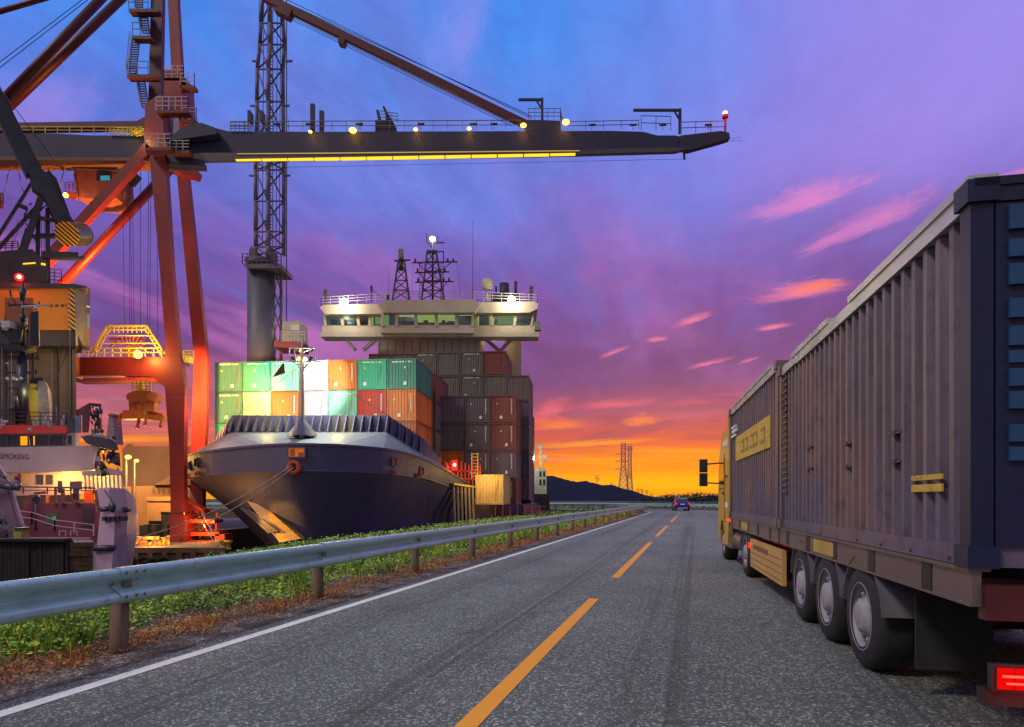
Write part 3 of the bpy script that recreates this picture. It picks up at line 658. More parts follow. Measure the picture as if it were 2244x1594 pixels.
# breakwater with its stiffening ribs
bk = MB()
def wallp(a, b, z0a, z0b, z1a, z1b, th=.12): bk.poly([S(a[0], a[1], z0a), S(b[0], b[1], z0b), S(b[0], b[1], z1b), S(a[0], a[1], z1a)], AV*th)
wallp((-11.4, -7.7), (-.4, -6.7), zB-.1, zB-.1, 7.45, 7.45); wallp((-16.3, -2.2), (-11.4, -7.7), 4.7, zB-.1, 5.9, 7.45); wallp((-.4, -6.7), (1.35, -3.0), zB-.1, 4.6, 7.45, 6.1); wallp((1.35, -3.0), (2.0, -.2), 4.3, 4.2, 6.1, 4.7)
bk.build('breakwater', M_hull, ship)
for i in range(20):
    t = i/19; a = (-11.4+11*t, -7.7+t); rb = MB(); b0 = S(a[0], a[1], zB); rb.poly([b0, b0-AV*.75, b0-AV*.12+Z*1.18, b0+Z*1.18], RV*.07); rb.build('rib', M_mast if i % 1 else M_hull, ship)
for (a, b, n, z0, z1, w0, w1) in [((-16.3, -2.2), (-11.4, -7.7), 7, 4.7, 6.2, 5.9, 7.45), ((-.4, -6.7), (1.35, -3.0), 5, 6.1, 4.6, 7.45, 6.1)]:
    for i in range(n):
        t = (i+.5)/n; p = S(a[0]+(b[0]-a[0])*t, a[1]+(b[1]-a[1])*t, z0+(z1-z0)*t); q = Z*((w0+(w1-w0)*t)-(z0+(z1-z0)*t)-.05); rb = MB(); rb.poly([p, p-AV*.5, p-AV*.1+q, p+q], RV*.07); rb.build('rib', M_hull, ship)
# openings in the bow
def hullpt(u, z_):     # front plating point at lateral u for the gunwale band
    best = min(curves[0], key=lambda q: abs(q[0]-u)+(100 if q[1] > 0 else 0)); k = curves[0].index(best); return S(*lerp3(curves[0][k], curves[1][k], (4.6-z_)/1.45)), k
M_open = mat('opening_glow', (.30, .10, .03), .7, emit=('ff8a10', .35)); M_rust_glow = mat('opening_rust_glow', (.30, .06, .03), .8, var=.5, scale=6, emit=('c02808', .12))  # emission put into both colours, so the rust glows without a lamp
def opening(u, z_, w_, h_, m_, nm='fairlead'):
    p, k = hullpt(u, z_); a = S(*curves[0][max(0, k-1)]); b = S(*curves[0][min(len(curves[0])-1, k+1)]); t = (b-a); t.z = 0; t.normalize(); nrm = Vector((t.y, -t.x, 0)); nrm = nrm if nrm.y < 0 else -nrm
    fr = MB(); c = p+nrm*.06; X_ = t*w_/2; Y_ = Z*h_/2
    for s in (-1, 1): fr.bar(c+X_*s-Y_, c+X_*s+Y_, .07, .12); fr.bar(c-X_+Y_*s, c+X_+Y_*s, .12, .07)
    o = fr.build(nm, M_hull, ship); ic = MB(); ic.poly([c-X_-Y_-nrm*.03, c+X_-Y_-nrm*.03, c+X_+Y_-nrm*.03, c-X_+Y_-nrm*.03], -nrm*.02); ic.build('recess', m_, o); return c, nrm, o
c0, nr0, ocen = opening(-3, 4.15, 1.0, .55, M_open)
it = MB(); it.bb(c0+Vector((-.35, -.02, -.2)), c0+Vector((-.1, .0, .2))); it.bb(c0+Vector((.1, -.02, -.24)), c0+Vector((.42, 0, -.0))); it.build('bollard', M_rust_glow, ocen)
opening(1.25, 3.9, .75, .5, M_rust_glow); opening(1.75, 3.6, .7, .6, M_rust_glow); opening(-15.2, 3.9, .9, .6, M_hdark); opening(-13.0, 4.0, .8, .6, M_hdark); opening(-16.9, 3.8, .7, .7, M_hdark)
def hawse(p, nrm, r_, m_):
    hb_ = MB(); hb_.lathe(p, [(r_*.55, -.1), (r_*.6, .12), (r_, .16), (r_*1.1, .05), (r_*1.1, -.15)], 18, nrm); o = hb_.build('fairlead', m_, ship); return o
st_, _k = hullpt(-3, 3.65); fair = st_+Vector((-.1, -.15, -.35)); hawse(fair, Vector((-.1, -1, 0)), .36, M_rust_glow)
for u in (1.25, 1.7, -15.4, -13.2): q, k = hullpt(u, 3.3); hawse(q-AV*.1-Z*.1, -AV+RV*(.5 if u > 0 else -.5), .17, M_rust_glow)
# gold-coloured plate stands for lamplight low on the port bow; anchor pocket beside it
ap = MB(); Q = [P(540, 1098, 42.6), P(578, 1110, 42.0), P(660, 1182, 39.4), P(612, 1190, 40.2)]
ap.poly(Q, (0, .8, 0)); ap.build('gold_light_plate', mat('gold_lit_plate', (.40, .19, .03), .5, .1, var=.35, scale=1.2, stretch=(.5, 3, 3)), ship)
ap = MB(); ap.poly([P(523, 1113, 43.0), P(548, 1118, 42.4), P(610, 1166, 40.2), P(588, 1170, 41.0)], (0, .6, 0)); ap.build('anchor_pocket', M_hdark, ship)
# foremast
fm = thing; mp_ = S(-3.6, -10.6, 0); mx, my = mp_.x, mp_.y
dm_ = my; mu = MB(); zt = P(660, 765, dm_).z; k_ = dm_/F
mxc = P(662, 900, dm_).x
def MP(px_, py_): return P(px_, py_, dm_)
mu.tube((mxc, dm_, 5.2), (mxc, dm_, zt), .17, .12, 14); mu.build('foremast', M_cream, ship)
mu = MB(); mu.lathe((mxc, dm_, MP(0, 958).z), [(1.0, 0), (.95, .15), (.35, .95), (.28, 1.15), (.22, 1.3)], 4, Z); mu.build('mast_base', M_hull, ship)
mu = MB()
for sx in (-1, 1):
    mu.bar(MP(662, 813), MP(662+sx*28, 782), .07); mu.bar(MP(662, 772), MP(662+sx*24, 762), .05)
    for a, b in (((28*sx, 792), (28*sx, 762)), ((14*sx, 790), (18*sx, 762))): mu.bar(MP(662+a[0], a[1]), MP(662+b[0], b[1]), .06)
mu.bar(MP(636, 762), MP(688, 762), .07); mu.bar(MP(636, 790), MP(704, 792), .06); mu.bar(MP(626, 792), MP(700, 792), .05)
mu.tube(MP(662, 765), MP(662, 742), .05); mu.build('mast_yard', M_rail_w, ship)
for (a, b, m_, r_) in [(660, 768, 'sodium', .12), (655, 785, 'sodium', .12), (669, 786, 'white', .1)]:
    lb = MB(); lb.ball(MP(a, b), r_); lb.build('mast_lamp', G[m_], ship)
for a in (641, 680):
    lb = MB(); lb.tube(MP(a, 786), MP(a, 786)+Vector((0, .35, 0)), .17, .2, 12); lb.build('floodlight', M_dkm, ship)
fl_ = MB(); fl_.poly([MP(622, 795), MP(625, 819), MP(597, 828)], (0, .02, 0)); fl_.build('pennant', mat('pennant_cloth', (.10, .035, .02), .9), ship)
mu = MB()
for a, b in (((655, 805), (515, 915)), ((668, 800), (850, 912)), ((660, 775), (652, 960))): mu.tube(MP(*a), P(*b, dm_+(1.5 if b[1] < 940 else -2)), .015, n=4)
mu.build('stay', M_dkm, ship)
# front stack lamps: strong floodlights on the mast aimed at the cargo
lamp('cargo_flood_light', MP(664, 800)+Vector((0, 2.3, 0)), 1700, (.92, 1, .82), .2, parent=ship)
lamp('cargo_spot', MP(664, 800)+Vector((0, .6, 0)), 12500, (.96, 1, .86), .15, spot=42, aim=P(672, 838, 54.6), parent=ship)
lamp('cargo_flood_light_upper', MP(760, 800)+Vector((0, 2.4, 0)), 480, (1, .93, .62), .2, parent=ship)
for px_ in (590, 745): lamp('deck_work_light', P(px_, 925, 46.0)-Vector((0, .8, 0)), 170, (1, .78, .2), .2, parent=ship)
lamp('gold_patch_spot', P(452, 1135, 41), 1500, (1, .48, .06), .2, spot=38, aim=P(600, 1150, 40.6), parent=ship)  # unseen spot added to strengthen the gold patch on the bow
# ------------------------------------------------------------------ bridge house
hs = MB(); D0 = 77
def hp(px_, py_, v_off=0): return P(px_, py_, D0+v_off)
def slab(mb, x0, y0, x1, y1, dz0, th): mb.pxp([(x0, y0), (x1, y0), (x1, y1), (x0, y1)], D0+dz0, th)
slab(hs, 828, 735, 1052, 900, 1.0, 9); hs.build('house_front', M_cream, ship)
rb = MB()
for i in range(13): a = 832+i*17.6; rb.bar(hp(a, 737, .96), hp(a, 775, .96), .05, .1)
rb.build('panel_seam', M_mast, ship)
hs = MB(); slab(hs, 1112, 735, 1142, 1080, 3, 6); hs.build('funnel_casing', M_cream, ship)
hs = MB(); slab(hs, 1052, 737, 1060, 772, 2.5, .4); slab(hs, 1052, 737, 1070, 742, 2.5, .4)
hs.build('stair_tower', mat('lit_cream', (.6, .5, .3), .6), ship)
hs = MB()
for a, b in (((757, 740), (778, 765)), ((828, 738), (795, 765)), ((1060, 738), (1095, 768)), ((1125, 738), (1095, 768))): hs.pbeam(a, b, D0+1.5, .5, 7)
hs.build('wing_brace', M_cream, ship)
bw = MB(); slab(bw, 702, 727, 1181, 737, -.6, 2.2); slab(bw, 706, 713, 1172, 727, -.3, 3.2); bw.pxp([(834, 712), (1038, 712), (1038, 729), (834, 729)], D0-1.2, 2); bw.build('bridge_bulwark', M_cream, ship)
rf = MB(); rf.pxp([(700, 672), (1180, 664), (1178, 676), (1160, 684), (712, 688)], D0-1.0, 7.6); rf.pxp([(842, 657), (1040, 655), (1052, 668), (1040, 684), (838, 684), (828, 668)], D0-1.8, 8.2); rf.pxp([(702, 672), (1178, 664), (1172, 660), (710, 667)], D0-.9, 7.4); rf.build('bridge_roof', M_cream, ship)
bn = MB(); slab(bn, 712, 686, 1165, 716, 3.4, .1); bn.build('rear_bulkhead', mat('cabin_wall', (.45, .45, .25), .6, var=.2, scale=.8), ship)
# rear windows show sky: bulkhead is built as posts on the wings
mulls = [712, 750, 785, 810, 838, 869, 911, 956, 1000, 1036, 1043, 1080, 1128, 1166]
for i, a in enumerate(mulls):
    m_ = MB(); off = -1.3 if 834 < a < 1040 else -.35; sl_ = -1.5 if a < 800 else 1.5 if a > 1045 else 0
    m_.pbeam((a+sl_*2, 685), (a-sl_, 714), D0+off, .18, 6 if i not in (0, 13) else 5); m_.build('window_post', M_cream, ship)
M_lit = [glow('cabin_light', c_, k_2) for c_, k_2 in (('e8e860', .75), ('f0e890', 1.0), ('c8d878', .55), ('7f9a9a', .4))]
for i in range(len(mulls)-1):
    a, b = mulls[i]+3, mulls[i+1]-3; off = -1.25 if 834 < (a+b)/2 < 1040 else -.3
    if b-a < 6: continue
    pn = MB(); pn.pxp([(a, 686), (b, 686), (b, 712), (a, 712)], D0+off+.1, .03); w_ = pn.build('window', M_pane, ship)
for (a, y0, b, y1, m_) in [(874, 685, 911, 690, 1), (916, 690, 954, 708, 0), (960, 690, 998, 708, 0), (960, 685, 998, 689, 1), (916, 685, 950, 688, 1), (808, 688, 818, 712, 0), (822, 694, 836, 710, 2), (840, 690, 852, 712, 2), (720, 687, 748, 690, 1), (1005, 685, 1036, 688, 1), (1090, 690, 1125, 710, 2), (1132, 684, 1162, 688, 2), (1046, 688, 1050, 712, 0), (1072, 690, 1080, 710, 0)]:
    c_ = MB(); c_.pxp([(a, y0+2.5*(y0 < 689)), (b, y0+2.5*(y0 < 689)), (b, y1+3*(y1 < 693)), (a, y1+3*(y1 < 693))], D0+(-.7 if 834 < a < 1040 else .3), .06); c_.build('cabin_glow_panel', M_lit[m_], ship)  # glowing panels stand in for the lamplit cabin interior
fu = MB()
for (a, y0, b, y1) in [(878, 703, 908, 712), (887, 697, 889, 704), (928, 701, 938, 707), (968, 701, 976, 707), (980, 703, 996, 708)]: fu.pxp([(a, y0), (b, y0), (b, y1), (a, y1)], D0-.95, .2)
fu.build('console', M_dkm, ship)
fu = MB(); fu.pxp([(916, 706), (957, 706), (957, 711), (916, 711)], D0-.98, .2); fu.pxp([(962, 706), (998, 706), (998, 711), (962, 711)], D0-.98, .2); fu.build('chart_desk', M_red, ship)
fu = MB(); fu.pxp([(855, 690), (866, 690), (866, 712), (855, 712)], D0-.5, .1); fu.pxp([(724, 690), (746, 690), (746, 710), (724, 710)], D0+1.6, .1); fu.pxp([(760, 690), (784, 690), (784, 710), (760, 710)], D0+1.6, .1); fu.pxp([(1052, 690), (1070, 690), (1070, 710), (1052, 710)], D0+1.6, .1); fu.pxp([(1140, 690), (1160, 690), (1160, 708), (1140, 708)], D0+1.6, .1); fu.build('dark_doorway', mat('cabin_blue', (.13, .16, .24), .3), ship)
lamp('cabin_light', hp(937, 704, .3), 200, (1, .95, .5), .3, parent=ship); lamp('cabin_light_b', hp(760, 703, 1), 60, (1, .95, .6), .3, parent=ship); lamp('cabin_light_c', hp(1110, 703, 1), 80, (1, .95, .6), .3, parent=ship)
lamp('under_wing_light', hp(1085, 745, 1.8), 110, (1, .8, .35), .2, parent=ship); lamp('under_wing_light_b', hp(800, 748, 2.5), 60, (1, .8, .35), .2, parent=ship)
rl_ = MB()
def hz(px_, py_, o=0): return P(px_, py_, D0+o)
rl_.rail([hz(704, 669, -.8), hz(842, 660, -.8)], .95, 1.1, .022, 2); rl_.rail([hz(1040, 657, -.8), hz(1178, 663, -.8), hz(1178, 663, 5)], .95, 1.1, .022, 2); rl_.rail([hz(842, 656, 3), hz(1040, 655, 3)], .95, 1.4, .022, 2); rl_.rail([hz(704, 669, -.8), hz(704, 669, 5)], .95, 1.5, .022, 2)
rl_.build('roof_railing', M_rail_w, ship)
for (a, b) in ((754, 661), (1121, 656)):
    lb = MB(); lb.ball(hz(a, b, -1.1), .42, 14); o_ = lb.build('floodlight', G['white'], ship); pl = MB(); pl.tube(hz(a, b+8, -.7), hz(a, b-4, -.6), .06); pl.build('bracket', M_mast, ship)
    lamp('flood_light', hz(a, b+3, -2.4), 600, (1, .9, .6), .35, parent=ship)
# masts on the roof
def lmast(x0, x1, yb, t0, t1, yt, lv, nm):
    m_ = MB(); A = [(x0, yb), (x1, yb)]; B = [(t0, yt), (t1, yt)]; dd = (x1-x0)*D0/F/2
    def c(i, f, o): return P(A[i][0]+(B[i][0]-A[i][0])*f, yb+(yt-yb)*f, D0+2.5+o*dd*(1-f*.8))
    for f0, f1 in zip(lv, lv[1:]):
        for i in (0, 1):
            for o in (-1, 1): m_.bar(c(i, f0, o), c(i, f1, o), .16)
        for o in (-1, 1): m_.bar(c(0, f0, o), c(1, f1, o), .09); m_.bar(c(1, f0, o), c(0, f1, o), .09); m_.bar(c(0, f1, o), c(1, f1, o), .12)
        for i in (0, 1): m_.bar(c(i, f1, -1), c(i, f1, 1), .1); m_.bar(c(i, f0, -1), c(i, f1, 1), .08)
    return m_
m_ = lmast(860, 897, 657, 873, 886, 570, [0, .25, .5, .75, 1], 'a'); m_.bar(hz(864, 571, 2.5), hz(899, 569, 2.5), .16); m_.tube(hz(879, 590, 2.5), hz(879, 570, 2.5), .28, .22); m_.build('radar_mast', M_dkm, ship)
m_ = MB(); m_.tube(hz(879, 568, 2.5), hz(879, 546, 2.5), .32, .3); m_.bb(hz(873, 563, 2), hz(884, 552, 3)); m_.build('antenna_pod', mat('antenna_olive', (.16, .13, .08), .6), ship)
m_ = lmast(924, 973, 656, 936, 956, 552, [0, .2, .4, .6, .8, 1], 'b'); m_.tube(hz(948, 656, 2.5), hz(948, 528, 2.5), .14, .1)
for (y_, a, b) in ((574, 904, 1003), (596, 909, 985), (617, 910, 994)):
    m_.bar(hz(a, y_+1, 2.5), hz(b, y_-1, 2.5), .13)
    for q in (a+6, b-10, b-22): m_.tube(hz(q, y_, 2.5), hz(q, y_-8, 2.5), .12)
    m_.bar(hz(a+10, y_, 2.5), hz(934, y_+22, 2.5), .08); m_.bar(hz(b-14, y_, 2.5), hz(962, y_+22, 2.5), .08)
m_.bar(hz(935, 551, 2.5), hz(958, 551, 2.5), .3); m_.bar(hz(958, 551, 2.5), hz(972, 550, 2.5), .12); m_.bar(hz(972, 550, 2.5), hz(972, 574, 2.5), .12); m_.bar(hz(944, 531, 2.5), hz(974, 531, 2.5), .13); m_.bar(hz(937, 531, 2.5), hz(950, 545, 2.5), .12); m_.bar(hz(935, 532, 2.5), hz(935, 510, 2.5), .1); m_.bar(hz(960, 532, 2.5), hz(960, 517, 2.5), .1)
for s_ in (919, 966):
    for k in range(14): m_.bar(hz(s_, 655-k*6, 2.3), hz(s_+6, 655-k*6, 2.3), .04)
    m_.bar(hz(s_, 655, 2.3), hz(s_, 572, 2.3), .05); m_.bar(hz(s_+6, 655, 2.3), hz(s_+6, 572, 2.3), .05)
m_.build('signal_mast', M_dkm, ship)
lb = MB(); lb.ball(hz(948, 523, 2.3), .34, 14, .8); lb.build('masthead_lamp', G['white'], ship)
m_ = MB(); m_.lathe(hz(1068, 633, 1), [(.05, 0), (.62, .05), (.66, .5), (.64, .95), (.5, 1.15), (.05, 1.3)], 18); m_.build('radome', M_cream, ship)
m_ = MB(); m_.tube(hz(1068, 660, 1), hz(1068, 632, 1), .17, .12)
for sx in (-1, 1): m_.bar(hz(1068+sx*9, 660, 1), hz(1068, 645, 1), .06)
m_.build('radome_stand', M_cream, ship)
m_ = MB(); m_.tube(hz(1105, 662, 4), hz(1105, 621, 4), .60, .58, 18); m_.tube(hz(1130, 660, 4), hz(1130, 616, 4), .18); m_.tube(hz(1087, 660, 4), hz(1087, 627, 4), .13); m_.bb(hz(1076, 655, 3), hz(1140, 648, 4)); m_.build('exhaust_stack', M_dkm, ship)
for (a, y0, y1) in ((713, 669, 638), (1164, 662, 630)):
    m_ = MB(); m_.tube(hz(a, y0, -.5), hz(a, y1+10, -.5), .12); m_.tube(hz(a, y1+8, -.9), hz(a, y1+8, -.2), .24, n=12); m_.tube(hz(a, y1, -.9), hz(a, y1, -.2), .24, n=12); m_.build('searchlight', M_dkm, ship)
m_ = MB(); m_.tube(hz(1036, 655, 1), hz(1036, 480, 1), .04, .015, 6); m_.tube(hz(852, 655, 1), hz(852, 590, 1), .02, n=4); m_.tube(hz(814, 660, 0), hz(814, 632, 0), .1); m_.bb(hz(811, 634, -.2), hz(817, 627, .2)); m_.bar(hz(817, 637, 0), hz(842, 654, 0), .06); m_.tube(hz(850, 660, 0), hz(850, 646, 0), .12, .2)
m_.wire([hz(905, 570, 2.5), hz(903, 640, 2.5)], .015, 4); m_.wire([hz(1001, 575, 2.5), hz(1010, 650, 2.5)], .015, 4); m_.wire([hz(993, 618, 2.5), hz(999, 650, 2.5)], .015, 4)
m_.build('whip_antenna', M_dkm, ship)
m_ = MB(); m_.tube(hz(1176, 718, 0), hz(1176, 706, 0), .35, .35, 14); m_.bb(hz(1172, 722, -.4), hz(1185, 712, .4)); m_.build('side_light', M_mast, ship)
# aft right: pale lit winch house
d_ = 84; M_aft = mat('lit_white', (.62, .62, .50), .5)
pw = MB(); pw.pxp([(1170, 1028), (1197, 1028), (1198, 1084), (1170, 1084)], d_, .8); ah_ = pw.build('aft_house', M_aft, ship)
pw = MB()
for a, b in ((1182, 1034), (1182, 1052), (1190, 1034), (1190, 1052)): pw.pxp([(a, b), (a+5, b), (a+5, b+12), (a, b+12)], d_-.05, .05)
pw.build('window', M_dkm, ah_)
pw = MB(); pw.bar(P(1184, 1028, d_), P(1184, 976, d_), .3); pw.bar(P(1176, 1000, d_), P(1196, 1000, d_), .16); pw.bb(P(1180, 984, d_-.2), P(1189, 976, d_+.2)); pw.bb(P(1190, 1012, d_-.2), P(1197, 1000, d_+.2)); pw.build('aft_mast', M_aft, ship)
pw = MB(); pw.pxp([(1168, 1084), (1204, 1084), (1205, 1120), (1168, 1120)], d_-.1, 1.2); pw.build('aft_deck_block', M_dkm, ship); lamp('aft_light', P(1176, 1005, d_-3.2), 260, (1, .97, .7), .2, parent=ship)
# red lashing posts, deck gear, red signal lamp at the break of the forecastle
pr_ = MB(); dd = 56.5
for i in range(12): a = 962+i*8.2; pr_.bar(P(a, 1070, dd), P(a, 1012+(i % 3)*4, dd), .1)
pr_.bar(P(960, 1030, dd), P(1050, 1036, dd), .1); pr_.bar(P(960, 1048, dd), P(1050, 1052, dd), .1); pr_.build('lashing_rail', M_red, ship)
pr_ = MB()
for a in (1034, 1047): pr_.bar(P(a, 1050, dd), P(a, 994, dd), .09)
for k in range(8): pr_.bar(P(1034, 996+k*7, dd), P(1047, 996+k*7, dd), .06)
pr_.build('ladder', mat('ladder_yellow', (.5, .32, .05), .5), ship)
pr_ = MB(); pr_.bb(P(990, 1032, dd-.3), P(1003, 1010, dd)); pr_.build('lamp_box', mat('red_box', (.5, .02, .02), .5, emit=('ff0804', .5)), ship)
lb = MB(); lb.ball(P(996, 1020, dd-.4), .13); lb.build('red_signal_lamp', G['redc'], ship); lamp('red_signal_light', P(996, 1020, dd-.9), 60, (1, .03, .01), .1, parent=ship)
pr_ = MB(); random.seed(3)
for i in range(26): a = random.uniform(950, 990); b = 1010+(a-950)*.7+random.uniform(-8, 25); pr_.bb(P(a, b, dd-.4), P(a+random.uniform(3, 7), b-random.uniform(3, 8), dd+.3))
pr_.build('winch', M_rust_glow, ship); lamp('deck_light', P(984, 1052, dd-1.2), 90, (1, .6, .15), .15, parent=ship)
pr_ = MB()
for i in range(9): a = 1054+i*16; pr_.bar(P(a, 1132, 58), P(a, 1108+(i*7 % 5), 58), .09)
pr_.bar(P(1052, 1110, 58), P(1196, 1112, 62), .07); pr_.bar(P(1052, 1122, 58), P(1196, 1121, 62), .07); pr_.build('deck_railing', M_rust_glow, ship); lamp('rail_light', P(1080, 1108, 56.8), 25, (1, .5, .12), .15, parent=ship)
# ------------------------------------------------------------------ containers
CC = {'teal': (.055, .24, .19), 'green': (.05, .42, .27), 'pale green': (.22, .52, .38), 'white': (.55, .60, .52), 'orange': (.62, .17, .03), 'red': (.50, .035, .02), 'lilac': (.42, .36, .42), 'rust brown': (.25, .080, .058), 'grey brown': (.20, .145, .135),
      'dark grey': (.14, .11, .14), 'slate blue': (.10, .12, .20), 'purple grey': (.165, .115, .165), 'olive grey': (.19, .17, .14), 'yellow': (.72, .50, .20), 'rust orange': (.45, .13, .03), 'dark blue': (.02, .028, .07)}
CM = {k: mat('container_'+k.replace(' ', '_'), v, .5, .05, var=.13, scale=1.1, col2=tuple(a*.4+.05*(i == 0)+.012 for i, a in enumerate(v)), thr=(.54, .70), bump=.1, bscale=8, stretch=(1, 1, .14)) for k, v in CC.items()}
M_cfr = {k: mat('container_frame_'+k.replace(' ', '_'), tuple(a*.75 for a in v), .5, .05, var=.3, scale=3, col2=(.10, .05, .02), thr=(.55, .7)) for k, v in CC.items()}
M_mark = mat('marking_white', (.75, .75, .72), .6); M_mky = mat('marking_yellow', (.75, .55, .08), .6)
def corr(mb, o, u, h_, n, dep, L):        # corrugated panel: origin, unit direction, height, ribs, inward vector, length
    o, u, dep = Vector(o), Vector(u), Vector(dep); pts = []; p = L/n
    for i in range(n):
        b = i*p; pts += [(b, 0), (b+p*.32, 0), (b+p*.5, 1), (b+p*.82, 1)]
    pts.append((L, 0)); vs = []
    for (s, q) in pts: a = o+u*s+dep*q; vs += [a, a+Z*h_]
    mb.add(vs, [(2*i, 2*i+2, 2*i+3, 2*i+1) for i in range(len(pts)-1)])
def cont_meshes(Wd, L, Hh, dark, col):
    b = MB(); e = .07; x0, x1 = -Wd/2+e, Wd/2-e
    corr(b, (x0, .06, .14), (1, 0, 0), Hh-.25, 9, (0, .05, 0), x1-x0); corr(b, (x0, L-.06, .14), (1, 0, 0), Hh-.25, 9, (0, -.05, 0), x1-x0)
    corr(b, (-Wd/2+.03, .1, .14), (0, 1, 0), Hh-.25, int(L/.28), (.04, 0, 0), L-.2); corr(b, (Wd/2-.03, .1, .14), (0, 1, 0), Hh-.25, int(L/.28), (-.04, 0, 0), L-.2)
    b.bb((x0, .06, .1), (x1, L-.06, .16)); b.bb((x0, .06, Hh-.1), (x1, L-.06, Hh-.04))
    f = MB()
    for sx in (-1, 1):
        for y_ in (.06, L-.06): f.box((sx*(Wd/2-.045), y_, Hh/2), (.09, .12, Hh-.02))
        f.box((sx*(Wd/2-.04), L/2, .07), (.075, L-.24, .13)); f.box((sx*(Wd/2-.04), L/2, Hh-.06), (.075, L-.24, .11))
    for y_ in (.05, L-.05): f.box((0, y_, .07), (Wd-.18, .09, .13)); f.box((0, y_, Hh-.06), (Wd-.18, .09, .11))
    for sx in (-1, 1):
        for y_ in (.08, L-.08):
            for z_ in (.05, Hh-.05): f.box((sx*(Wd/2-.07), y_, z_), (.16, .17, .12))
    return b, f
base_c = {}
def marks(kind):
    k = MB(); random.seed(kind)
    if kind % 2: # code row along the top
        xx = -.75
        while xx < .85:
            k.box((xx, .035, 2.3), (.07, .03, .12)); xx += .115 if random.random() > .12 else .2
    else:          # vertical code near the right edge
        zz_ = .8
        while zz_ < 2.3: k.box((.78, .035, zz_), (.11, .03, .08)); zz_ += .125
    return k
MKM = []
def container(pos, col, label, group, rz=YAW, mk=0, dims=(2.40, 6.06, 2.56)):
    t = thing('shipping_container', label, 'container', pos, group); t.rotation_euler = (0, 0, rz); key = (col, dims)
    if key not in base_c:
        b, f = cont_meshes(*dims, False, col); ORG[t.name] = Vector()
        base_c[key] = (b.build('corrugated_body', CM[col], t), f.build('frame', M_cfr[col], t))
    else:
        for o, nm in zip(base_c[key], ('corrugated_body', 'frame')):
            c = bpy.data.objects.new(nm, o.data); COL.objects.link(c); c.parent = t
    if mk:
        if len(MKM) < 2: MKM[:] = [m_.build('marking', M_mark) for m_ in (marks(2), marks(1))]
        if 'plac' not in base_c: base_c['plac'] = (MB().box((0, .035, 0), (.15, .03, .15)).build('placard', M_mky), MB().box((0, .035, 0), (.24, .03, .28)).build('data_plate', M_mark))
        for o_, zz_ in zip(base_c['plac'], (1.75, .48)): q_ = bpy.data.objects.new(o_.name.split('.')[0], o_.data); COL.objects.link(q_); q_.parent = t; q_.location = (random.choice((-.6, -.2, .3)), 0, zz_)
        src = MKM[mk % 2].data
        c = bpy.data.objects.new('marking', src); COL.objects.link(c); c.parent = t
    return t
W_ = 2.457; HC = 2.6; nm_c = ['far left', 'second from left', 'third from left', 'middle', 'third from right', 'second from right', 'far right']
rowsA = [['teal', 'green', 'pale green', 'white', 'orange', 'green', 'teal'], ['teal', 'pale green', 'rust orange', 'lilac', 'pale green', 'red', 'orange'], ['green', 'dark grey', 'purple grey', 'dark grey', 'slate blue', 'purple grey', 'rust orange']]
gA = 'containers in the front stack behind the ship bow'; rn = ['top', 'second', 'bottom']
for r_, row in enumerate(rowsA):
    for c_, col in enumerate(row):
        container(S(-17.2+W_*(c_+.5), 0, 13.04-HC*(r_+1)), col, f'{col} container, {nm_c[c_]} in the {rn[r_]} row of the front stack', gA, mk=(1 if col in ('teal', 'green', 'pale green') else 2) if r_ < 2 else 0)
for r_, col in enumerate(['rust brown', 'purple grey', 'olive grey']):
    container(S(-W_/2+.1, 7.0, 13.04-HC*(r_+1)), col, f'{col} container right behind the front stack, {rn[r_]} row', 'containers of the second bay')
gB = 'dark containers stacked on the right of the deck'; rB = ['top', 'second', 'third', 'lowest']
colsB = [['purple grey', 'dark grey', 'rust brown'], ['dark grey', 'dark grey', 'rust brown'], ['orange', 'purple grey', 'purple grey'], ['red', 'purple grey', 'rust brown']]
for r_ in range(4):
    for c_ in range(3):
        container(S(W_*(c_+.5)-.1, 9.3, 11.33-HC*(r_+1)), colsB[r_][c_], f'{colsB[r_][c_]} container, {["left", "centre", "right"][c_]} in the {rB[r_]} row of the right stack', gB, mk=2 if c_ and r_ < 4 else 0)
for b_, v_ in enumerate((15.6, 21.9)):
    pass
gC = 'containers in the tall rear stack before the bridge'
for c_ in range(6):
    for r_ in range(2):
        col = [['rust brown', 'grey brown', 'olive grey', 'olive grey', 'olive grey', 'rust brown'], ['grey brown', 'olive grey', 'grey brown', 'olive grey', 'olive grey', 'olive grey']][r_][c_]
        container(S(-9.15+W_*(c_+.5), 16.0, 17.1-HC*(r_+1)), col, f'{col} container, {["first", "second", "third", "fourth", "fifth", "sixth"][c_]} from left, {["top", "second"][r_]} row of rear stack', gC, mk=1 if c_ in (2, 4) else 0)
cD = ['grey brown', 'purple grey', 'olive grey', 'dark grey', 'purple grey']
for r_ in range(5):
    container(S(8.0-W_/2, 16.0, 14.4-HC*(r_+1)), cD[r_], f'{cD[r_]} container, {["top", "second", "third", "fourth", "lowest"][r_]} of the rear stack outer right column', 'containers of the outer rear column')
    if r_ < 4: container(S(5.6-W_/2, 16.0, 14.4-HC*(r_+1)-.0) if r_ else S(5.6-W_/2, 22.4, 11.8-HC), ['grey brown', 'rust brown', 'dark grey', 'slate blue'][r_], f'{["grey brown", "rust brown", "dark grey", "slate blue"][r_]} container half hidden in the rear stack, {["top", "second", "third", "lowest"][r_]} level', 'containers half hidden in the rear stack')
for r_, col in enumerate(['slate blue', 'purple grey', 'slate blue', 'dark grey']):
    container(S(7.75-W_/2, 22.4, 11.4-HC*(r_+1)), col, f'{col} container at the back of the right side, {rB[r_]} of four', 'containers at the back right of the ship')
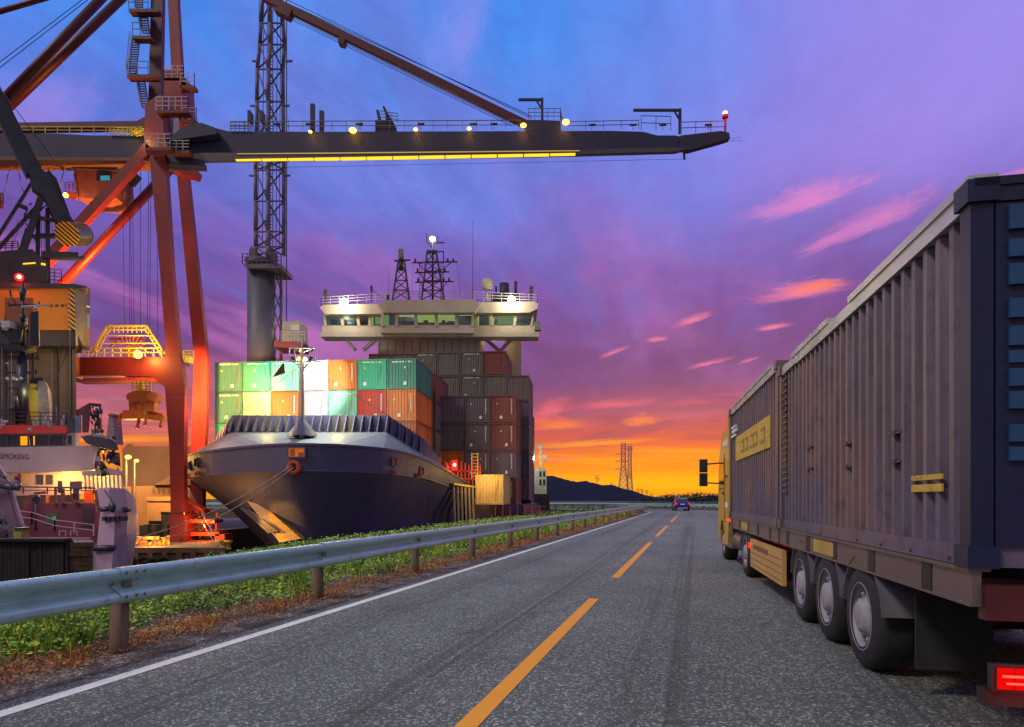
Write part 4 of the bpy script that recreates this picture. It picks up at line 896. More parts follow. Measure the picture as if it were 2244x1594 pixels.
container(S(5.55, 3.2, 1.02), 'yellow', 'cream yellow container standing alone at deck level beside the dark stacks', 'single containers on deck', mk=0)
container(S(1.7, 2.9, 1.02), 'orange', 'orange container partly hidden behind the forecastle, left of the cream yellow one', 'single containers on deck') if False else None
hc = MB(); hc.bb((0, 0, 0), (1, 1, 1)); hc = MB()
hc.poly([S(-17.2, -.2, 4.4), S(0, -.2, 4.4), S(0, -.2, 5.22), S(-17.2, -.2, 5.22)], AV*13.5); hc.poly([S(0, 9.2, .9), S(8, 9.2, .9), S(8, 9.2, .93), S(0, 9.2, .93)], AV*20); hc.poly([S(-17, 14, .95), S(-.3, 14, .95), S(-.3, 14, 5.2), S(-17, 14, 5.2)], AV*14)
hc.poly([S(-17, 15.9, 5.2), S(0, 15.9, 5.2), S(0, 15.9, 11.88), S(-9, 15.9, 11.88)], AV*6); hc.build('hatch_cover', M_hull, ship)
for m_ in list(MKM)+list(base_c['plac']): bpy.data.objects.remove(m_)
lamp('deck_flood', P(1060, 1040, 54.2), 260, (1, .62, .12), .2, parent=ship)
# mooring lines
def rope(name, pts, r, label, sag=.6):
    A, B = pts; mb = MB(); L = [A.lerp(B, i/16)-Z*sag*4*(i/16)*(1-i/16) for i in range(17)]; mb.wire(L, r, 6)
    return tag(mb.build(name, M_rope, None, A), label, 'rope', 'mooring lines of the container ship')
rope('mooring_rope', (fair+Vector((-.05, -.2, .1)), P(268, 1188, 37.3)), .030, 'upper of the two mooring ropes running left from the bow fairlead')
rope('mooring_rope', (fair+Vector((.05, -.2, 0)), P(262, 1200, 37.6)), .030, 'lower of the two mooring ropes running left from the bow fairlead', .9)
rope('mooring_rope', (P(412, 1070, 50.5), P(488, 1203, 37.8)), .028, 'short mooring rope dropping from the port shoulder of the bow to the quay', .1)
rope('mooring_rope', (P(412, 1072, 50.5), P(470, 1190, 39)), .028, 'second short rope beside the one dropping from the port shoulder', .3)
# ================================================================== quay
M_quay = mat('quay_concrete', (.12, .095, .085), .85, var=.3, scale=.6, col2=(.05, .04, .04), thr=(.5, .7), bump=.4, bscale=4)
q = MB(); E = [(-200, 37), (-16.0, 37), (-19.2, 44), (-23, 50), (-26.4, 56), (-22.5, 96), (-60, 100), (-200, 110)]
q.poly([(a, b, -1.3) for a, b in E], (0, 0, -3)); tag(q.build('quay', M_quay), kind='structure')
q = MB()
for i in range(24): q.bb((-16.3-i*.8, 36.82, -3.2), (-16.0-i*.8, 36.99, -1.45))
q.bb((-40, 36.85, -1.5), (-15.98, 37.0, -1.22)); tag(q.build('quay_fender_wall', mat('quay_timber', (.13, .085, .055), .9, var=.4)), 'timber fender beams along the dark quay edge', 'fender wall')
M_rub = mat('rubber', (.02, .018, .02), .8)
for i in range(5):
    t = MB(); c = P(272+i*22, 1236+(i % 2)*3, 36.6); pr = [(.32+.12*math.cos(a*math.pi/4), .12*math.sin(a*math.pi/4)) for a in range(9)]; t.lathe(c, pr, 18, (0, -1, 0)); tag(t.build('tyre_fender', M_rub, None, c), f'black tyre hanging on the quay wall, {["first", "second", "third", "fourth", "fifth"][i]} from the left', 'tyre', 'tyre fenders on the quay')
# ================================================================== gantry crane
M_cr = mat('crane_red', (.20, .013, .013), .48, .1, var=.2, scale=.5, col2=(.10, .02, .02), thr=(.62, .8), stretch=(1, 1, .4), seam=(2, 2.6))
M_mar = mat('crane_red_shaded', (.085, .012, .018), .5, .1, var=.2, scale=.5); M_bm = mat('boom_slate', (.024, .021, .056), .6, .1, var=.15, scale=.4, col2=(.028, .024, .05), thr=(.6, .8), stretch=(.3, 1, 1), seam=(0, 2.4))  # darker crane red paints the weak light on the upper parts
M_yc = mat('safety_yellow', (.70, .46, .03), .5)
D = 44.0
cr = thing('gantry_crane', 'tall red ship-to-shore gantry crane with a long dark boom over the ship', 'crane', P(388, 1190, 43))
def C_(name, mb, m_, par=cr): return mb.build(name, m_, par)
# legs
L1 = [(343, 0, 25), (338, 230, 26), (345, 330, 38), (355, 420, 38), (379, 770, 44), (384, 850, 44), (387, 1000, 34), (389, 1132, 30)]
def leg(pts, d, th):
    mb = MB()
    for a, b in zip(pts, pts[1:]):
        mb.poly([P(a[0]-a[2]/2, a[1], d), P(a[0]+a[2]/2, a[1], d), P(b[0]+b[2]/2, b[1], d), P(b[0]-b[2]/2, b[1], d)], (0, th*.45, 0))
    return mb
C_('leg', leg([(345, -700, 24), (343, 0, 25), (338, 230, 27)], D, .9), M_mar); C_('leg', leg([(344, 335, 33), (364, 600, 26), (376, 750, 28), (383, 850, 44), (387, 980, 32), (389, 1140, 29)], D-1, 1.1), M_cr)
C_('leg', leg([(374, -700, 20), (378, 0, 21), (386, 150, 22), (388, 240, 24), (396, 350, 23), (440, 790, 29), (437, 900, 32), (432, 1000, 30), (430, 1150, 28)], 51, 1.1), M_cr)
mb = MB(); mb.pxp([(318, 225), (352, 205), (360, 300), (376, 335), (320, 335), (316, 300)], D-.6, 2.2); mb.pxp([(350, 150), (395, 155), (400, 240), (352, 250)], D+3, 2); C_('hinge_block', mb, M_cr)
# portal beam and landside leg
mb = MB(); mb.pxp([(150, 782), (380, 782), (384, 856), (372, 858), (330, 826), (150, 824)], D-.98, .54); C_('portal_beam', mb, M_cr)
mb = MB(); mb.pxp([(165, 829), (340, 829), (345, 836), (165, 838)], D+6, 1.2); C_('rear_portal_beam', mb, M_cr)
C_('leg', leg([(-60, 700, 46), (-60, 1200, 36)], D-1, 1.3), M_cr); C_('leg', leg([(-20, 700, 40), (-20, 1200, 34)], D+7, 1.3), M_cr)
mb = MB(); mb.pxp([(-80, 782), (150, 782), (150, 824), (-80, 824)], D-1, 1.4); C_('portal_beam', mb, M_cr)
mb = MB(); mb.pbeam((325, 318), (60, 610), D-.6, .5, 21, 20); C_('diagonal_brace', mb, M_cr); mb = MB(); mb.ptube((375, 368), (120, 640), D+2.5, 19, D+1.0, 18); C_('diagonal_brace', mb, M_cr)
mb = MB(); mb.pbeam((430, 380), (372, 360), 48.5, .8, 16, 22); C_('cross_brace', mb, M_cr)
for (a, b, w_, dd) in (((228, -10), (-40, 268), 18, D), ((272, -10), (-10, 262), 18, D+3), ((150, -20), (-40, 36), 11, D)):
    mb = MB(); mb.ptube(a, b, dd, w_, n=16); C_('back_stay', mb, M_mar)
mb = MB(); mb.pxp([(-60, 269), (300, 264), (322, 252), (360, 262), (358, 276), (322, 282), (300, 277), (-60, 283)], D+.1, .6); C_('tie_beam', mb, M_mar)
mb = MB(); mb.pbeam((575, -12), (1158, 272), D+1, .35, 16, 15)
mb.pxp([(596, 12), (640, 20), (632, 36), (600, 20)], D+.95, .6); mb.pxp([(742, 78), (757, 84), (752, 94), (740, 90)], D+.95, .6); C_('forestay', mb, M_mar)
for o, y0 in ((0, -8), (5, -14), (0, 22), (5, 26)):
    mb = MB()
    if y0 < 0: mb.tube(P(590+o, y0-4, D+1.2), P(1166, 262-(y0+8)*0+o-8, D+1.2), .025, n=4)
    else: mb.tube(P(632, 34+o, D+1.2), P(1120, 270+o, D+1.2), .022, n=4)
    C_('stay_rope', mb, M_dkm)
for a, b in (((-20, 150), (185, -5)), ((-20, 163), (197, -5))): C_('stay_rope', MB().tube(P(*a, D), P(*b, D), .03, n=4), M_dkm)
# boom
def boomg(mb, dd):
    mb.pxp([(-120, 290), (120, 292), (200, 296), (300, 296), (372, 300), (372, 345), (-120, 341)], dd, 1.0)
bm_ = MB(); boomg(bm_, D-.2); C_('landside_girder', bm_, M_bm); bm_ = MB(); bm_.pxp([(-120, 341), (372, 345), (372, 352), (-120, 349)], D-.45, 1.4); C_('girder_flange', bm_, mat('flange_rust', (.14, .05, .03), .6))
bm_ = MB(); bm_.pxp([(-120, 349.5), (60, 350.5), (60, 355), (-120, 354)], D+.3, .3); C_('glow_strip', bm_, G['strip'])  # emissive strip painted under the landside girder, as on the boom
bm_ = MB(); bm_.pxp([(372, 300), (412, 276), (444, 270), (455, 275), (500, 287), (700, 288), (1340, 286), (1410, 288), (1440, 296), (1480, 296), (1500, 300), (1505, 318), (1480, 321), (1260, 327), (440, 334), (372, 345)], D-.2, .5)
C_('boom', bm_, M_bm); bm_ = MB(); bm_.pxp([(380, 338), (440, 334.5), (1260, 327.5), (1480, 321.5), (1505, 325), (1480, 331), (1260, 337), (440, 351), (380, 352)], D-.6, .35); C_('boom_flange', bm_, mat('boom_flange', (.075, .055, .075), .5, var=.2))
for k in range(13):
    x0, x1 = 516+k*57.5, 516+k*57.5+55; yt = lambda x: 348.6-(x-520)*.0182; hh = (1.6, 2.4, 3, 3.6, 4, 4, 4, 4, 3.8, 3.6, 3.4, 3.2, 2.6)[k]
    bm_ = MB(); bm_.pxp([(x0, yt(x0)-.6), (x1, yt(x1)-.6), (x1, yt(x1)-.6+hh), (x0, yt(x0)-.6+hh)], D-.65, .2); C_('glow_strip', bm_, G['strip'])  # glowing strips stand in for lamplight reflected on the boom's lower edge
bm_ = MB(); bm_.pxp([(520, 335.5), (1270, 328.5), (1270, 329.8), (700, 335.5), (520, 336.6)], D-.66, .05); C_('glow_strip', bm_, glow('glow_strip_dim', 'ffd890', .5))  # dim emissive line painted as a highlight on the ledge
bm_ = MB(); bm_.pxp([(1492, 296), (1580, 286), (1598, 290), (1600, 302), (1585, 307), (1510, 328), (1486, 322)], D-.3, .5); C_('boom_tip', bm_, M_bm)
bm_ = MB(); bm_.pxp([(372, 300), (402, 276), (440, 268), (470, 278), (475, 292), (372, 308)], D-.8, .9); bm_.pxp([(360, 335), (440, 348), (442, 362), (360, 358)], D-.8, .8); C_('boom_hinge', bm_, M_bm)
mb = MB(); mb.box(P(372, 275, D+.8), (.9, .8, 1.3)); C_('hinge_cover', mb, mat('hinge_grey', (.35, .33, .42), .6))
mb = MB(); mb.bar(P(1498, 325, D), P(1500, 349, D), .12); mb.tube(P(1498, 348, D), P(620, 366, D+1), .012, n=4); mb.tube(P(1596, 303, D), P(1625, 301, D), .012, n=4); mb.tube(P(1596, 308, D), P(1627, 308, D), .012, n=4); C_('end_buffer', mb, M_dkm)
# boom railings, davits, posts
mb = MB(); mb.rail([P(505, 286, D-.1), P(1140, 283, D-.1)], .62, .95, .018); mb.rail([P(1245, 284, D-.1), P(1400, 281, D-.1)], .55, 1.2, .02); mb.rail([P(1405, 284, D-.1), P(1470, 286, D-.1)], .95, 1.3, .02); mb.rail([P(1492, 292, D-.1), P(1590, 289, D-.1)], .75, 1.0, .02); mb.rail([P(505, 286, D+1.4), P(1140, 283, D+1.4)], .62, 1.9, .015)
C_('boom_railing', mb, M_mast)
mb = MB()
for a in (670, 780, 915, 1030, 1075, 1290, 1380, 1445, 1545, 600): mb.tube(P(a, 271+(a > 1250)*2, D-.2), P(a+15, 271+(a > 1250)*2, D-.2), .07, n=8); mb.bar(P(a+7, 272, D-.2), P(a+7, 284, D-.2), .03)
C_('rail_lamp', mb, M_dkm)
mb = MB(); mb.rail([P(-60, 291, D-.1), P(312, 293, D-.1)], .45, .8, .022); C_('girder_railing', mb, M_yc)
for (x0, x1, y0, yb) in ((1136, 1190, 218, 262), (1388, 1492, 241, 292)):
    mb = MB(); mb.bar(P(x0, y0, D), P(x1, y0, D), .14); mb.bar(P(x1-2, y0-3, D), P(x1-2, yb, D), .17); mb.bar(P(x1-14, y0+2, D), P(x1-2, y0+22, D), .1); C_('service_davit', mb, M_bm)
for (a, y0, w_) in ((684, 226, 9), (704, 241, 9)): mb = MB(); mb.pxp([(a-w_/2, y0), (a+w_/2, y0), (a+w_/2, 288), (a-w_/2, 288)], D, .25); C_('stop_post', mb, M_bm)
mb = MB(); mb.pxp([(822, 262), (828, 262), (824, 240), (829, 239), (834, 262), (845, 262), (843, 242), (838, 232), (842, 231), (855, 255), (868, 278), (870, 287), (822, 287)], D, .9); C_('latch_frame', mb, M_bm)
mb = MB(); mb.pxp([(1152, 262), (1180, 262), (1228, 264), (1230, 286), (1150, 286)], D-.1, 1.1); C_('stay_anchor', mb, M_bm)
mb = MB(); mb.rail([P(1158, 262, D-.1), P(1228, 262, D-.1), P(1232, 284, D-.1)], .75, .45, .018, 2); mb.rail([P(832, 262, D-.1), P(872, 268, D-.1)], .6, .4, .018, 2); mb.rail([P(505, 287, D-.3), P(545, 287, D-.3)], .6, .3, .02, 2); C_('platform_railing', mb, M_mast)
for (a, b) in ((549, 252), (575, 252)): mb = MB(); mb.bb(P(a-7, b+10, D-.1), P(a+7, b, D+.5)); [mb.bar(P(a-6+k*3, b+34, D), P(a-6+k*3, b+10, D), .03) for k in range(5)]; C_('resistor_box', mb, M_dkm)
for (a, b, r_) in ((680, 288, .12), (773, 285, .24), (911, 283, .14), (1028, 281, .14), (1147, 274, .2), (1240, 267, .24)):
    mb = MB(); mb.ball(P(a, b, D-.45), r_, 10, .6); C_('boom_lamp', mb, G['sodium']); lamp('boom_light', P(a, b-2, D-.9), 14, SOD, .1, parent=cr)
mb = MB(); mb.ball(P(1589, 248, D), .16); C_('aviation_lamp', mb, G['redc']); mb = MB(); mb.bar(P(1589, 290, D), P(1590, 258, D), .12); mb.tube(P(1589, 258, D), P(1589, 251, D), .2, .2, 10); C_('aviation_lamp_stand', mb, M_red); lamp('aviation_light', P(1589, 246, D-.6), 25, (1, .02, .01), .1, parent=cr)
mb = MB(); mb.rail([P(240, 296, D-.3), P(318, 300, D-.3)], .55, .3, .02, 3)
for k in range(18): mb.wire([P(283+random.uniform(0, 34), random.uniform(280, 300), D-.5), P(283+random.uniform(0, 34), random.uniform(280, 300), D-.2)], .03, 5)
C_('cable_cluster', mb, M_yc); lamp('cable_light', P(300, 288, D-1.3), 40, (1, .8, .15), .1, parent=cr)
# stair towers up the left of leg one, platforms at the hinge
M_pf = mat('platform_red', (.12, .02, .022), .6)
def stair(a, b, dd, wpx=16):
    mb = MB(); n = int(abs(b[1]-a[1])/5.2)
    for o in (0, wpx): mb.bar(P(a[0]+o, a[1], dd), P(b[0]+o, b[1], dd), .045, .10)
    for k in range(n+1):
        t = k/n; x_ = a[0]+(b[0]-a[0])*t; y_ = a[1]+(b[1]-a[1])*t; mb.bar(P(x_, y_, dd), P(x_+wpx, y_, dd), .12, .03)
    mb.bar(P(a[0]-6, a[1]-14, dd), P(b[0]-6, b[1]-14, dd), .03); mb.bar(P(a[0]-3, a[1]-7, dd), P(b[0]-3, b[1]-7, dd), .03)
    C_('stairs', mb, M_mast)
stair((306, 22), (312, 72), D-.3); stair((290, 82), (282, 160), D-.3); stair((302, 168), (312, 236), D-.3, 14); stair((300, -60), (296, 15), D-.3)
for (x0, x1, y_) in ((282, 348, 18), (290, 330, 77), (278, 344, 162)):
    mb = MB(); mb.pxp([(x0, y_), (x1, y_), (x1, y_+7), (x0, y_+7)], D-.9, .5); C_('platform', mb, M_pf); mb = MB(); mb.rail([P(x0, y_, D-.9), P(min(x1, 324), y_, D-.9)], .85, .55, .02); C_('platform_railing', mb, M_mast)
for (x0, x1, y_, dd, hh) in ((352, 402, 170, 47, .85), (395, 426, 186, 47, .85), (342, 412, 240, D-.9, .85), (318, 375, 322, D-1.7, .85), (372, 415, 328, D-1.4, .6), (400, 430, 262, 46, .85)):
    mb = MB(); mb.pxp([(x0, y_), (x1, y_), (x1, y_+6), (x0, y_+6)], dd, .6); C_('platform', mb, M_pf); mb = MB(); mb.rail([P(x0, y_, dd), P(x1, y_, dd), P(x1, y_, dd+.6)], hh, .45, .02, 2); C_('platform_railing', mb, M_rail_w)
# trolley and cabin
mb = MB(); mb.pxp([(155, 350), (268, 352), (252, 372), (160, 368)], D+.4, 2.4); C_('trolley', mb, M_dkm)
mb = MB(); mb.pxp([(163, 362), (250, 368), (253, 405), (248, 428), (222, 436), (168, 432), (163, 400)], D+.6, 2.2); cab = C_('operator_cabin', mb, mat('cabin_rust', (.28, .07, .05), .6, var=.3, scale=1.2, col2=(.12, .04, .03)))
mb = MB(); mb.pxp([(211, 379), (242, 380), (242, 396), (211, 396)], D+.5, .08); wi = mb.build('window', M_dkm, cab); mb = MB(); mb.pxp([(220, 384), (240, 384), (240, 394), (220, 394)], D+.46, .05); mb.build('pane', G['teal'], cab)
mb = MB(); mb.rail([P(143, 418, D+.5), P(168, 418, D+.5)], .6, .25, .02, 2); mb.pxp([(142, 418), (170, 420), (170, 430), (142, 426)], D+.5, .6); C_('cabin_platform', mb, M_cr)
mb = MB(); mb.ball(P(144, 427, D+.2), .16); C_('cabin_lamp', mb, G['sodium']); lamp('cabin_lamp_light', P(142, 430, D-.4), 60, SOD, .1, parent=cr)
mb = MB()
for k, x_ in enumerate((30, 100, 150)):
    for s_ in (-1, 1): mb.wire([P(x_, 352, D+.5), P(x_+s_*12, 380, D+.5), P(x_+s_*18, 410, D+.5), P(x_+s_*(30 if x_ < 60 else 20), 440, D+.5)], .03, 5)
C_('festoon_cable', mb, M_mast); mb = MB(); mb.rail([P(-6, 446, D), P(7, 446, D)], .7, .2, .03, 3); mb.bb(P(-10, 450, D), P(8, 440, D+.5)); C_('trolley_basket', mb, M_cr)
mb = MB()
for x_, x2_ in ((268, 274), (285, 290), (290, 295), (308, 308), (326, 322), (331, 327), (345, 345), (284, 284)): mb.tube(P(x_, 358, D+1.5), P(x2_, 835, D+1.2), .018, n=4)
C_('hoist_rope', mb, M_dkm)
# yellow walkway frame on top of the portal beam
mb = MB(); A = [(200, 776), (236, 714), (322, 714), (362, 776)]
for dd in (D-.8, D+.3):
    for a, b in zip(A, A[1:]): mb.bar(P(*a, dd), P(*b, dd), .12); mb.bar(P(a[0]*.93+20, a[1]+8, dd), P(b[0]*.93+20, b[1]+8, dd), .07)
    for k in range(9): x_ = 240+k*10; mb.bar(P(x_, 714, dd), P(x_, 728, dd), .05)
    mb.bar(P(214, 752, dd), P(348, 752, dd), .06); mb.bar(P(225, 735, dd), P(335, 735, dd), .06)
    for k in range(8): mb.bar(P(204+k*5, 768-k*8, dd), P(216+k*5, 768-k*8, dd), .05); mb.bar(P(358-k*5, 768-k*8, dd), P(346-k*5, 768-k*8, dd), .05)
mb.rail([P(84, 781, D-.9), P(355, 781, D-.9)], .55, .55, .03); mb.bb(P(84, 763, D-.9), P(136, 757, D)); C_('walkway_frame', mb, M_yc)
mb = MB(); c_ = P(285, 772, D-.4)
for k in range(13): a = math.pi*k/12; mb.bar(c_, c_+Vector((math.cos(a)*1.15, 0, math.sin(a)*1.15)), .05)
mb.tube(c_-Vector((0, .1, 0)), c_+Vector((0, .3, 0)), .25); C_('cable_reel', mb, mat('reel_orange', (.5, .15, .03), .5)); mb = MB(); mb.bar(P(240, 742, D), P(320, 742, D), .12); mb.bar(P(242, 760, D), P(262, 742, D), .1); mb.bar(P(318, 760, D), P(300, 742, D), .1); C_('reel_frame', mb, M_red)
for (a, b, e_) in ((95, 778, 380), (302, 776, 380)):
    mb = MB(); mb.ball(P(a, b, D-1.7), .26, 12); C_('portal_lamp', mb, G['sodium']); lamp('portal_light', P(a, b, D-2.1), e_, SOD, .2, parent=cr)
mb = MB(); mb.rail([P(402, 786, D-1), P(424, 786, D-1)], .55, .3, .03, 2); mb.bb(P(402, 792, D-1), P(424, 784, D)); C_('side_platform', mb, M_yc)
mb = MB(); mb.bb(P(407, 803, D-.6), P(415, 796, D-.2)); mb.bar(P(411, 797, D-.4), P(411, 790, D-.4), .06); C_('floodlight', mb, M_dkm)
lamp('portal_flood', P(422, 800, D+1.4), 24000, (1, .36, .08), .25, spot=95, aim=P(438, 900, 51), parent=cr); lamp('leg_light', P(404, 1130, D-.8), 800, SOD, .25, parent=cr); lamp('brace_flood', P(205, 768, D-.6), 15000, (1, .40, .08), .2, spot=70, aim=P(205, 560, D+1.6), parent=cr); lamp('portal_edge_light', P(440, 900, D-1), 260, (1, .45, .08), .25, parent=cr); lamp('inner_leg_light', P(320, 850, D+4), 700, SOD, .25, parent=cr)
lamp('walkway_light', P(285, 745, D-1.8), 150, (1, .72, .1), .2, parent=cr)
# base: bogies and drive gear
mb = MB()
mb.pxp([(372, 1128), (404, 1128), (406, 1165), (402, 1200), (368, 1200), (372, 1160)], D-1.2, 1.7); C_('leg_foot', mb, M_cr)
random.seed(11); mb = MB()
for i in range(16):
    a = 385+i*6.2; y0 = 1118+random.uniform(0, 25); mb.bar(P(a, 1196, 44.5+random.uniform(0, 2)), P(a+random.uniform(-8, 8), y0, 44.5), .12)
for (x0, x1, y0, y1) in ((385, 490, 1186, 1202), (392, 480, 1168, 1176), (400, 470, 1140, 1148), (470, 492, 1172, 1190)): mb.pxp([(x0, y0), (x1, y0), (x1, y1), (x0, y1)], 43.6, 1.3)
mb.pxp([(400, 1095), (445, 1118), (448, 1130), (392, 1130), (394, 1085)], 45.2, 1); C_('bogie_frame', mb, mat('bogie_red', (.5, .05, .02), .5, var=.3, scale=3))
for i in range(6): mb = MB(); mb.tube(P(392+i*17, 1201, 43.2), P(392+i*17, 1201, 43.2)+Vector((0, .3, 0)), .26, n=14); C_('wheel', mb, M_rust_glow)
lamp('bogie_light', P(440, 1150, 42.6), 260, (1, .42, .08), .2, parent=cr)
# spreader (hangs from the ropes)
sp = thing('container_spreader', 'orange container spreader hanging on ropes under the crane portal', 'spreader', P(308, 930, D+1)); ds = D+1; M_sp = mat('spreader_orange', (.42, .12, .03), .5, var=.3, scale=2, col2=(.2, .05, .02))
mb = MB(); mb.pxp([(268, 900), (315, 902), (315, 918), (268, 920)], ds-.6, .5); mb.pxp([(322, 902), (356, 908), (358, 922), (322, 920)], ds+.2, .5); mb.pxp([(262, 906), (358, 912), (358, 922), (262, 918)], ds-.2, .9); mb.build('main_frame', M_sp, sp)
for (x_, y_) in ((264, 912), (305, 918), (322, 912), (356, 916)):
    mb = MB(); mb.bar(P(x_, y_, ds-.4), P(x_-3, y_+14, ds-.4), .2, .12); mb.tube(P(x_-3, y_+12, ds-.4), P(x_-4, y_+22, ds-.4), .07, .13); mb.build('corner_guide', M_sp, sp)
mb = MB(); mb.pxp([(280, 870), (292, 858), (330, 858), (342, 868), (338, 880), (326, 884), (290, 884)], ds-.3, 1.0); mb.tube(P(290, 872, ds-.5), P(290, 872, ds+.9), .36, n=16); mb.tube(P(333, 870, ds-.5), P(333, 870, ds+.9), .32, n=16)
for x_ in (288, 310, 332): mb.pxp([(x_-6, 882), (x_+6, 882), (x_+5, 904), (x_-5, 904)], ds-.2, .6)
mb.build('headblock', M_sp, sp); mb = MB()
for k in range(5): mb.bar(P(290, 836+k*6, ds-.2), P(330, 836+k*6, ds-.2), .05)
for x_ in (290, 300, 310, 320, 330): mb.bar(P(x_, 836, ds-.2), P(x_, 860, ds-.2), .06)
mb.tube(P(310, 860, ds), P(310, 838, ds), .25, .15); mb.build('cable_basket', M_yc, sp)
# ================================================================== lattice-boom crane behind the front stack
dl = 68; M_lat = mat('lattice_purple', (.115, .085, .13), .55, .1, var=.2, scale=1); M_col = mat('column_grey', (.085, .078, .105), .55, var=.15, scale=.5, stretch=(1, 1, .3))
lc = thing('ship_crane', 'grey pedestal deck crane with a tall lattice jib raised upright behind the front stack', 'crane', P(572, 800, dl))
mb = MB(); mb.tube(P(573, 980, dl), P(573, 585, dl), 1.38, 1.38, 32); mb.tube(P(573, 590, dl), P(573, 572, dl), 1.38, 1.6, 32); mb.build('pedestal', M_col, lc)
mb = MB(); mb.pxp([(531, 577), (616, 577), (616, 587), (540, 587)], dl-1.8, 3.6); mb.build('platform', M_lat, lc)
mb = MB(); mb.rail([P(531, 577, dl-1.8), P(616, 577, dl-1.8), P(616, 577, dl+1.6)], 1.0, .5, .03, 2); mb.rail([P(531, 577, dl-1.8), P(531, 577, dl+1.6)], 1.0, .6, .03, 2); mb.build('platform_railing', M_lat, lc)
mb = MB()
for x_ in (553, 590): mb.pxp([(x_-9, 578), (x_+9, 578), (x_+6, 545), (x_-3, 538), (x_-7, 548)], dl-.8, 1.6)
mb.build('heel_bracket', M_lat, lc)
mb = MB(); lv = [560, 540, 507, 440, 372, 352, 300, 222, 151, 97, 50, -40, -130, -220]
def ed(y_, k):     # jib chord pixel x at height y
    t = (560-y_)/560; c = [558+ (566-558)*t, 624+(618-624)*t]; 
    if y_ > 300: c = [560, 622]
    if y_ < 150: f = (150-y_)/150; c = [566+f*9, 628-f*12]
    return c[k]
for y0, y1 in zip(lv, lv[1:]):
    A = [P(ed(y0, 0), y0, dl), P(ed(y0, 1), y0, dl), P((ed(y0, 0)+ed(y0, 1))/2-4, y0, dl-2.2)]; B = [P(ed(y1, 0), y1, dl), P(ed(y1, 1), y1, dl), P((ed(y1, 0)+ed(y1, 1))/2-4, y1, dl-2.2)]
    for j in range(3): mb.tube(A[j], B[j], .20, n=8)
    for j in range(3): k = (j+1) % 3; mb.tube(A[j], B[k], .085, n=6); mb.tube(B[j], B[k], .09, n=6)
mb.build('lattice_jib', M_lat, lc)
mb = MB()
for k in range(100): y_ = 540-k*7; mb.bar(P(592, y_, dl-2), P(598, y_, dl-2), .05)
for x_ in (592, 598): mb.bar(P(x_, 545, dl-2), P(x_, -160, dl-2), .06)
mb.build('jib_ladder', M_lat, lc)
mb = MB()
for x_ in (565, 575, 584, 605, 612): mb.tube(P(x_, 545, dl-.5), P(x_+4, -200, dl-.5), .035, n=4)
mb.tube(P(628, -100, dl-1), P(628, 705, dl-1), .05, n=5)
mb.build('hoist_rope', M_dkm, lc)
mb = MB()
for y_ in (134, 232, 385):
    for s_ in (-1, 1): e_ = ed(y_, 0 if s_ < 0 else 1); mb.bar(P(e_, y_, dl), P(e_+s_*14, y_-1, dl), .16)
mb.build('rope_guide', M_lat, lc)
mb = MB(); A = (605, 780); 
for y0, y1 in zip([585, 640, 680, 730, 780], [640, 680, 730, 780, 800]): mb.tube(P(616, y0, dl), P(616, y1, dl), .16, n=8); mb.bar(P(602, y0, dl), P(616, y1, dl), .1); mb.bar(P(602, y1, dl), P(616, y0, dl), .08)
mb.build('side_truss', M_lat, lc)
mb = MB(); mb.pxp([(618, 704), (656, 702), (658, 748), (618, 748)], dl-1.5, 2.6); ca = mb.build('operator_cabin', mat('cab_olive', (.30, .26, .22), .6, var=.2), lc); mb = MB(); mb.pxp([(638, 710), (656, 710), (656, 723), (638, 723)], dl-1.56, .05); mb.build('window', M_cream, ca)
mb = MB(); mb.pxp([(600, 747), (660, 748), (668, 752), (655, 762), (600, 760)], dl-1.7, 3); mb.build('cab_platform', mat('cabplat_red', (.22, .05, .05), .6), lc); mb = MB(); mb.rail([P(616, 747, dl-1.8), P(668, 748, dl-1.8)], 1.0, .35, .025, 2); mb.build('cab_railing', M_cream, lc)
# ================================================================== dark harbour crane on the left
dh = 40.0; facing(110, 40); hc = thing('harbour_crane', 'dark harbour crane with an orange machine house and a striped counterweight drum', 'crane', P(80, 1190, dh+1))
M_hc = mat('harbour_crane_dark', (.035, .038, .055), .5, .2, var=.25, scale=1.2, col2=(.07, .06, .08), thr=(.6, .75)); M_or = mat('machine_house_orange', (.62, .23, .015), .5, var=.08, scale=.7, col2=(.42, .15, .02), thr=(.62, .8)); M_tw = mat('tower_grey', (.095, .085, .085), .6, var=.2, scale=.4, stretch=(1, 1, .3))
def hazard():
    m = bpy.data.materials.new('hazard_stripes'); m.use_nodes = True; n = NB(m.node_tree); bs = m.node_tree.nodes['Principled BSDF']; ob = n.n('ShaderNodeTexCoord').outputs['Object']
    s_ = n.n('ShaderNodeSeparateXYZ'); n.link(ob, s_.inputs[0]); f = n.m('FRACT', n.m('MULTIPLY', n.m('ADD', n.m('MULTIPLY', s_.outputs[0], .95), s_.outputs[2]), 3.6)); n.link(n.mix(n.m('GREATER_THAN', f, .5), (.02, .015, .01, 1), (.75, .42, .04, 1)), bs.inputs['Base Color']); bs.inputs['Roughness'].default_value = .5; return m
M_hz = hazard()
def H_(name, mb, m_, par=hc): return mb.build(name, m_, par)
mb = MB(); mb.pxp([(-60, 756), (166, 756), (168, 930), (168, 1190), (-60, 1190)], dh+.4, 2.2); H_('tower', mb, M_tw)
mb = MB()
for x_ in (16, 74, 128, 158): mb.bar(P(x_, 758, dh+.36), P(x_+1, 1000, dh+.36), .07, .1)
mb.bar(P(60, 1000, dh+.3), P(150, 760, dh+.3), .05); H_('tower_seam', mb, M_dkm)
mb = MB(); mb.pxp([(-60, 626), (150, 626), (150, 722), (86, 722), (86, 692), (10, 692), (10, 722), (-60, 722)], dh-.8, 2.4); H_('machine_house', mb, M_or)
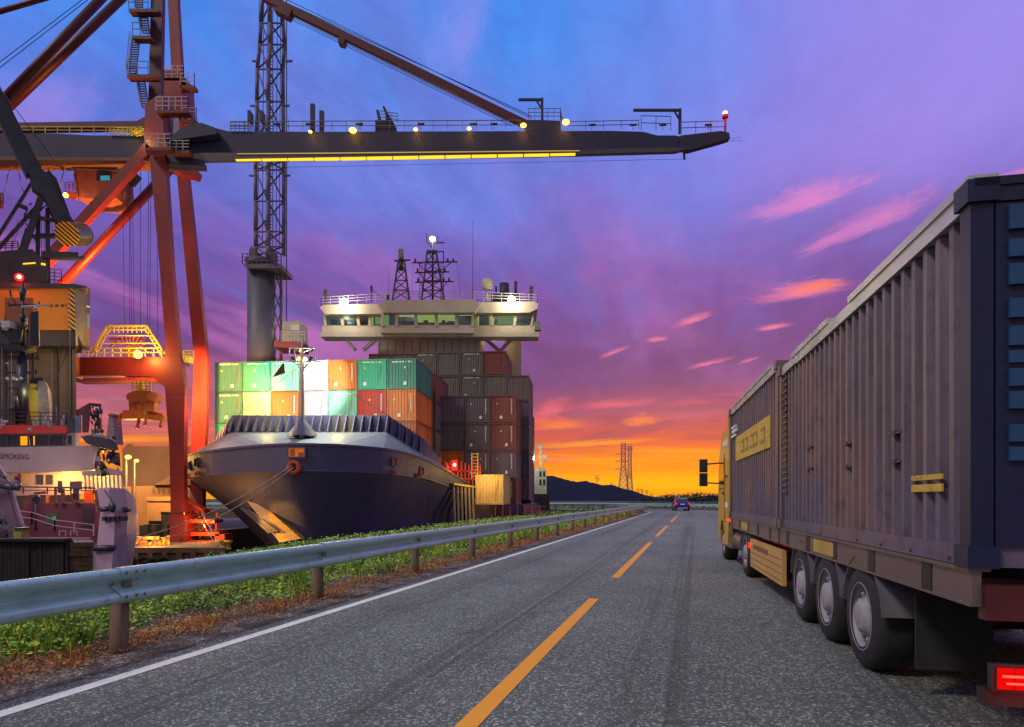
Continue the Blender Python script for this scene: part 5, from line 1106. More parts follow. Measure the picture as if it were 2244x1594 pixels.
mb = MB(); mb.pxp([(12, 652), (73, 652), (73, 722), (12, 722)], dh-.86, .12); mb.pxp([(66, 684), (84, 680), (86, 760), (62, 760)], dh-1, .5); H_('door_panel', mb, mat('door_brown', (.17, .07, .05), .6))
mb = MB(); mb.pxp([(150, 626), (163, 626), (166, 722), (150, 722)], dh-.83, .1); H_('hazard_panel', mb, M_hz)
mb = MB(); mb.poly([P(163, 624, dh-.8), P(182, 627, dh-.2), P(182, 757, dh-.2), P(166, 757, dh-.8)], EV()*2.5); mb.poly([P(182.1, 627, dh-.2), P(197, 630, dh+1), P(197, 760, dh+1), P(182.1, 757, dh-.2)], EV()*1.3); H_('side_house', mb, mat('house_side', (.10, .085, .10), .5))
mb = MB()
mb.pxp([(187, 686), (196, 688), (197, 718), (187, 716)], dh+.5, .04); H_('window', mb, glow('pale_window', 'b8b090', .5)); mb = MB(); mb.pxp([(183, 630), (195, 632), (195, 635), (183, 633)], dh+.4, .04); mb.pxp([(183, 668), (197, 670), (197, 673), (183, 671)], dh+.4, .04); H_('trim_light', mb, glow('trim_pale', 'f0e0a0', .8))
mb = MB()
for i, ch in enumerate('1110 1110 11101'):
    if ch == '1': mb.pxp([(108+i*2.6, 666), (109.8+i*2.6, 666), (109.8+i*2.6, 672), (108+i*2.6, 672)], dh-.82, .02)
H_('lettering', mb, M_dkm)
text_mesh('lettering', 'N', .55, mat('letter_cream', (.75, .65, .4), .6), Matrix.Translation(P(43, 709, dh-.9)) @ Matrix.Rotation(R(35), 4, 'Z') @ Matrix.Rotation(R(90), 4, 'X'), hc)
mb = MB(); mb.pxp([(-60, 617), (160, 621), (184, 625), (196, 630), (160, 630), (-60, 629)], dh-1.0, 2.2); mb.pxp([(-60, 722), (166, 722), (182, 757), (-60, 757)], dh-.6, 2); H_('house_deck', mb, M_hc)
mb = MB(); mb.pxp([(-40, 555), (18, 548), (70, 545), (105, 575), (108, 600), (100, 620), (-40, 620)], dh, 2.6); mb.pxp([(90, 549), (172, 552), (172, 561), (185, 560), (186, 565), (128, 564), (90, 563)], dh+.2, .5); H_('winch_house', mb, M_hc)
mb = MB(); mb.rail([P(104, 619, dh-.9), P(135, 622, dh-.9)], .85, .35, .018, 3); mb.rail([P(-30, 547, dh), P(40, 547, dh)], .5, .3, .02, 3); H_('railing', mb, M_dkm)
mb = MB(); mb.pbeam((-20, 190), (72, 375), dh, .7, 34, 34); mb.pbeam((-8, 175), (90, 370), dh+.4, .1, 3); mb.pxp([(62, 372), (84, 362), (110, 385), (132, 440), (165, 488), (140, 500), (118, 478), (96, 430), (70, 410)], dh-.1, .7); H_('jib', mb, M_hc)
mb = MB(); mb.pxp([(100, 378), (106, 372), (124, 390), (160, 488), (150, 492), (122, 440)], dh+.9, .6); H_('rocker_arm', mb, M_dkm)
for a, b, w_ in (((70, 398), (-20, 540), 7), ((90, 440), (-20, 560), 8), ((92, 425), (0, 700), 16), ((78, 470), (20, 640), 14), ((84, 440), (82, 622), 10), ((104, 455), (106, 622), 10), ((80, 515), (128, 515), 9), ((38, 445), (60, 455), 6), ((52, 470), (128, 482), 6), ((25, 610), (60, 500), 9), ((55, 515), (120, 517), 6)):
    mb = MB(); mb.pbeam(a, b, dh+random.uniform(0, .8), .3, w_); H_('frame_strut', mb, M_hc)
mb = MB()
for a, b in (((24, 540), (40, 480)), ((28, 540), (46, 482)), ((90, 480), (92, 560)), ((98, 470), (98, 560)), ((-10, 180), (118, 350)), ((110, 485), (120, 520))): mb.tube(P(*a, dh-.2), P(*b, dh-.2), .02, n=4)
random.seed(5)
for k in range(16): a = random.uniform(60, 125); b = random.uniform(440, 520); mb.bar(P(a, b, dh-.1), P(a+random.uniform(-14, 14), b+random.uniform(-14, 14), dh+.4), .06)
H_('rigging', mb, M_dkm)
c_ = P(147, 512, dh-.6); e_ = P(184, 513, dh+1.0); ax = (e_-c_).normalized(); mb = MB(); mb.tube(c_, c_+ax*1.7, .70, .70, 32, False); mb.add([], []); mb.tube(c_+ax*1.6, c_+ax*1.68, .70, .70, 32); H_('counterweight_drum', mb, mat('drum_steel', (.20, .17, .14), .35, .6, var=.2))
mb = MB(); mb.tube(c_-ax*.03, c_+ax*.02, .71, .71, 32); H_('striped_drum_end', mb, M_hz); lamp('drum_light', P(160, 560, dh-1.5), 25, (1, .75, .4), .2, parent=hc)
mb = MB(); mb.ball(P(42, 606, dh-1.3), .11); H_('red_lamp', mb, G['redc']); mb = MB(); mb.ball(P(42, 607, dh-1.1), .22, 12); H_('red_lamp_hood', mb, G['redl']); lamp('red_light', P(42, 606, dh-1.7), 40, (1, .02, .01), .1, parent=hc)
lamp('tower_light', P(130, 800, dh-2.2), 60, SOD, .2, parent=hc); lamp('house_light', P(105, 650, dh-6), 260, (1, .62, .25), .4, parent=hc)
mb = MB(); mb.pxp([(50, 576), (78, 574), (78, 576.5), (50, 578.5)], dh-.1, .05); mb.pxp([(90, 575), (100, 577), (100, 581), (90, 579)], dh-.1, .05); H_('glow_strip', mb, G['strip'])
facing()
# ================================================================== supply vessel, far left
dv_ = 31.0; facing(150, 31, -30); vs_ = thing('supply_vessel', 'offshore vessel with a red-banded wheelhouse and NO SMOKING lettering, moored at far left', 'ship', P(110, 1240, dv_+3))
M_vw = mat('vessel_white', (.42, .33, .32), .5, var=.12, scale=1.2, col2=(.26, .18, .17), thr=(.62, .8), stretch=(1, 1, .4)); M_vp = mat('hull_pink', (.36, .25, .33), .5, var=.18, scale=1.0, col2=(.18, .13, .18), thr=(.58, .78), stretch=(1, 1, .35), bump=.1, bscale=5)
M_vm = mat('deckhouse_maroon', (.15, .030, .045), .55, var=.3, scale=2); M_vr = mat('band_red', (.62, .03, .015), .45, var=.1); M_vd = mat('gear_dark', (.03, .032, .045), .45, .2, var=.4, scale=6); M_vg = mat('gear_grey', (.26, .25, .28), .5, var=.3, scale=4)
def Vs(name, mb, m_, par=vs_): return mb.build(name, m_, par)
def blk(x0, y0, x1, y1, d, th, mb=None): mb = mb or MB(); return mb.pxp([(x0, y0), (x1, y0), (x1, y1), (x0, y1)], d, th)
Vs('roof_band', MB().pxp([(-80, 933), (145, 934), (147, 951), (-80, 953)], dv_, 4), M_vr)
Vs('bridge_front', MB().pxp([(-80, 983), (158, 979), (210, 978), (214, 1030), (185, 1033), (150, 1036), (-80, 1036)], dv_, 4.5), M_vw)
wl = MB(); wl.pxp([(-80, 953), (143, 950), (143, 956), (-80, 959)], dv_+.05, .3); wl.pxp([(-80, 979), (143, 976), (143, 982), (-80, 985)], dv_+.05, .3)
for x_ in (-30, 16, 42, 62, 78, 108, 139): wl.pxp([(x_-2, 952), (x_+2, 952), (x_+2, 984), (x_-2, 984)], dv_+.03, .3)
Vs('window_frame', wl, M_vd)
M_dpane = mat('dark_pane', (.02, .02, .03), .08, spec=.8)
for a, b in ((-28, 14), (18, 40), (44, 60), (80, 106), (110, 137)): Vs('window', blk(a, 958, b, 980, dv_+.2, .05), M_dpane)
Vs('lit_window', blk(45, 957, 60, 980, dv_+.17, .02), G['win']); Vs('lit_window', blk(73, 957, 78, 980, dv_+.1, .02), G['win']); Vs('lit_window', blk(2, 978, 8, 981, dv_+.1, .02), G['win'])
text_mesh('lettering', 'NO SMOKING', .36, mat('letter_maroon', (.12, .02, .03), .6), Matrix.Translation(P(64, 1008.5, dv_-.04)) @ Matrix.Rotation(R(30), 4, 'Z') @ Matrix.Rotation(R(90), 4, 'X') @ Matrix.Diagonal((.66, 1, 1, 1)), vs_, .01, 'RIGHT')
Vs('wing_house', MB().pxp([(145, 948), (165, 948), (166, 980), (146, 980)], dv_+.4, 3), M_vw); Vs('wing_window', blk(148, 956, 157, 976, dv_+.35, .03), M_dpane)
lw = MB().pxp([(-80, 1036), (182, 1034), (182, 1085), (-80, 1090)], dv_+.9, 3); Vs('lower_house', lw, M_vw)
for a, b in ((80, 95), (102, 116)): o_ = Vs('porthole_window', blk(a, 1042, b, 1063, dv_+.86, .05), M_vd)
mb = MB(); mb.ball(P(149, 1036, dv_+.4), .22, 12, .6); Vs('deck_lamp', mb, G['sodium']); lamp('deck_light', P(149, 1048, dv_+.1), 170, SOD, .2, parent=vs_)
# side screens with tall slots, lit from inside
mb = MB(); mb.pxp([(180, 1034), (262, 1030), (268, 1042), (180, 1044)], dv_, .12)
for x_ in range(184, 266, 9): mb.pxp([(x_, 1040), (x_+4, 1040), (x_+6, 1074), (x_+2, 1074)], dv_, .1)
mb.pxp([(228, 1024), (272, 1036), (268, 1044), (232, 1038)], dv_-.1, .2); Vs('slotted_screen', mb, M_vw); Vs('inner_bulkhead', MB().pxp([(180, 1036), (268, 1036), (272, 1074), (182, 1074)], dv_+2.2, .2), M_vw)
for a, b in ((208, 1034), (222, 1037), (229, 1037)): mb = MB(); mb.ball(P(a, b, dv_+.7), .09); Vs('deck_lamp', mb, G['sodium'])
lamp('screen_light', P(222, 1048, dv_+1.2), 150, (1, .62, .15), .2, parent=vs_); Vs('lit_door', blk(184, 1078, 206, 1112, dv_+.86, .05), mat('door_red', (.45, .06, .02), .5))
# maroon deckhouse, louvre, green door, gear
Vs('deckhouse', MB().pxp([(50, 1096), (65, 1086), (100, 1086), (100, 1104), (210, 1104), (212, 1190), (46, 1190)], dv_-.9, 3), M_vm)
mb = blk(180, 1112, 206, 1162, dv_-.95, .04); o_ = Vs('louvre', mb, M_vd); mb = MB()
for k in range(10): mb.bar(P(180, 1114+k*5, dv_-.98), P(206, 1114+k*5, dv_-.98), .03)
mb.build('slat', M_vm, o_)
Vs('green_locker', blk(101, 1127, 125, 1151, dv_-1.0, .12), mat('locker_green', (.02, .14, .05), .5)); Vs('safety_sign', blk(115, 1133, 122, 1141, dv_-1.03, .02), mat('sign_yellow', (.5, .5, .05), .5))
mb = MB(); random.seed(21)
for (a, y0, y1, w_) in ((131, 1055, 1082, 9), (121, 1070, 1104, 5), (137, 1072, 1104, 8), (166, 1056, 1074, 26), (166, 1070, 1104, 12), (164, 1083, 1096, 18)): mb.pxp([(a-w_/2, y0), (a+w_/2, y0), (a+w_/2, y1), (a-w_/2, y1)], dv_-1.6, .4)
mb.pxp([(72, 1084), (102, 1084), (100, 1078), (76, 1080)], dv_-.9, .5); Vs('vent_pipe', mb, M_vm)
# railings
mb = MB(); mb.rail([P(-60, 1083, dv_-1.8), P(205, 1084, dv_-1.8)], .3, .8, .02, 1); mb.bar(P(50, 1069, dv_-1.8), P(210, 1072, dv_-1.8), .04); mb.rail([P(-60, 930, dv_+.1), P(145, 932, dv_+.1)], .55, .5, .016, 2); Vs('deck_railing', mb, M_vd)
mb = MB(); L = [P(36, 1148-2, dv_-2.5), P(70, 1150, dv_-2.5), P(120, 1166, dv_-2.5), P(205, 1176, dv_-2.5)]; mb.rail(L, .5, .7, .02, 1)
for a in (130, 155): mb.rail([P(a, 1176, dv_-2.6), P(a+14, 1176, dv_-2.6)], .22, .3, .015, 0)
Vs('curved_railing', mb, M_vp)
# hull flare on the right and the bow sweeping in from the left
mb = MB(); mb.smooth = False
pl_ = [[(212, 1072), (220, 1120), (214, 1180), (206, 1260), (200, 1330)], [(240, 1070), (252, 1120), (250, 1180), (244, 1260), (236, 1330)], [(273, 1072), (280, 1120), (278, 1170), (262, 1240), (250, 1330)], [(292, 1090), (300, 1130), (298, 1175), (288, 1240), (276, 1330)]]
dd_ = [dv_-2.6, dv_-2.9, dv_-2.2, dv_-.5]; pts_ = [[P(a, b, dd_[i]+.0*j) for j, (a, b) in enumerate(c)] for i, c in enumerate(pl_)]
vsl = [p for c in pts_ for p in c]+[p+Vector((-.15, .35, 0)) for c in pts_ for p in c]; fcs = []
for i in range(3):
    for j in range(4): k = i*5+j; fcs += [(k, k+1, k+6, k+5), (20+k, 20+k+5, 20+k+6, 20+k+1)]
for i in range(3): k = i*5; fcs.append((k, k+5, k+25, k+20))
for j in range(4): fcs += [(j, 20+j, 21+j, j+1), (15+j, 16+j, 36+j, 35+j)]
mb.smooth = False; mb.add(vsl, fcs); Vs('hull_flare', mb, M_vp)
mb = MB(); mb.pxp([(206, 1076), (222, 1072), (226, 1120), (212, 1190), (196, 1190), (212, 1120)], dv_-2.0, .3); Vs('bulwark_stay', mb, M_vm)
Vs('hull', MB().pxp([(-120, 1180), (215, 1180), (212, 1330), (-120, 1330)], dv_-1.4, 5), M_vp)
mb = MB(); mb.tube(P(219, 1118, dv_-3), P(243, 1116, dv_-3), .12); mb.tube(P(272, 1118, dv_-2.5), P(284, 1118, dv_-2), .12); mb.tube(P(200, 1203, dv_-2.7), P(252, 1202, dv_-3.0), .14); mb.ball(P(246, 1112, dv_-3.3), .15, 12, 1.7); mb.wire([P(228, 1075, dv_-2.8), P(246, 1105, dv_-3.3)], .02); mb.wire([P(238, 1072, dv_-2.8), P(247, 1105, dv_-3.3)], .02); Vs('fender', mb, M_vd)
mb = MB()
for k in range(5): mb.bb(P(230+k*10, 1143, dv_-2.98), P(234+k*10, 1133, dv_-2.6))
Vs('scupper', mb, M_vd)
mb = MB(); A = [(-60, 960), (-4, 1020), (20, 1058), (32, 1100), (48, 1150), (60, 1182)]; B = [(-90, 1190)]*6; db = dv_-4
la = [P(a, b, db+.3*i) for i, (a, b) in enumerate(A)]; lb_ = [P(-60+8*i, 1200, db+2+.2*i) for i in range(6)]
mb.smooth = True; mb.add(la+lb_, [(i, i+1, 7+i, 6+i) for i in range(5)]); mb.smooth = False
for a, b in zip(la, la[1:]): mb.bar(a, b, .14, .1)
Vs('bow_bulwark', mb, M_vp)
mb = MB(); mb.tube(P(-10, 1062, db-.2), P(30, 1068, db-.2), .16); mb.ball(P(34, 1066, db-.2), .2, 12); mb.tube(P(-10, 1035, db), P(14, 1050, db), .07)
for k in range(10): mb.wire([P(random.uniform(-5, 10), 1130, db-.3), P(random.uniform(0, 22), 1150, db-.3), P(random.uniform(0, 20), 1180, db-.3)], .015)
Vs('winch', mb, M_vd); mb = MB(); mb.bb(P(46, 1060, dv_-1.5), P(56, 1040, dv_-1)); mb.bb(P(34, 1054, dv_-1.5), P(52, 1046, dv_-1)); Vs('hose_reel', mb, M_vm)
mb = MB(); mb.tube(P(78, 1165, dv_-2.4), P(79, 1096, dv_-2.4), .05); mb.tube(P(79, 1096, dv_-2.6), P(79, 1092, dv_-2.2), .16); Vs('bell_stand', mb, M_vd); mb = MB(); mb.ball(P(31, 1102, dv_-2), .09); Vs('deck_lamp', mb, G['sodium'])
# funnel, mast, roof gear
mb = MB(); mb.pxp([(66, 840), (84, 832), (86, 930), (70, 928), (61, 880)], dv_+2, 1.6); fu_ = Vs('funnel', mb, mat('funnel_yellow', (.55, .46, .03), .45, var=.15)); mb = MB(); mb.pxp([(83, 836), (98, 836), (104, 850), (110, 925), (84, 932)], dv_+1.95, 1.7); mb.build('funnel_side', M_vg, fu_); mb = MB(); mb.pxp([(64, 842), (68, 830), (92, 828), (100, 840), (98, 844)], dv_+2.0, 1.5); mb.build('funnel_cap', M_vd, fu_); lamp('funnel_light', P(60, 860, dv_+.6), 20, (1, .9, .3), .15, parent=vs_)
mb = MB(); mb.tube(P(48, 930, dv_+1), P(50, 780, dv_+1), .28, .2); mb.tube(P(50, 780, dv_+1), P(50, 620, dv_+1), .11, .05); mb.tube(P(35, 930, dv_+1), P(40, 790, dv_+1), .06); mb.tube(P(60, 930, dv_+1), P(54, 790, dv_+1), .05)
for (y_, a, b) in ((785, 14, 84), (818, 16, 80), (853, 16, 82), (668, 20, 86), (780, -30, 62)): mb.bar(P(a, y_, dv_+1), P(b, y_, dv_+1), .08); mb.bar(P(a, y_+4, dv_+1), P(a, y_-8, dv_+1), .05); mb.bar(P(b, y_+4, dv_+1), P(b, y_-8, dv_+1), .05)
for (y0, y1) in ((632, 658), (690, 705), (715, 727)): mb.tube(P(50, y0, dv_+1), P(50, y1, dv_+1), .16, .1)
mb.wire([P(20, 628, dv_+1), P(25, 650, dv_+1), P(38, 670, dv_+1)], .035); Vs('mast', mb, M_vd)
mb = MB(); mb.pxp([(0, 722), (50, 720), (44, 750), (22, 750)], dv_+.6, .6); mb.rail([P(0, 722, dv_+.6), P(52, 722, dv_+.6)], .3, .2, .02, 2); mb.pxp([(0, 752), (76, 760), (50, 768), (0, 764)], dv_+.6, 1); mb.pxp([(67, 684), (84, 680), (86, 755), (64, 755)], dv_+.6, .3); Vs('crow_nest', mb, M_vd)
mb = MB(); mb.tube(P(46, 672, dv_+.8), P(110, 667, dv_+.8), .045); mb.bb(P(-10, 716, dv_+.7), P(44, 710, dv_+.9)); mb.ball(P(78, 675, dv_+.8), .09); mb.ball(P(12, 718, dv_+.6), .13); Vs('radar_bar', mb, M_rail_w)
mb = MB(); [mb.ball(P(a, b, dv_+.7), .07) for a, b in ((30, 830), (36, 832), (46, 830), (16, 797), (16, 831), (5, 925), (12, 926), (18, 924))]; Vs('white_lamp_globe', mb, M_rail_w)
mb = MB(); mb.bb(P(22, 930, dv_+.5), P(38, 900, dv_+1)); mb.ball(P(30, 898, dv_+.7), .16); mb.tube(P(38, 900, dv_+.5), P(34, 870, dv_+.5), .08); Vs('roof_equipment', mb, M_vd)
mb = MB()
for a in (5, 26, 115, 125, 154): mb.tube(P(a, 930, dv_+.5), P(a-1, [760, 770, 770, 890, 640][[5, 26, 115, 125, 154].index(a)], dv_+.5), .02, .01, 4)
for a, b in ((78, 932), (100, 930), (112, 935), (4, 936), (140, 928)): mb.bb(P(a-4, b+4, dv_-.1), P(a+4, b-6, dv_+.2)); mb.tube(P(a, b-6, dv_), P(a, b-16, dv_), .04)
mb.ball(P(66, 944, dv_-.05), .1); Vs('aerial', mb, M_vg)
Vs('cabinet', blk(148, 918, 162, 948, dv_, .5), M_vd); Vs('cabinet', blk(163, 912, 177, 948, dv_+.2, .5), mat('cabinet_grey', (.14, .16, .20), .5))
# deck crane
mb = MB(); mb.pxp([(180, 948), (194, 948), (198, 905), (200, 886), (192, 888), (180, 905)], dv_+.3, .35); mb.pxp([(168, 900), (196, 884), (198, 892), (176, 912), (168, 914)], dv_+.28, .3); mb.pxp([(166, 900), (172, 898), (172, 948), (166, 948)], dv_+.28, .25); dcr = Vs('deck_crane', mb, M_vm)
mb = MB(); random.seed(9)
for k in range(30): a = random.uniform(198, 222); b = random.uniform(888, 945); mb.wire([P(a, b, dv_+random.uniform(0, .4)), P(a+random.uniform(-5, 5), b+random.uniform(8, 26), dv_+random.uniform(0, .4))], .04, 5)
mb.bar(P(196, 888, dv_+.2), P(222, 890, dv_+.2), .14); mb.tube(P(220, 898, dv_), P(220, 908, dv_), .1); mb.tube(P(222, 905, dv_+.1), P(223, 945, dv_+.1), .015); mb.ball(P(223, 946, dv_), .1); mb.build('crane_hydraulics', M_vd, dcr)
# rescue boat: hangs in its davit, a thing of its own
rbt = thing('rescue_boat', 'dark rigid rescue boat hanging in the davit above the slotted deck screen', 'boat', P(222, 980, dv_-.3))
M_boat = mat('boat_black', (.02, .022, .035), .5, var=.4, scale=3)
mb = MB().pxp([(178, 958), (196, 956), (214, 959), (250, 966), (257, 975), (254, 986), (232, 984), (206, 977), (186, 969)], dv_-.7, 1.1); mb.build('hull', M_boat, rbt)
mb = MB().pxp([(206, 958), (212, 950), (226, 952), (232, 962)], dv_-.5, .7); mb.build('windscreen', M_vg, rbt); mb = MB().pxp([(240, 966), (248, 956), (254, 960), (252, 968)], dv_-.4, .4); mb.build('outboard_engine', M_vd, rbt)
mb = MB(); mb.wire([P(176, 958, dv_-.8), P(210, 952, dv_-.9), P(240, 960, dv_-.9), P(256, 972, dv_-.8)], .035, 8); mb.build('tube_collar', M_vg, rbt)
mb = MB()
for k in range(26): a = random.uniform(210, 262); b = random.uniform(978, 1030); mb.bar(P(a, b, dv_+random.uniform(-.4, .6)), P(a+random.uniform(-8, 8), b+random.uniform(-16, 16), dv_), random.uniform(.04, .12))
mb.pxp([(236, 990), (262, 994), (264, 1024), (240, 1016)], dv_+.2, .5); mb.ball(P(222, 1022, dv_-.3), .17, 12, 1.3); mb.ball(P(226, 1038, dv_-.3), .16, 10); Vs('davit', mb, M_vd)
mb = MB(); mb.pxp([(200, 982), (214, 980), (222, 1018), (212, 1020)], dv_-.1, .15); mb.bar(P(214, 985, dv_-.1), P(206, 1020, dv_-.1), .07); Vs('davit_plate', mb, M_vw)
lamp('vessel_front_fill', P(90, 1000, dv_-7), 420, (.95, .7, .8), .8, parent=vs_)  # unseen fill lamp added in mid-air to brighten the vessel's front
facing()
# ================================================================== quayside behind
M_wh = mat('warehouse_plaster', (.22, .15, .11), .85, var=.15, scale=.3, col2=(.13, .09, .08), thr=(.55, .75)); M_roof = mat('warehouse_roof', (.11, .085, .085), .8, var=.2, scale=.4)
dw = 62; facing(330, 62); wh = thing('warehouse', 'large dim gabled warehouse on the quay behind the crane leg', 'building', P(330, 1180, dw))
mb = MB(); mb.pxp([(268, 985), (280, 974), (290, 974), (292, 980), (440, 980), (450, 1070), (450, 1200), (268, 1200)], dw, 22); mb.build('upper_wall', M_roof, wh)
mb = MB(); mb.pxp([(262, 1068), (340, 1066), (342, 1062), (410, 1058), (450, 1062), (450, 1200), (262, 1200)], dw-3, 3); mb.build('lower_wall', M_wh, wh); mb = MB()
mb.pxp([(338, 1064), (372, 1046), (420, 1044), (456, 1058), (456, 1064)], dw-3.6, 4); mb.build('roof', M_roof, wh)
for k in range(4): o_ = MB(); o_.pxp([(334+k*11, 1072), (340+k*11, 1072), (340+k*11, 1084), (334+k*11, 1084)], dw-3.05, .1); o_.build('window', M_roof, wh)
for k in range(26): pass
mb = MB()
for k in range(38): mb.pxp([(292+k*4, 977.5), (294+k*4, 977.5), (294+k*4, 980), (292+k*4, 980)], dw+.1, .3)
mb.build('ridge_tile', M_roof, wh)
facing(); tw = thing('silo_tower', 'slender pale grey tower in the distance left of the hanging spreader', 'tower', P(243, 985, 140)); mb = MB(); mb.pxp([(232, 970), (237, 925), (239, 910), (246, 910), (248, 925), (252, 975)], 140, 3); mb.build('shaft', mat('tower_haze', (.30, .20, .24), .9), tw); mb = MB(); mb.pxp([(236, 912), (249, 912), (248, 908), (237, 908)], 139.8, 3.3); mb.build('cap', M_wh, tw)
# street lamps
for i, (a, b, yb, d_, lb_) in enumerate(((279, 1002, 1110, 55, 'taller quay lamp post with a glowing orange head beside the vessel stern'), (297, 1010, 1110, 58, 'lower quay lamp post with a small orange head, right of the taller one'))):
    t = thing('lamp_post', lb_, 'lamp post', P(a-2, 1180, d_), 'lamp posts on the quay'); mb = MB(); mb.tube(P(a-2, 1180, d_), P(a-2, b, d_), .09, .06, 8); mb.bar(P(a-2, b, d_), P(a+3, b-1, d_-.4), .07); mb.build('pole', M_mast, t)
    mb = MB(); mb.ball(P(a+2, b+1, d_-.5), .24-.05*i, 12, .7); mb.build('lamp_head', G['sodium'], t); lamp('street_light', P(a+3, b+5, d_-1), 900, SOD, .2, parent=t)
# cream container and grey box on the quay
M_cc = mat('cream_panel', (.55, .42, .22), .5, var=.1, scale=1.5)
facing(350, 50); t = thing('storage_container', 'cream storage container on the quay under the crane', 'container', P(349, 1143, 50)); mb = MB(); mb.pxp([(323, 1096), (375, 1096), (375, 1143), (323, 1143)], 50, 5); bd = mb.build('body', M_cc, t); mb = MB(); mb.pxp([(321, 1090), (377, 1090), (377, 1099), (321, 1099)], 49.9, 5.2); mb.build('roof_rim', M_cc, t); mb = MB(); mb.pxp([(326, 1143), (375, 1143), (375, 1160), (326, 1160)], 50.3, 4); mb.build('underframe', M_mast, t)
t = thing('equipment_box', 'dark grey equipment box right of the cream storage container', 'box', P(364, 1160, 48)); mb = MB(); mb.pxp([(353, 1127), (376, 1127), (376, 1160), (353, 1160)], 48, 1.5); bd = mb.build('body', M_mast, t); mb = MB(); mb.pxp([(352, 1124), (377, 1124), (377, 1128), (352, 1128)], 47.95, 1.6); mb.build('lid', M_dkm, t)
t = thing('mooring_winch', 'low yellow-lit mooring machinery on the quay edge left of the crane foot', 'winch', P(335, 1200, 38.5)); mb = MB(); random.seed(33)
for (a, b, c, e) in ((298, 1188, 322, 1204), (325, 1190, 368, 1196), (344, 1180, 362, 1203), (300, 1178, 350, 1183), (366, 1176, 372, 1204)): mb.pxp([(a, b), (c, b), (c, e), (a, e)], 38.4+random.uniform(0, .6), .7)
mb.build('machine_frame', M_yc, t); mb = MB()
for k in range(14): a = random.uniform(298, 368); mb.bar(P(a, 1203, 38.2), P(a+random.uniform(-10, 10), 1178, 38.5), .06)
mb.tube(P(316, 1194, 38.2), P(316, 1194, 39), .25, n=14); mb.build('machine_rods', M_rust_glow, t); lamp('winch_light', P(335, 1168, 37.6), 330, (1, .6, .12), .15, parent=t)
for i, a in enumerate((480, 498)):
    t = thing('bollard', ['squat mooring bollard at the very end of the quay, left one', 'squat mooring bollard at the very end of the quay, right one'][i], 'bollard', P(a, 1204, 37.6)); mb = MB(); mb.lathe(P(a, 1205, 37.6), [(.28, 0), (.2, .1), (.18, .35), (.3, .42), (.3, .52), (.05, .56)], 14); mb.build('post', M_yc, t)
facing(); mb = MB(); random.seed(44)
tq = thing('stacked_cargo_gear', 'jumble of dim crates and gear on the quay behind the mooring machinery', 'gear', P(350, 1180, 47))
for k in range(22): a = random.uniform(300, 372); b = random.uniform(1150, 1182); w_ = random.uniform(5, 14); mb.pxp([(a, b), (a+w_, b), (a+w_, 1186), (a, 1186)], random.uniform(44.5, 47), .7)
mb.build('crate_row', M_quay, tq)
# timber jetty, near left
M_jet = mat('jetty_timber', (.016, .010, .010), .85, var=.5, scale=2, stretch=(1, 1, .2), bump=.5, bscale=8)
jt = thing('timber_jetty', 'black tarred plank jetty wall at the far left behind the guardrail', 'jetty', P(60, 1300, 19)); mb = MB()
for k in range(22): a = -60+k*9.5; mb.pxp([(a, 1186+random.uniform(-1, 1)), (a+8.8, 1186+random.uniform(-1, 1)), (a+8.8, 1400), (a, 1400)], 19+random.uniform(0, .06), .25)
mb.build('plank_wall', M_jet, jt); mb = MB(); mb.pxp([(-60, 1182), (142, 1182), (142, 1188), (-60, 1188)], 18.9, .3); mb.build('capping_beam', M_jet, jt)
facing(172, 19.2); tb = thing('timber_stack', 'stack of weathered brown timber baulks at the right end of the black jetty', 'timber', P(172, 1300, 19.3)); M_tb = mat('baulk', (.13, .085, .04), .85, var=.45, scale=4, stretch=(.2, 1, 1), bump=.5, bscale=10, col2=(.04, .03, .02), thr=(.5, .65)); random.seed(6)
for k in range(12): mb = MB(); y_ = 1190+k*10.5; mb.pxp([(141, y_), (203+random.uniform(-3, 3), y_), (203+random.uniform(-3, 3), y_+9.6), (141, y_+9.6)], 19.2+random.uniform(0, .1), 1.2); mb.build('baulk', M_tb, tb)
facing(); t = thing('yellow_bin', 'small dull yellow bin standing on the jetty', 'bin', P(38, 1184, 20)); mb = MB(); mb.pxp([(28, 1160), (47, 1160), (46, 1184), (30, 1184)], 20, .3); mb.build('body', mat('bin_yellow', (.35, .30, .05), .6), t); mb = MB(); mb.pxp([(27, 1158), (48, 1158), (48, 1161), (27, 1161)], 19.95, .4); mb.build('lid', M_vd, t)
# ================================================================== truck
facing()
TR = thing('container_truck', 'articulated truck driving away in the right lane with two ribbed containers', 'truck', (2.69, 3.87, 0))
TA = -math.atan(.202); ORG[TR.name] = Vector()     # parts are built in the truck's own frame: x across, y forward, z up
TR.rotation_euler = (0, 0, TA)
def Tk(name, mb, m_, par=TR):
    os_ = [p.build1(name, m_, None) for p in (mb.pieces() if name not in NOSPLIT else [mb])]
    for o in os_: o.parent = par
    return os_[0]
M_chs = mat('chassis_steel', (.035, .03, .03), .55, .3, var=.4, scale=4); M_sr = mat('side_rail_alu', (.20, .15, .14), .42, .4, var=.2, scale=2, col2=(.20, .15, .13), thr=(.55, .72), stretch=(1, .25, 1)); M_cabp = mat('cab_yellow', (.62, .36, .03), .35, var=.1, scale=1)
M_tyre = mat('tyre', (.022, .022, .024), .85, var=.3, scale=8); M_rim = mat('rim_silver', (.34, .33, .35), .62, .1, var=.25, scale=5, col2=(.25, .22, .2), thr=(.55, .7)); M_mud = mat('mudguard', (.07, .06, .06), .5, var=.2, scale=5); M_cbox = mat('side_box_amber', (.62, .36, .10), .5, var=.15, scale=3, stretch=(1, .3, 1)); M_cgl = mat('cab_glass', (.02, .02, .03), .06, spec=.9)
W2 = 2.3
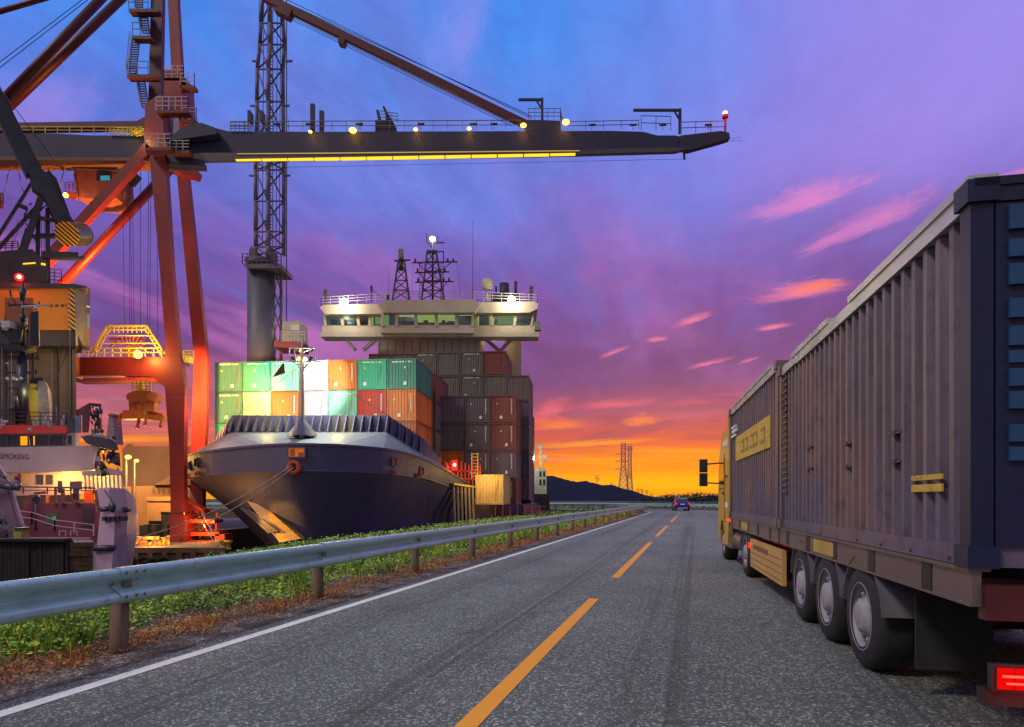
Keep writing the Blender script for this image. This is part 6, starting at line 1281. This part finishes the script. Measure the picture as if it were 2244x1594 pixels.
mb = MB(); mb.bb((.72, .1, .72), (.86, 11.4, 1.02)); mb.bb((1.44, .1, .72), (1.58, 11.4, 1.02))
for k in range(12): mb.bb((.1, .35+k*.98, .86), (2.2, .47+k*.98, 1.0))
Tk('chassis', mb, M_chs)
for y0, y1 in ((0, 5.62), (5.76, 11.25)):
    mb = MB(); mb.bb((0, y0, .885), (.05, y1, 1.075)); mb.bb((-.02, y0, 1.075), (.10, y1, 1.095)); mb.bb((-.012, y0, .87), (.09, y1, .887)); mb.bb((W2-.05, y0, .885), (W2, y1, 1.075)); o_ = Tk('side_rail', mb, M_sr)
    for k in range(5): p = MB(); yy = y0+.55+k*1.12; p.bb((-.006, yy, .888), (.052, yy+.16, 1.072)); q_ = Tk('rail_gap', p, M_chs); q_.parent = o_
    p = MB(); p.bb((-.008, y0+2.9, .91), (.0, y0+3.7, 1.05)); p = Tk('reflector_strip', p, mat('amber_strip', (.55, .38, .08), .4)); p.parent = o_
M_tc = mat('truck_container_grey', (.30, .21, .20), .5, .1, var=.25, scale=.9, col2=(.12, .09, .12), thr=(.46, .66), stretch=(1, 1, .3), bump=.12, bscale=7); 
def tcm():
    m = bpy.data.materials.new('truck_container_grey'); m.use_nodes = True; n = NB(m.node_tree); bs = m.node_tree.nodes['Principled BSDF']
    t = n.n('ShaderNodeTexCoord'); mp = n.n('ShaderNodeMapping'); n.link(t.outputs['Object'], mp.inputs[0]); mp.inputs['Scale'].default_value = (1, 1, .06)
    st = n.noise(mp.outputs[0], 6.5, 6, .7); c = n.ramp(st, [(.25, (.070, .060, .09, 1)), (.5, (.125, .095, .12, 1)), (.75, (.23, .18, .20, 1))])
    big = n.noise(t.outputs['Object'], .55, 4, .6); c = n.mix(n.sm(big, .45, .65), c, n.ramp(st, [(.3, (.13, .075, .065, 1)), (.7, (.29, .19, .15, 1))]))
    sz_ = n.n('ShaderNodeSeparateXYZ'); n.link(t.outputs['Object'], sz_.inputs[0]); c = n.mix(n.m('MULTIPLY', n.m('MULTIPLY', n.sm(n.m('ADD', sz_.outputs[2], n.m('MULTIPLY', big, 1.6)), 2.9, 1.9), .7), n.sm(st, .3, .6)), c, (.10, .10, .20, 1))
    c = n.mix(n.m('MULTIPLY', n.sm(n.noise(t.outputs['Object'], 3.0, 8, .7), .50, .66), .75), c, (.085, .06, .07, 1))
    n.link(c, bs.inputs['Base Color']); bs.inputs['Roughness'].default_value = .48; bs.inputs['Metallic'].default_value = .1
    b = n.n('ShaderNodeBump'); b.inputs['Strength'].default_value = .25; b.inputs['Distance'].default_value = .02; n.link(n.noise(t.outputs['Object'], 7, 4, .5), b.inputs['Height']); n.link(b.outputs[0], bs.inputs['Normal']); return m
M_tc = tcm(); M_tr_ = mat('top_rail_alu', (.55, .55, .52), .35, .5, var=.2, scale=2); M_tdoor = mat('door_navy', (.010, .014, .055), .5, .1, var=.3, scale=2); M_tpan = mat('door_panel_blue', (.022, .075, .18), .42, .2, var=.25, scale=2, stretch=(.3, 1, 1)); M_ty = mat('panel_yellow', (.65, .45, .05), .5, var=.2, scale=4, stretch=(1, .4, 1), col2=(.25, .16, .06), thr=(.52, .68)); M_tdk = mat('container_groove', (.08, .06, .07), .6)
def tcont(y0, L, z1, label, first):
    t = thing('shipping_container', label, 'container', (2.69, 3.87, 0), 'containers carried by the truck'); t.rotation_euler = (0, 0, TA)
    z0 = 1.10; H_c = z1-z0
    b = MB(); n = int(L/.205); corr(b, (.02, y0+.08, z0+.12), (0, 1, 0), H_c-.24, n, (.07, 0, 0), L-.16); corr(b, (W2-.03, y0+.08, z0+.12), (0, 1, 0), H_c-.24, n, (-.045, 0, 0), L-.16)
    corr(b, (.06, y0+L-.05, z0+.12), (1, 0, 0), H_c-.24, 8, (0, -.04, 0), W2-.12); b.bb((.05, y0+.05, z0+.02), (W2-.05, y0+L-.05, z0+.1)); b.bb((.05, y0+.05, z1-.08), (W2-.05, y0+L-.05, z1-.03))
    if not first: corr(b, (.06, y0+.05, z0+.12), (1, 0, 0), H_c-.24, 8, (0, .04, 0), W2-.12)
    Tk('corrugated_body', b, M_tc, t)
    f = MB()
    for x_ in (.05, W2-.05):
        f.box((x_, y0+L-.06, z0+H_c/2), (.12, .13, H_c-.01))
        if not first: f.box((x_, y0+.06, z0+H_c/2), (.12, .13, H_c-.01))
        f.box((x_, y0+L/2, z0+.06), (.09, L-.27, .12))
    for yy in (y0+.06, y0+L-.06): f.box((W2/2, yy, z0+.06), (W2-.23, .1, .12)); f.box((W2/2, yy, z1-.07), (W2-.23, .1, .12))
    Tk('frame', f, M_tc, t)
    if first:
        for x_ in (.05, W2-.05): f = MB(); f.box((x_, y0+.06, z0+H_c/2), (.12, .13, H_c-.01)); Tk('corner_post', f, M_tdoor, t)
    f = MB()
    for x_ in (.045, W2-.045): f.box((x_, y0+L/2, z1-.055), (.10, L-.27, .11))
    segs = [(.0, .42), (.55, .86)] if first else [(.1, .9)]
    for a, c in segs: f.box((.06, y0+L*(a+c)/2, z1+.03), (.16, L*(c-a), .06))
    Tk('top_rail', f, M_tr_, t)
    for x_ in (.05, W2-.05):
        for yy in (y0+.06, y0+L-.06):
            for zz_ in (z0+.06, z1-.04): Tk('corner_casting', MB().box((x_, yy, zz_), (.17, .18, .13)), M_tdoor if first and yy < 1 else M_sr, t)
    return t
c1 = tcont(0.0, 5.62, 3.34, 'grey ribbed container at the rear of the truck with blue doors', True); c2 = tcont(5.76, 5.5, 3.48, 'grey ribbed container nearest the cab, with a yellow panel on its side', False)
# rear doors: navy frame with lighter blue slatted panels
z0, z1 = 1.1, 3.34; mb = MB(); mb.bb((.12, -.01, z0+.12), (W2-.12, .05, z1-.12)); dr = Tk('door', mb, M_tdoor, c1)
for s_ in (0, 1):
    xa = .18+s_*1.03; mb = MB()
    rows_z = [(1.72, 1.80), (1.83, 1.93), (2.02, 2.12), (2.15, 2.25), (2.29, 2.36), (2.39, 2.50), (2.55, 2.66), (2.74, 2.86), (2.90, 3.00), (3.06, 3.2)]
    for a, b in rows_z: mb.bb((xa, -.035, a), (xa+.88, -.012, b))
    o_ = Tk('door_slat', mb, M_tpan, dr)
for x_ in (.62, .98, 1.36, 1.75): mb = MB(); mb.tube((x_, -.06, z0+.05), (x_, -.06, z1-.05), .018); mb.bb((x_-.05, -.08, 1.5), (x_+.05, -.04, 1.56)); Tk('lock_rod', mb, M_tdoor, dr)
mb = MB(); mb.bb((.1, -.02, z1-.11), (W2-.1, .03, z1+.0)); mb.bb((0.0, -.03, z1-.02), (.55, .6, z1+.03)); Tk('door_header', mb, M_tdoor, c1)
# side markings
mb = MB(); mb.bb((.006, .42, 1.55), (.018, .92, 1.60)); mb.bb((.006, .42, 1.63), (.018, .92, 1.665)); Tk('marking', mb, M_ty, c1)
mb = MB()
for a, zz_ in ((1.15, 2.0), (1.15, 1.78), (2.4, 2.02), (2.4, 1.8), (3.9, 2.1), (3.9, 1.85)): mb.bb((.012, a, zz_), (.05, a+.24, zz_+.018)); mb.bb((.006, a+.1, zz_-.012), (.05, a+.15, zz_+.03))
Tk('tie_bracket', mb, M_tdk, c1)
mb = MB(); mb.bb((.004, 6.45, 2.30), (.018, 10.4, 2.80)); pnl = Tk('yellow_panel', mb, M_ty, c2); mb = MB(); random.seed(2)
for k, (a, w_) in enumerate(((9.6, .45), (9.0, .35), (8.4, .45), (7.9, .3), (7.3, .45))):
    mb.bb((-.003, a-w_, 2.42), (.003, a-w_+.09, 2.68)); mb.bb((-.003, a-w_+.09, 2.42), (.003, a, 2.47)); mb.bb((-.003, a-w_+.09, 2.62), (.003, a-.05, 2.67))
Tk('faded_lettering', mb, mat('faded_brown', (.36, .24, .06), .7), pnl); mb = MB(); mb.bb((-.015, 10.2, 2.93), (.03, 10.9, 3.0)); mb.bb((-.015, 10.35, 3.03), (.03, 10.95, 3.08)); mb.bb((-.015, 10.4, 2.84), (.03, 11.0, 2.89)); Tk('white_code', mb, M_mark, c2)
# ladder-like vent strip near the joint
mb = MB(); [mb.bb((-.004, 5.2, 1.6+k*.085), (.03, 5.45, 1.615+k*.085)) for k in range(20)]; Tk('code_column', mb, M_sr, c1)
# wheels: three trailer axles, drive axle, steer axle
def wheel_things(y_, r_, x0=.0, wd=.30, dual=True, guard=True):
    for side in (0, 1):
        xo = x0 if side == 0 else W2-x0; s = 1 if side == 0 else -1
        mb = MB(); cx_ = xo; ax = (s, 0, 0)
        mb.lathe((cx_, y_, r_), [(r_*.58, 0.0), (r_*.9, 0.0), (r_*.985, .045), (r_, .09), (r_, wd-.05), (r_*.97, wd), (r_*.58, wd)], 36, ax)
        if dual: mb.lathe((cx_+s*(wd+.04), y_, r_), [(r_*.58, 0.0), (r_*.95, 0.0), (r_, .05), (r_, wd-.05), (r_*.97, wd), (r_*.5, wd)], 30, ax)
        o_ = Tk('wheel', mb, M_tyre)
        mb = MB(); mb.lathe((cx_, y_, r_), [(r_*.66, .004), (r_*.64, -.006), (r_*.62, .02), (r_*.56, .07 if not dual else .13), (r_*.34, .05 if not dual else .1), (r_*.30, -.005), (r_*.22, -.02), (.001, -.02)], 30, ax)
        for k in range(10): a = k*math.pi/5; mb.tube((cx_+s*.07, y_+math.cos(a)*r_*.44, r_+math.sin(a)*r_*.44), (cx_+s*.03, y_+math.cos(a)*r_*.44, r_+math.sin(a)*r_*.44), .016, n=6)
        rm = Tk('rim', mb, M_rim); rm.parent = o_
        if guard:
            mb = MB(); pts = []
            for k in range(13): a = R(8+k*13.6); pts.append((y_+math.cos(a)*(r_+.075), r_+math.sin(a)*(r_+.06)))
            vs = [(cx_-s*.0, a, b) for a, b in pts]+[(cx_+s*.55, a, b) for a, b in pts]+[(cx_, y_+(a-y_)*1.05, r_+(b-r_)*1.05) for a, b in pts]+[(cx_+s*.55, y_+(a-y_)*1.05, r_+(b-r_)*1.05) for a, b in pts]
            mb.smooth = True; mb.add(vs, [(i, i+1, 14+i, 13+i) for i in range(12)]+[(26+i, 39+i, 40+i, 27+i) for i in range(12)]+[(i, 26+i, 27+i, i+1) for i in range(12)]); Tk('mudguard', mb, M_mud)
for y_ in (2.05, 3.22, 4.4): wheel_things(y_, .46, .0, .30, False)
wheel_things(9.15, .47, .02, .28, True); wheel_things(12.9, .47, .04, .30, False)
for y_ in (2.05, 3.22, 4.4, 9.15, 12.9): Tk('axle', MB().tube((.3, y_, .46), (2.0, y_, .46), .07), M_chs)
for x_ in (.5, 1.66): Tk('suspension_beam', MB().bb((x_, 1.4, .5), (x_+.14, 5.2, .72)), M_chs)
mb = MB(); mb.bb((.04, 2.50, .55), (.14, 2.76, .66)); mb.bb((.04, 3.66, .58), (.14, 3.95, .66)); Tk('side_reflector', mb, mat('amber_reflector', (.55, .08, .03), .3))
mb = MB(); mb.bb((.0, 5.5, .28), (.06, 8.35, .78)); bx = Tk('side_guard_box', mb, M_cbox); mb = MB(); [mb.bb((-.006, 5.55, .34+k*.1), (.0, 8.3, .35+k*.1)) for k in range(4)]; mb.bb((-.006, 6.6, .62), (0, 8.0, .70)); o_ = Tk('panel_groove', mb, mat('groove_brown', (.20, .11, .05), .6)); o_.parent = bx
mb = MB(); mb.bb((.06, 5.6, .35), (.7, 8.3, .76)); Tk('pallet_cage', mb, M_chs); mb = MB(); random.seed(8)
for k in range(24): yy = random.uniform(5.2, 8.6); mb.bb((.25, yy, random.uniform(.6, .8)), (.45, yy+random.uniform(.05, .3), random.uniform(.82, .95)))
Tk('brake_gear', mb, M_rust_glow); mb = MB(); mb.tube((.28, 10.0, .58), (.28, 11.2, .58), .24, n=20); Tk('fuel_tank', mb, M_sr); mb = MB(); mb.bb((.05, 11.3, .4), (.35, 12.1, .95)); mb.bb((.02, 11.3, .38), (.3, 12.2, .44)); mb.bb((.02, 11.5, .66), (.3, 12.1, .70)); Tk('cab_step', mb, M_sr)
mb = MB(); mb.bb((.02, 8.52, .60), (.08, 8.72, .68)); Tk('side_marker_lamp', mb, G['redl']); mb = MB(); mb.bb((.0, 11.42, 1.0), (.03, 11.56, 1.03)); mb.bb((.0, 11.72, 1.0), (.03, 11.86, 1.03)); Tk('side_marker_lamp', mb, G['redl'])
# tail: cross beam, lamps, bumper
mb = MB(); mb.bb((.05, -.05, .80), (W2-.05, .04, 1.0)); Tk('rear_cross_beam', mb, mat('beam_red', (.06, .012, .012), .5, var=.3, scale=3)); mb = MB(); mb.bb((.05, -.02, .30), (W2-.05, .06, .40)); mb.bar((.6, .02, .4), (.7, .3, .8), .07); mb.bar((1.7, .02, .4), (1.6, .3, .8), .07); Tk('underrun_bumper', mb, M_chs)
M_tl = glow('tail_lens', 'e80808', 1.1)
for x_ in (.10, 1.75):
    mb = MB(); mb.bb((x_-.02, -.045, .39), (x_+.47, -.0, .55)); hs__ = Tk('lamp_housing', mb, M_chs); mb = MB(); [mb.bb((x_+.01+k*.09, -.06, .41), (x_+.09+k*.09, -.04, .53)) for k in range(5)]; o_ = Tk('tail_lamp', mb, M_tl); mb = MB(); mb.bb((x_+.03, -.068, .48), (x_+.40, -.06, .492)); mb.bb((x_+.05, -.068, .44), (x_+.43, -.06, .45)); q_ = Tk('lamp_filament', mb, glow('filament_red', 'ff5040', 2.2)); q_.parent = o_
lr = lamp('tail_light', (0, 0, 0), 4, (1, .03, .02), .1); lr.parent = TR; lr.location = (.35, -.30, .42)
# mudflaps and plate board at the tail
for x_ in (.12, 1.62): mb = MB(); mb.bb((x_, 1.15, .22), (x_+.52, 1.17, .78)); Tk('mudflap', mb, M_tyre)
mb = MB(); mb.bb((.95, -.07, .44), (1.45, -.05, .55)); Tk('number_plate', mb, M_mark)
mb = MB()
for k in range(9): mb.tube((-.004, .3+k*.62, 1.13), (.0, .3+k*.62, 1.13), .012, n=6)
Tk('rivet_row', mb, M_chs, c1)
# cab
cb = [(11.45, 1.02), (11.45, 3.05), (11.6, 3.18), (12.9, 3.14), (13.55, 2.55), (13.78, 1.75), (13.80, .62), (13.5, .40), (13.35, .42), (13.3, .72), (13.1, .96), (12.7, .96), (12.45, .72), (12.4, .42), (11.8, .42), (11.6, .9)]
mb = MB(); mb.poly([(.0, a, b) for a, b in cb], (W2, 0, 0)); cab_ = Tk('cab', mb, M_cabp)
mb = MB(); mb.poly([(.12, 11.5, 3.12), (.12, 11.55, 3.60), (.12, 11.9, 3.58), (.12, 13.0, 3.16)], (W2-.24, 0, 0)); mb.poly([(-.03, 11.3, 1.1), (-.03, 11.3, 3.45), (-.03, 11.55, 3.45), (-.03, 11.5, 1.1)], (.05, 0, 0)); o_ = Tk('wind_deflector', mb, M_cabp); o_.parent = cab_
mb = MB(); mb.poly([(-.012, 12.45, 1.85), (-.012, 12.45, 2.5), (-.012, 13.2, 2.45), (-.012, 13.48, 1.9)], (.02, 0, 0)); o_ = Tk('side_window', mb, M_cgl); o_.parent = cab_
mb = MB(); mb.bb((-.01, 12.38, .95), (.0, 12.4, 2.6)); mb.bb((-.01, 12.4, 1.75), (0, 13.6, 1.77)); mb.bb((-.03, 12.5, 1.62), (0, 12.7, 1.67)); mb.bb((-.012, 11.55, 2.0), (0, 12.2, 2.06)); o_ = Tk('door_seam', mb, M_chs); o_.parent = cab_
mb = MB(); mb.bb((-.015, 11.6, 2.75), (0, 12.6, 2.9)); mb.bb((-.015, 11.6, 1.3), (0, 12.2, 1.42)); o_ = Tk('cab_stripe', mb, M_mark); o_.parent = cab_
mb = MB(); mb.bar((0, 13.35, 2.42), (-.38, 13.5, 2.40), .035); mb.bar((0, 13.4, 1.9), (-.38, 13.5, 1.92), .035); mr = Tk('mirror', mb, M_chs)
mb = MB(); mb.box((-.40, 13.5, 2.36), (.20, .10, .34)); mb.box((-.40, 13.5, 2.0), (.20, .10, .34)); o_ = Tk('mirror_housing', mb, M_chs); o_.parent = mr
mb = MB(); mb.box((-.40, 13.44, 2.36), (.17, .02, .30)); mb.box((-.40, 13.44, 2.0), (.17, .02, .30)); o_ = Tk('mirror_glass', mb, mat('mirror_glass', (.03, .03, .035), .08)); o_.parent = mr
mb = MB(); mb.tube((.2, 11.38, 1.0), (.2, 11.38, 3.3), .07, n=12); Tk('exhaust_pipe', mb, M_sr)
# ================================================================== car
CRo = Vector(((1496-CX)/F*83, 83, 0)); car = thing('parked_car' if False else 'hatchback_car', 'small dark blue hatchback seen from behind on the bend', 'car', CRo)
ORG[car.name] = Vector(); car.rotation_euler = (0, 0, R(-6)); M_cb = mat('car_blue', (.010, .022, .30), .25, .2, var=.08, spec=.7)
car.scale = (1.0, 1.0, 1.0)
def Ck(name, mb, m_, par=car): o = mb.build(name, m_, None); o.parent = par; return o
mb = MB(); hw = .90
prof_ = [(0, .42, .86), (-.02, .75, .90), (.02, 1.0, .88), (.30, 1.52, .66), (.55, 1.60, .66), (1.9, 1.62, .66), (2.7, 1.12, .82), (3.7, .95, .80), (3.9, .55, .80), (3.85, .30, .80), (.05, .30, .84)]
n_ = len(prof_); mb.add([(-w_, a, b) for a, b, w_ in prof_]+[(w_, a, b) for a, b, w_ in prof_], [tuple(range(n_)), tuple(range(n_, 2*n_))[::-1]]+[(i, (i+1) % n_, n_+(i+1) % n_, n_+i) for i in range(n_)]); bd_ = Ck('body', mb, M_cb)
mb = MB(); mb.poly([(-.68, .055, 1.06), (.68, .055, 1.06), (.56, .265, 1.46), (-.56, .265, 1.46)], (0, -.02, .005)); Ck('rear_window', mb, M_cgl)
for s in (-1, 1):
    mb = MB(); mb.poly([(s*.92, -.02, .78), (s*.66, -.05, .80), (s*.70, -.03, 1.05), (s*.86, .03, 1.08)], (0, .08, 0)); o_ = Ck('tail_lamp', mb, mat('tail_glass', (.5, .01, .01), .3, emit=('ff1010', .8)))
    mb = MB(); mb.poly([(s*.83, .4, 1.06), (s*.68, .5, 1.5), (s*.68, 1.8, 1.5), (s*.83, 2.4, 1.1)], (s*.01, 0, 0)); Ck('side_window', mb, M_cgl)
    for y_ in (.72, 3.1): mb = MB(); mb.lathe((s*.88, y_, .32), [(.18, 0), (.31, 0), (.32, .04), (.32, .2), (.2, .22)], 20, (-s, 0, 0)); w_ = Ck('wheel', mb, M_tyre); mb = MB(); mb.lathe((s*.87, y_, .32), [(.19, 0), (.001, .02)], 16, (-s, 0, 0)); r_ = Ck('rim', mb, M_rim); r_.parent = w_
    mb = MB(); mb.box((s*.95, 2.3, 1.1), (.14, .1, .12)); Ck('wing_mirror', mb, M_cb)
mb = MB(); mb.bb((-.84, -.07, .40), (.84, .02, .62)); Ck('bumper', mb, M_cb); mb = MB(); mb.bb((-.28, -.05, .78), (.28, -.01, .90)); Ck('number_plate', mb, M_mark); mb = MB(); mb.bb((-.6, -.085, .32), (.6, -.02, .41)); Ck('diffuser', mb, mat('bumper_silver', (.5, .5, .52), .4)); mb = MB(); mb.poly([(-.58, .25, 1.52), (.58, .25, 1.52), (.6, .45, 1.62), (-.6, .45, 1.62)], (0, 0, .03)); Ck('spoiler', mb, mat('roof_pale', (.2, .25, .4), .3))
for o in list(bpy.data.objects):
    if o.type == 'MESH' and o.data.users == 0: pass
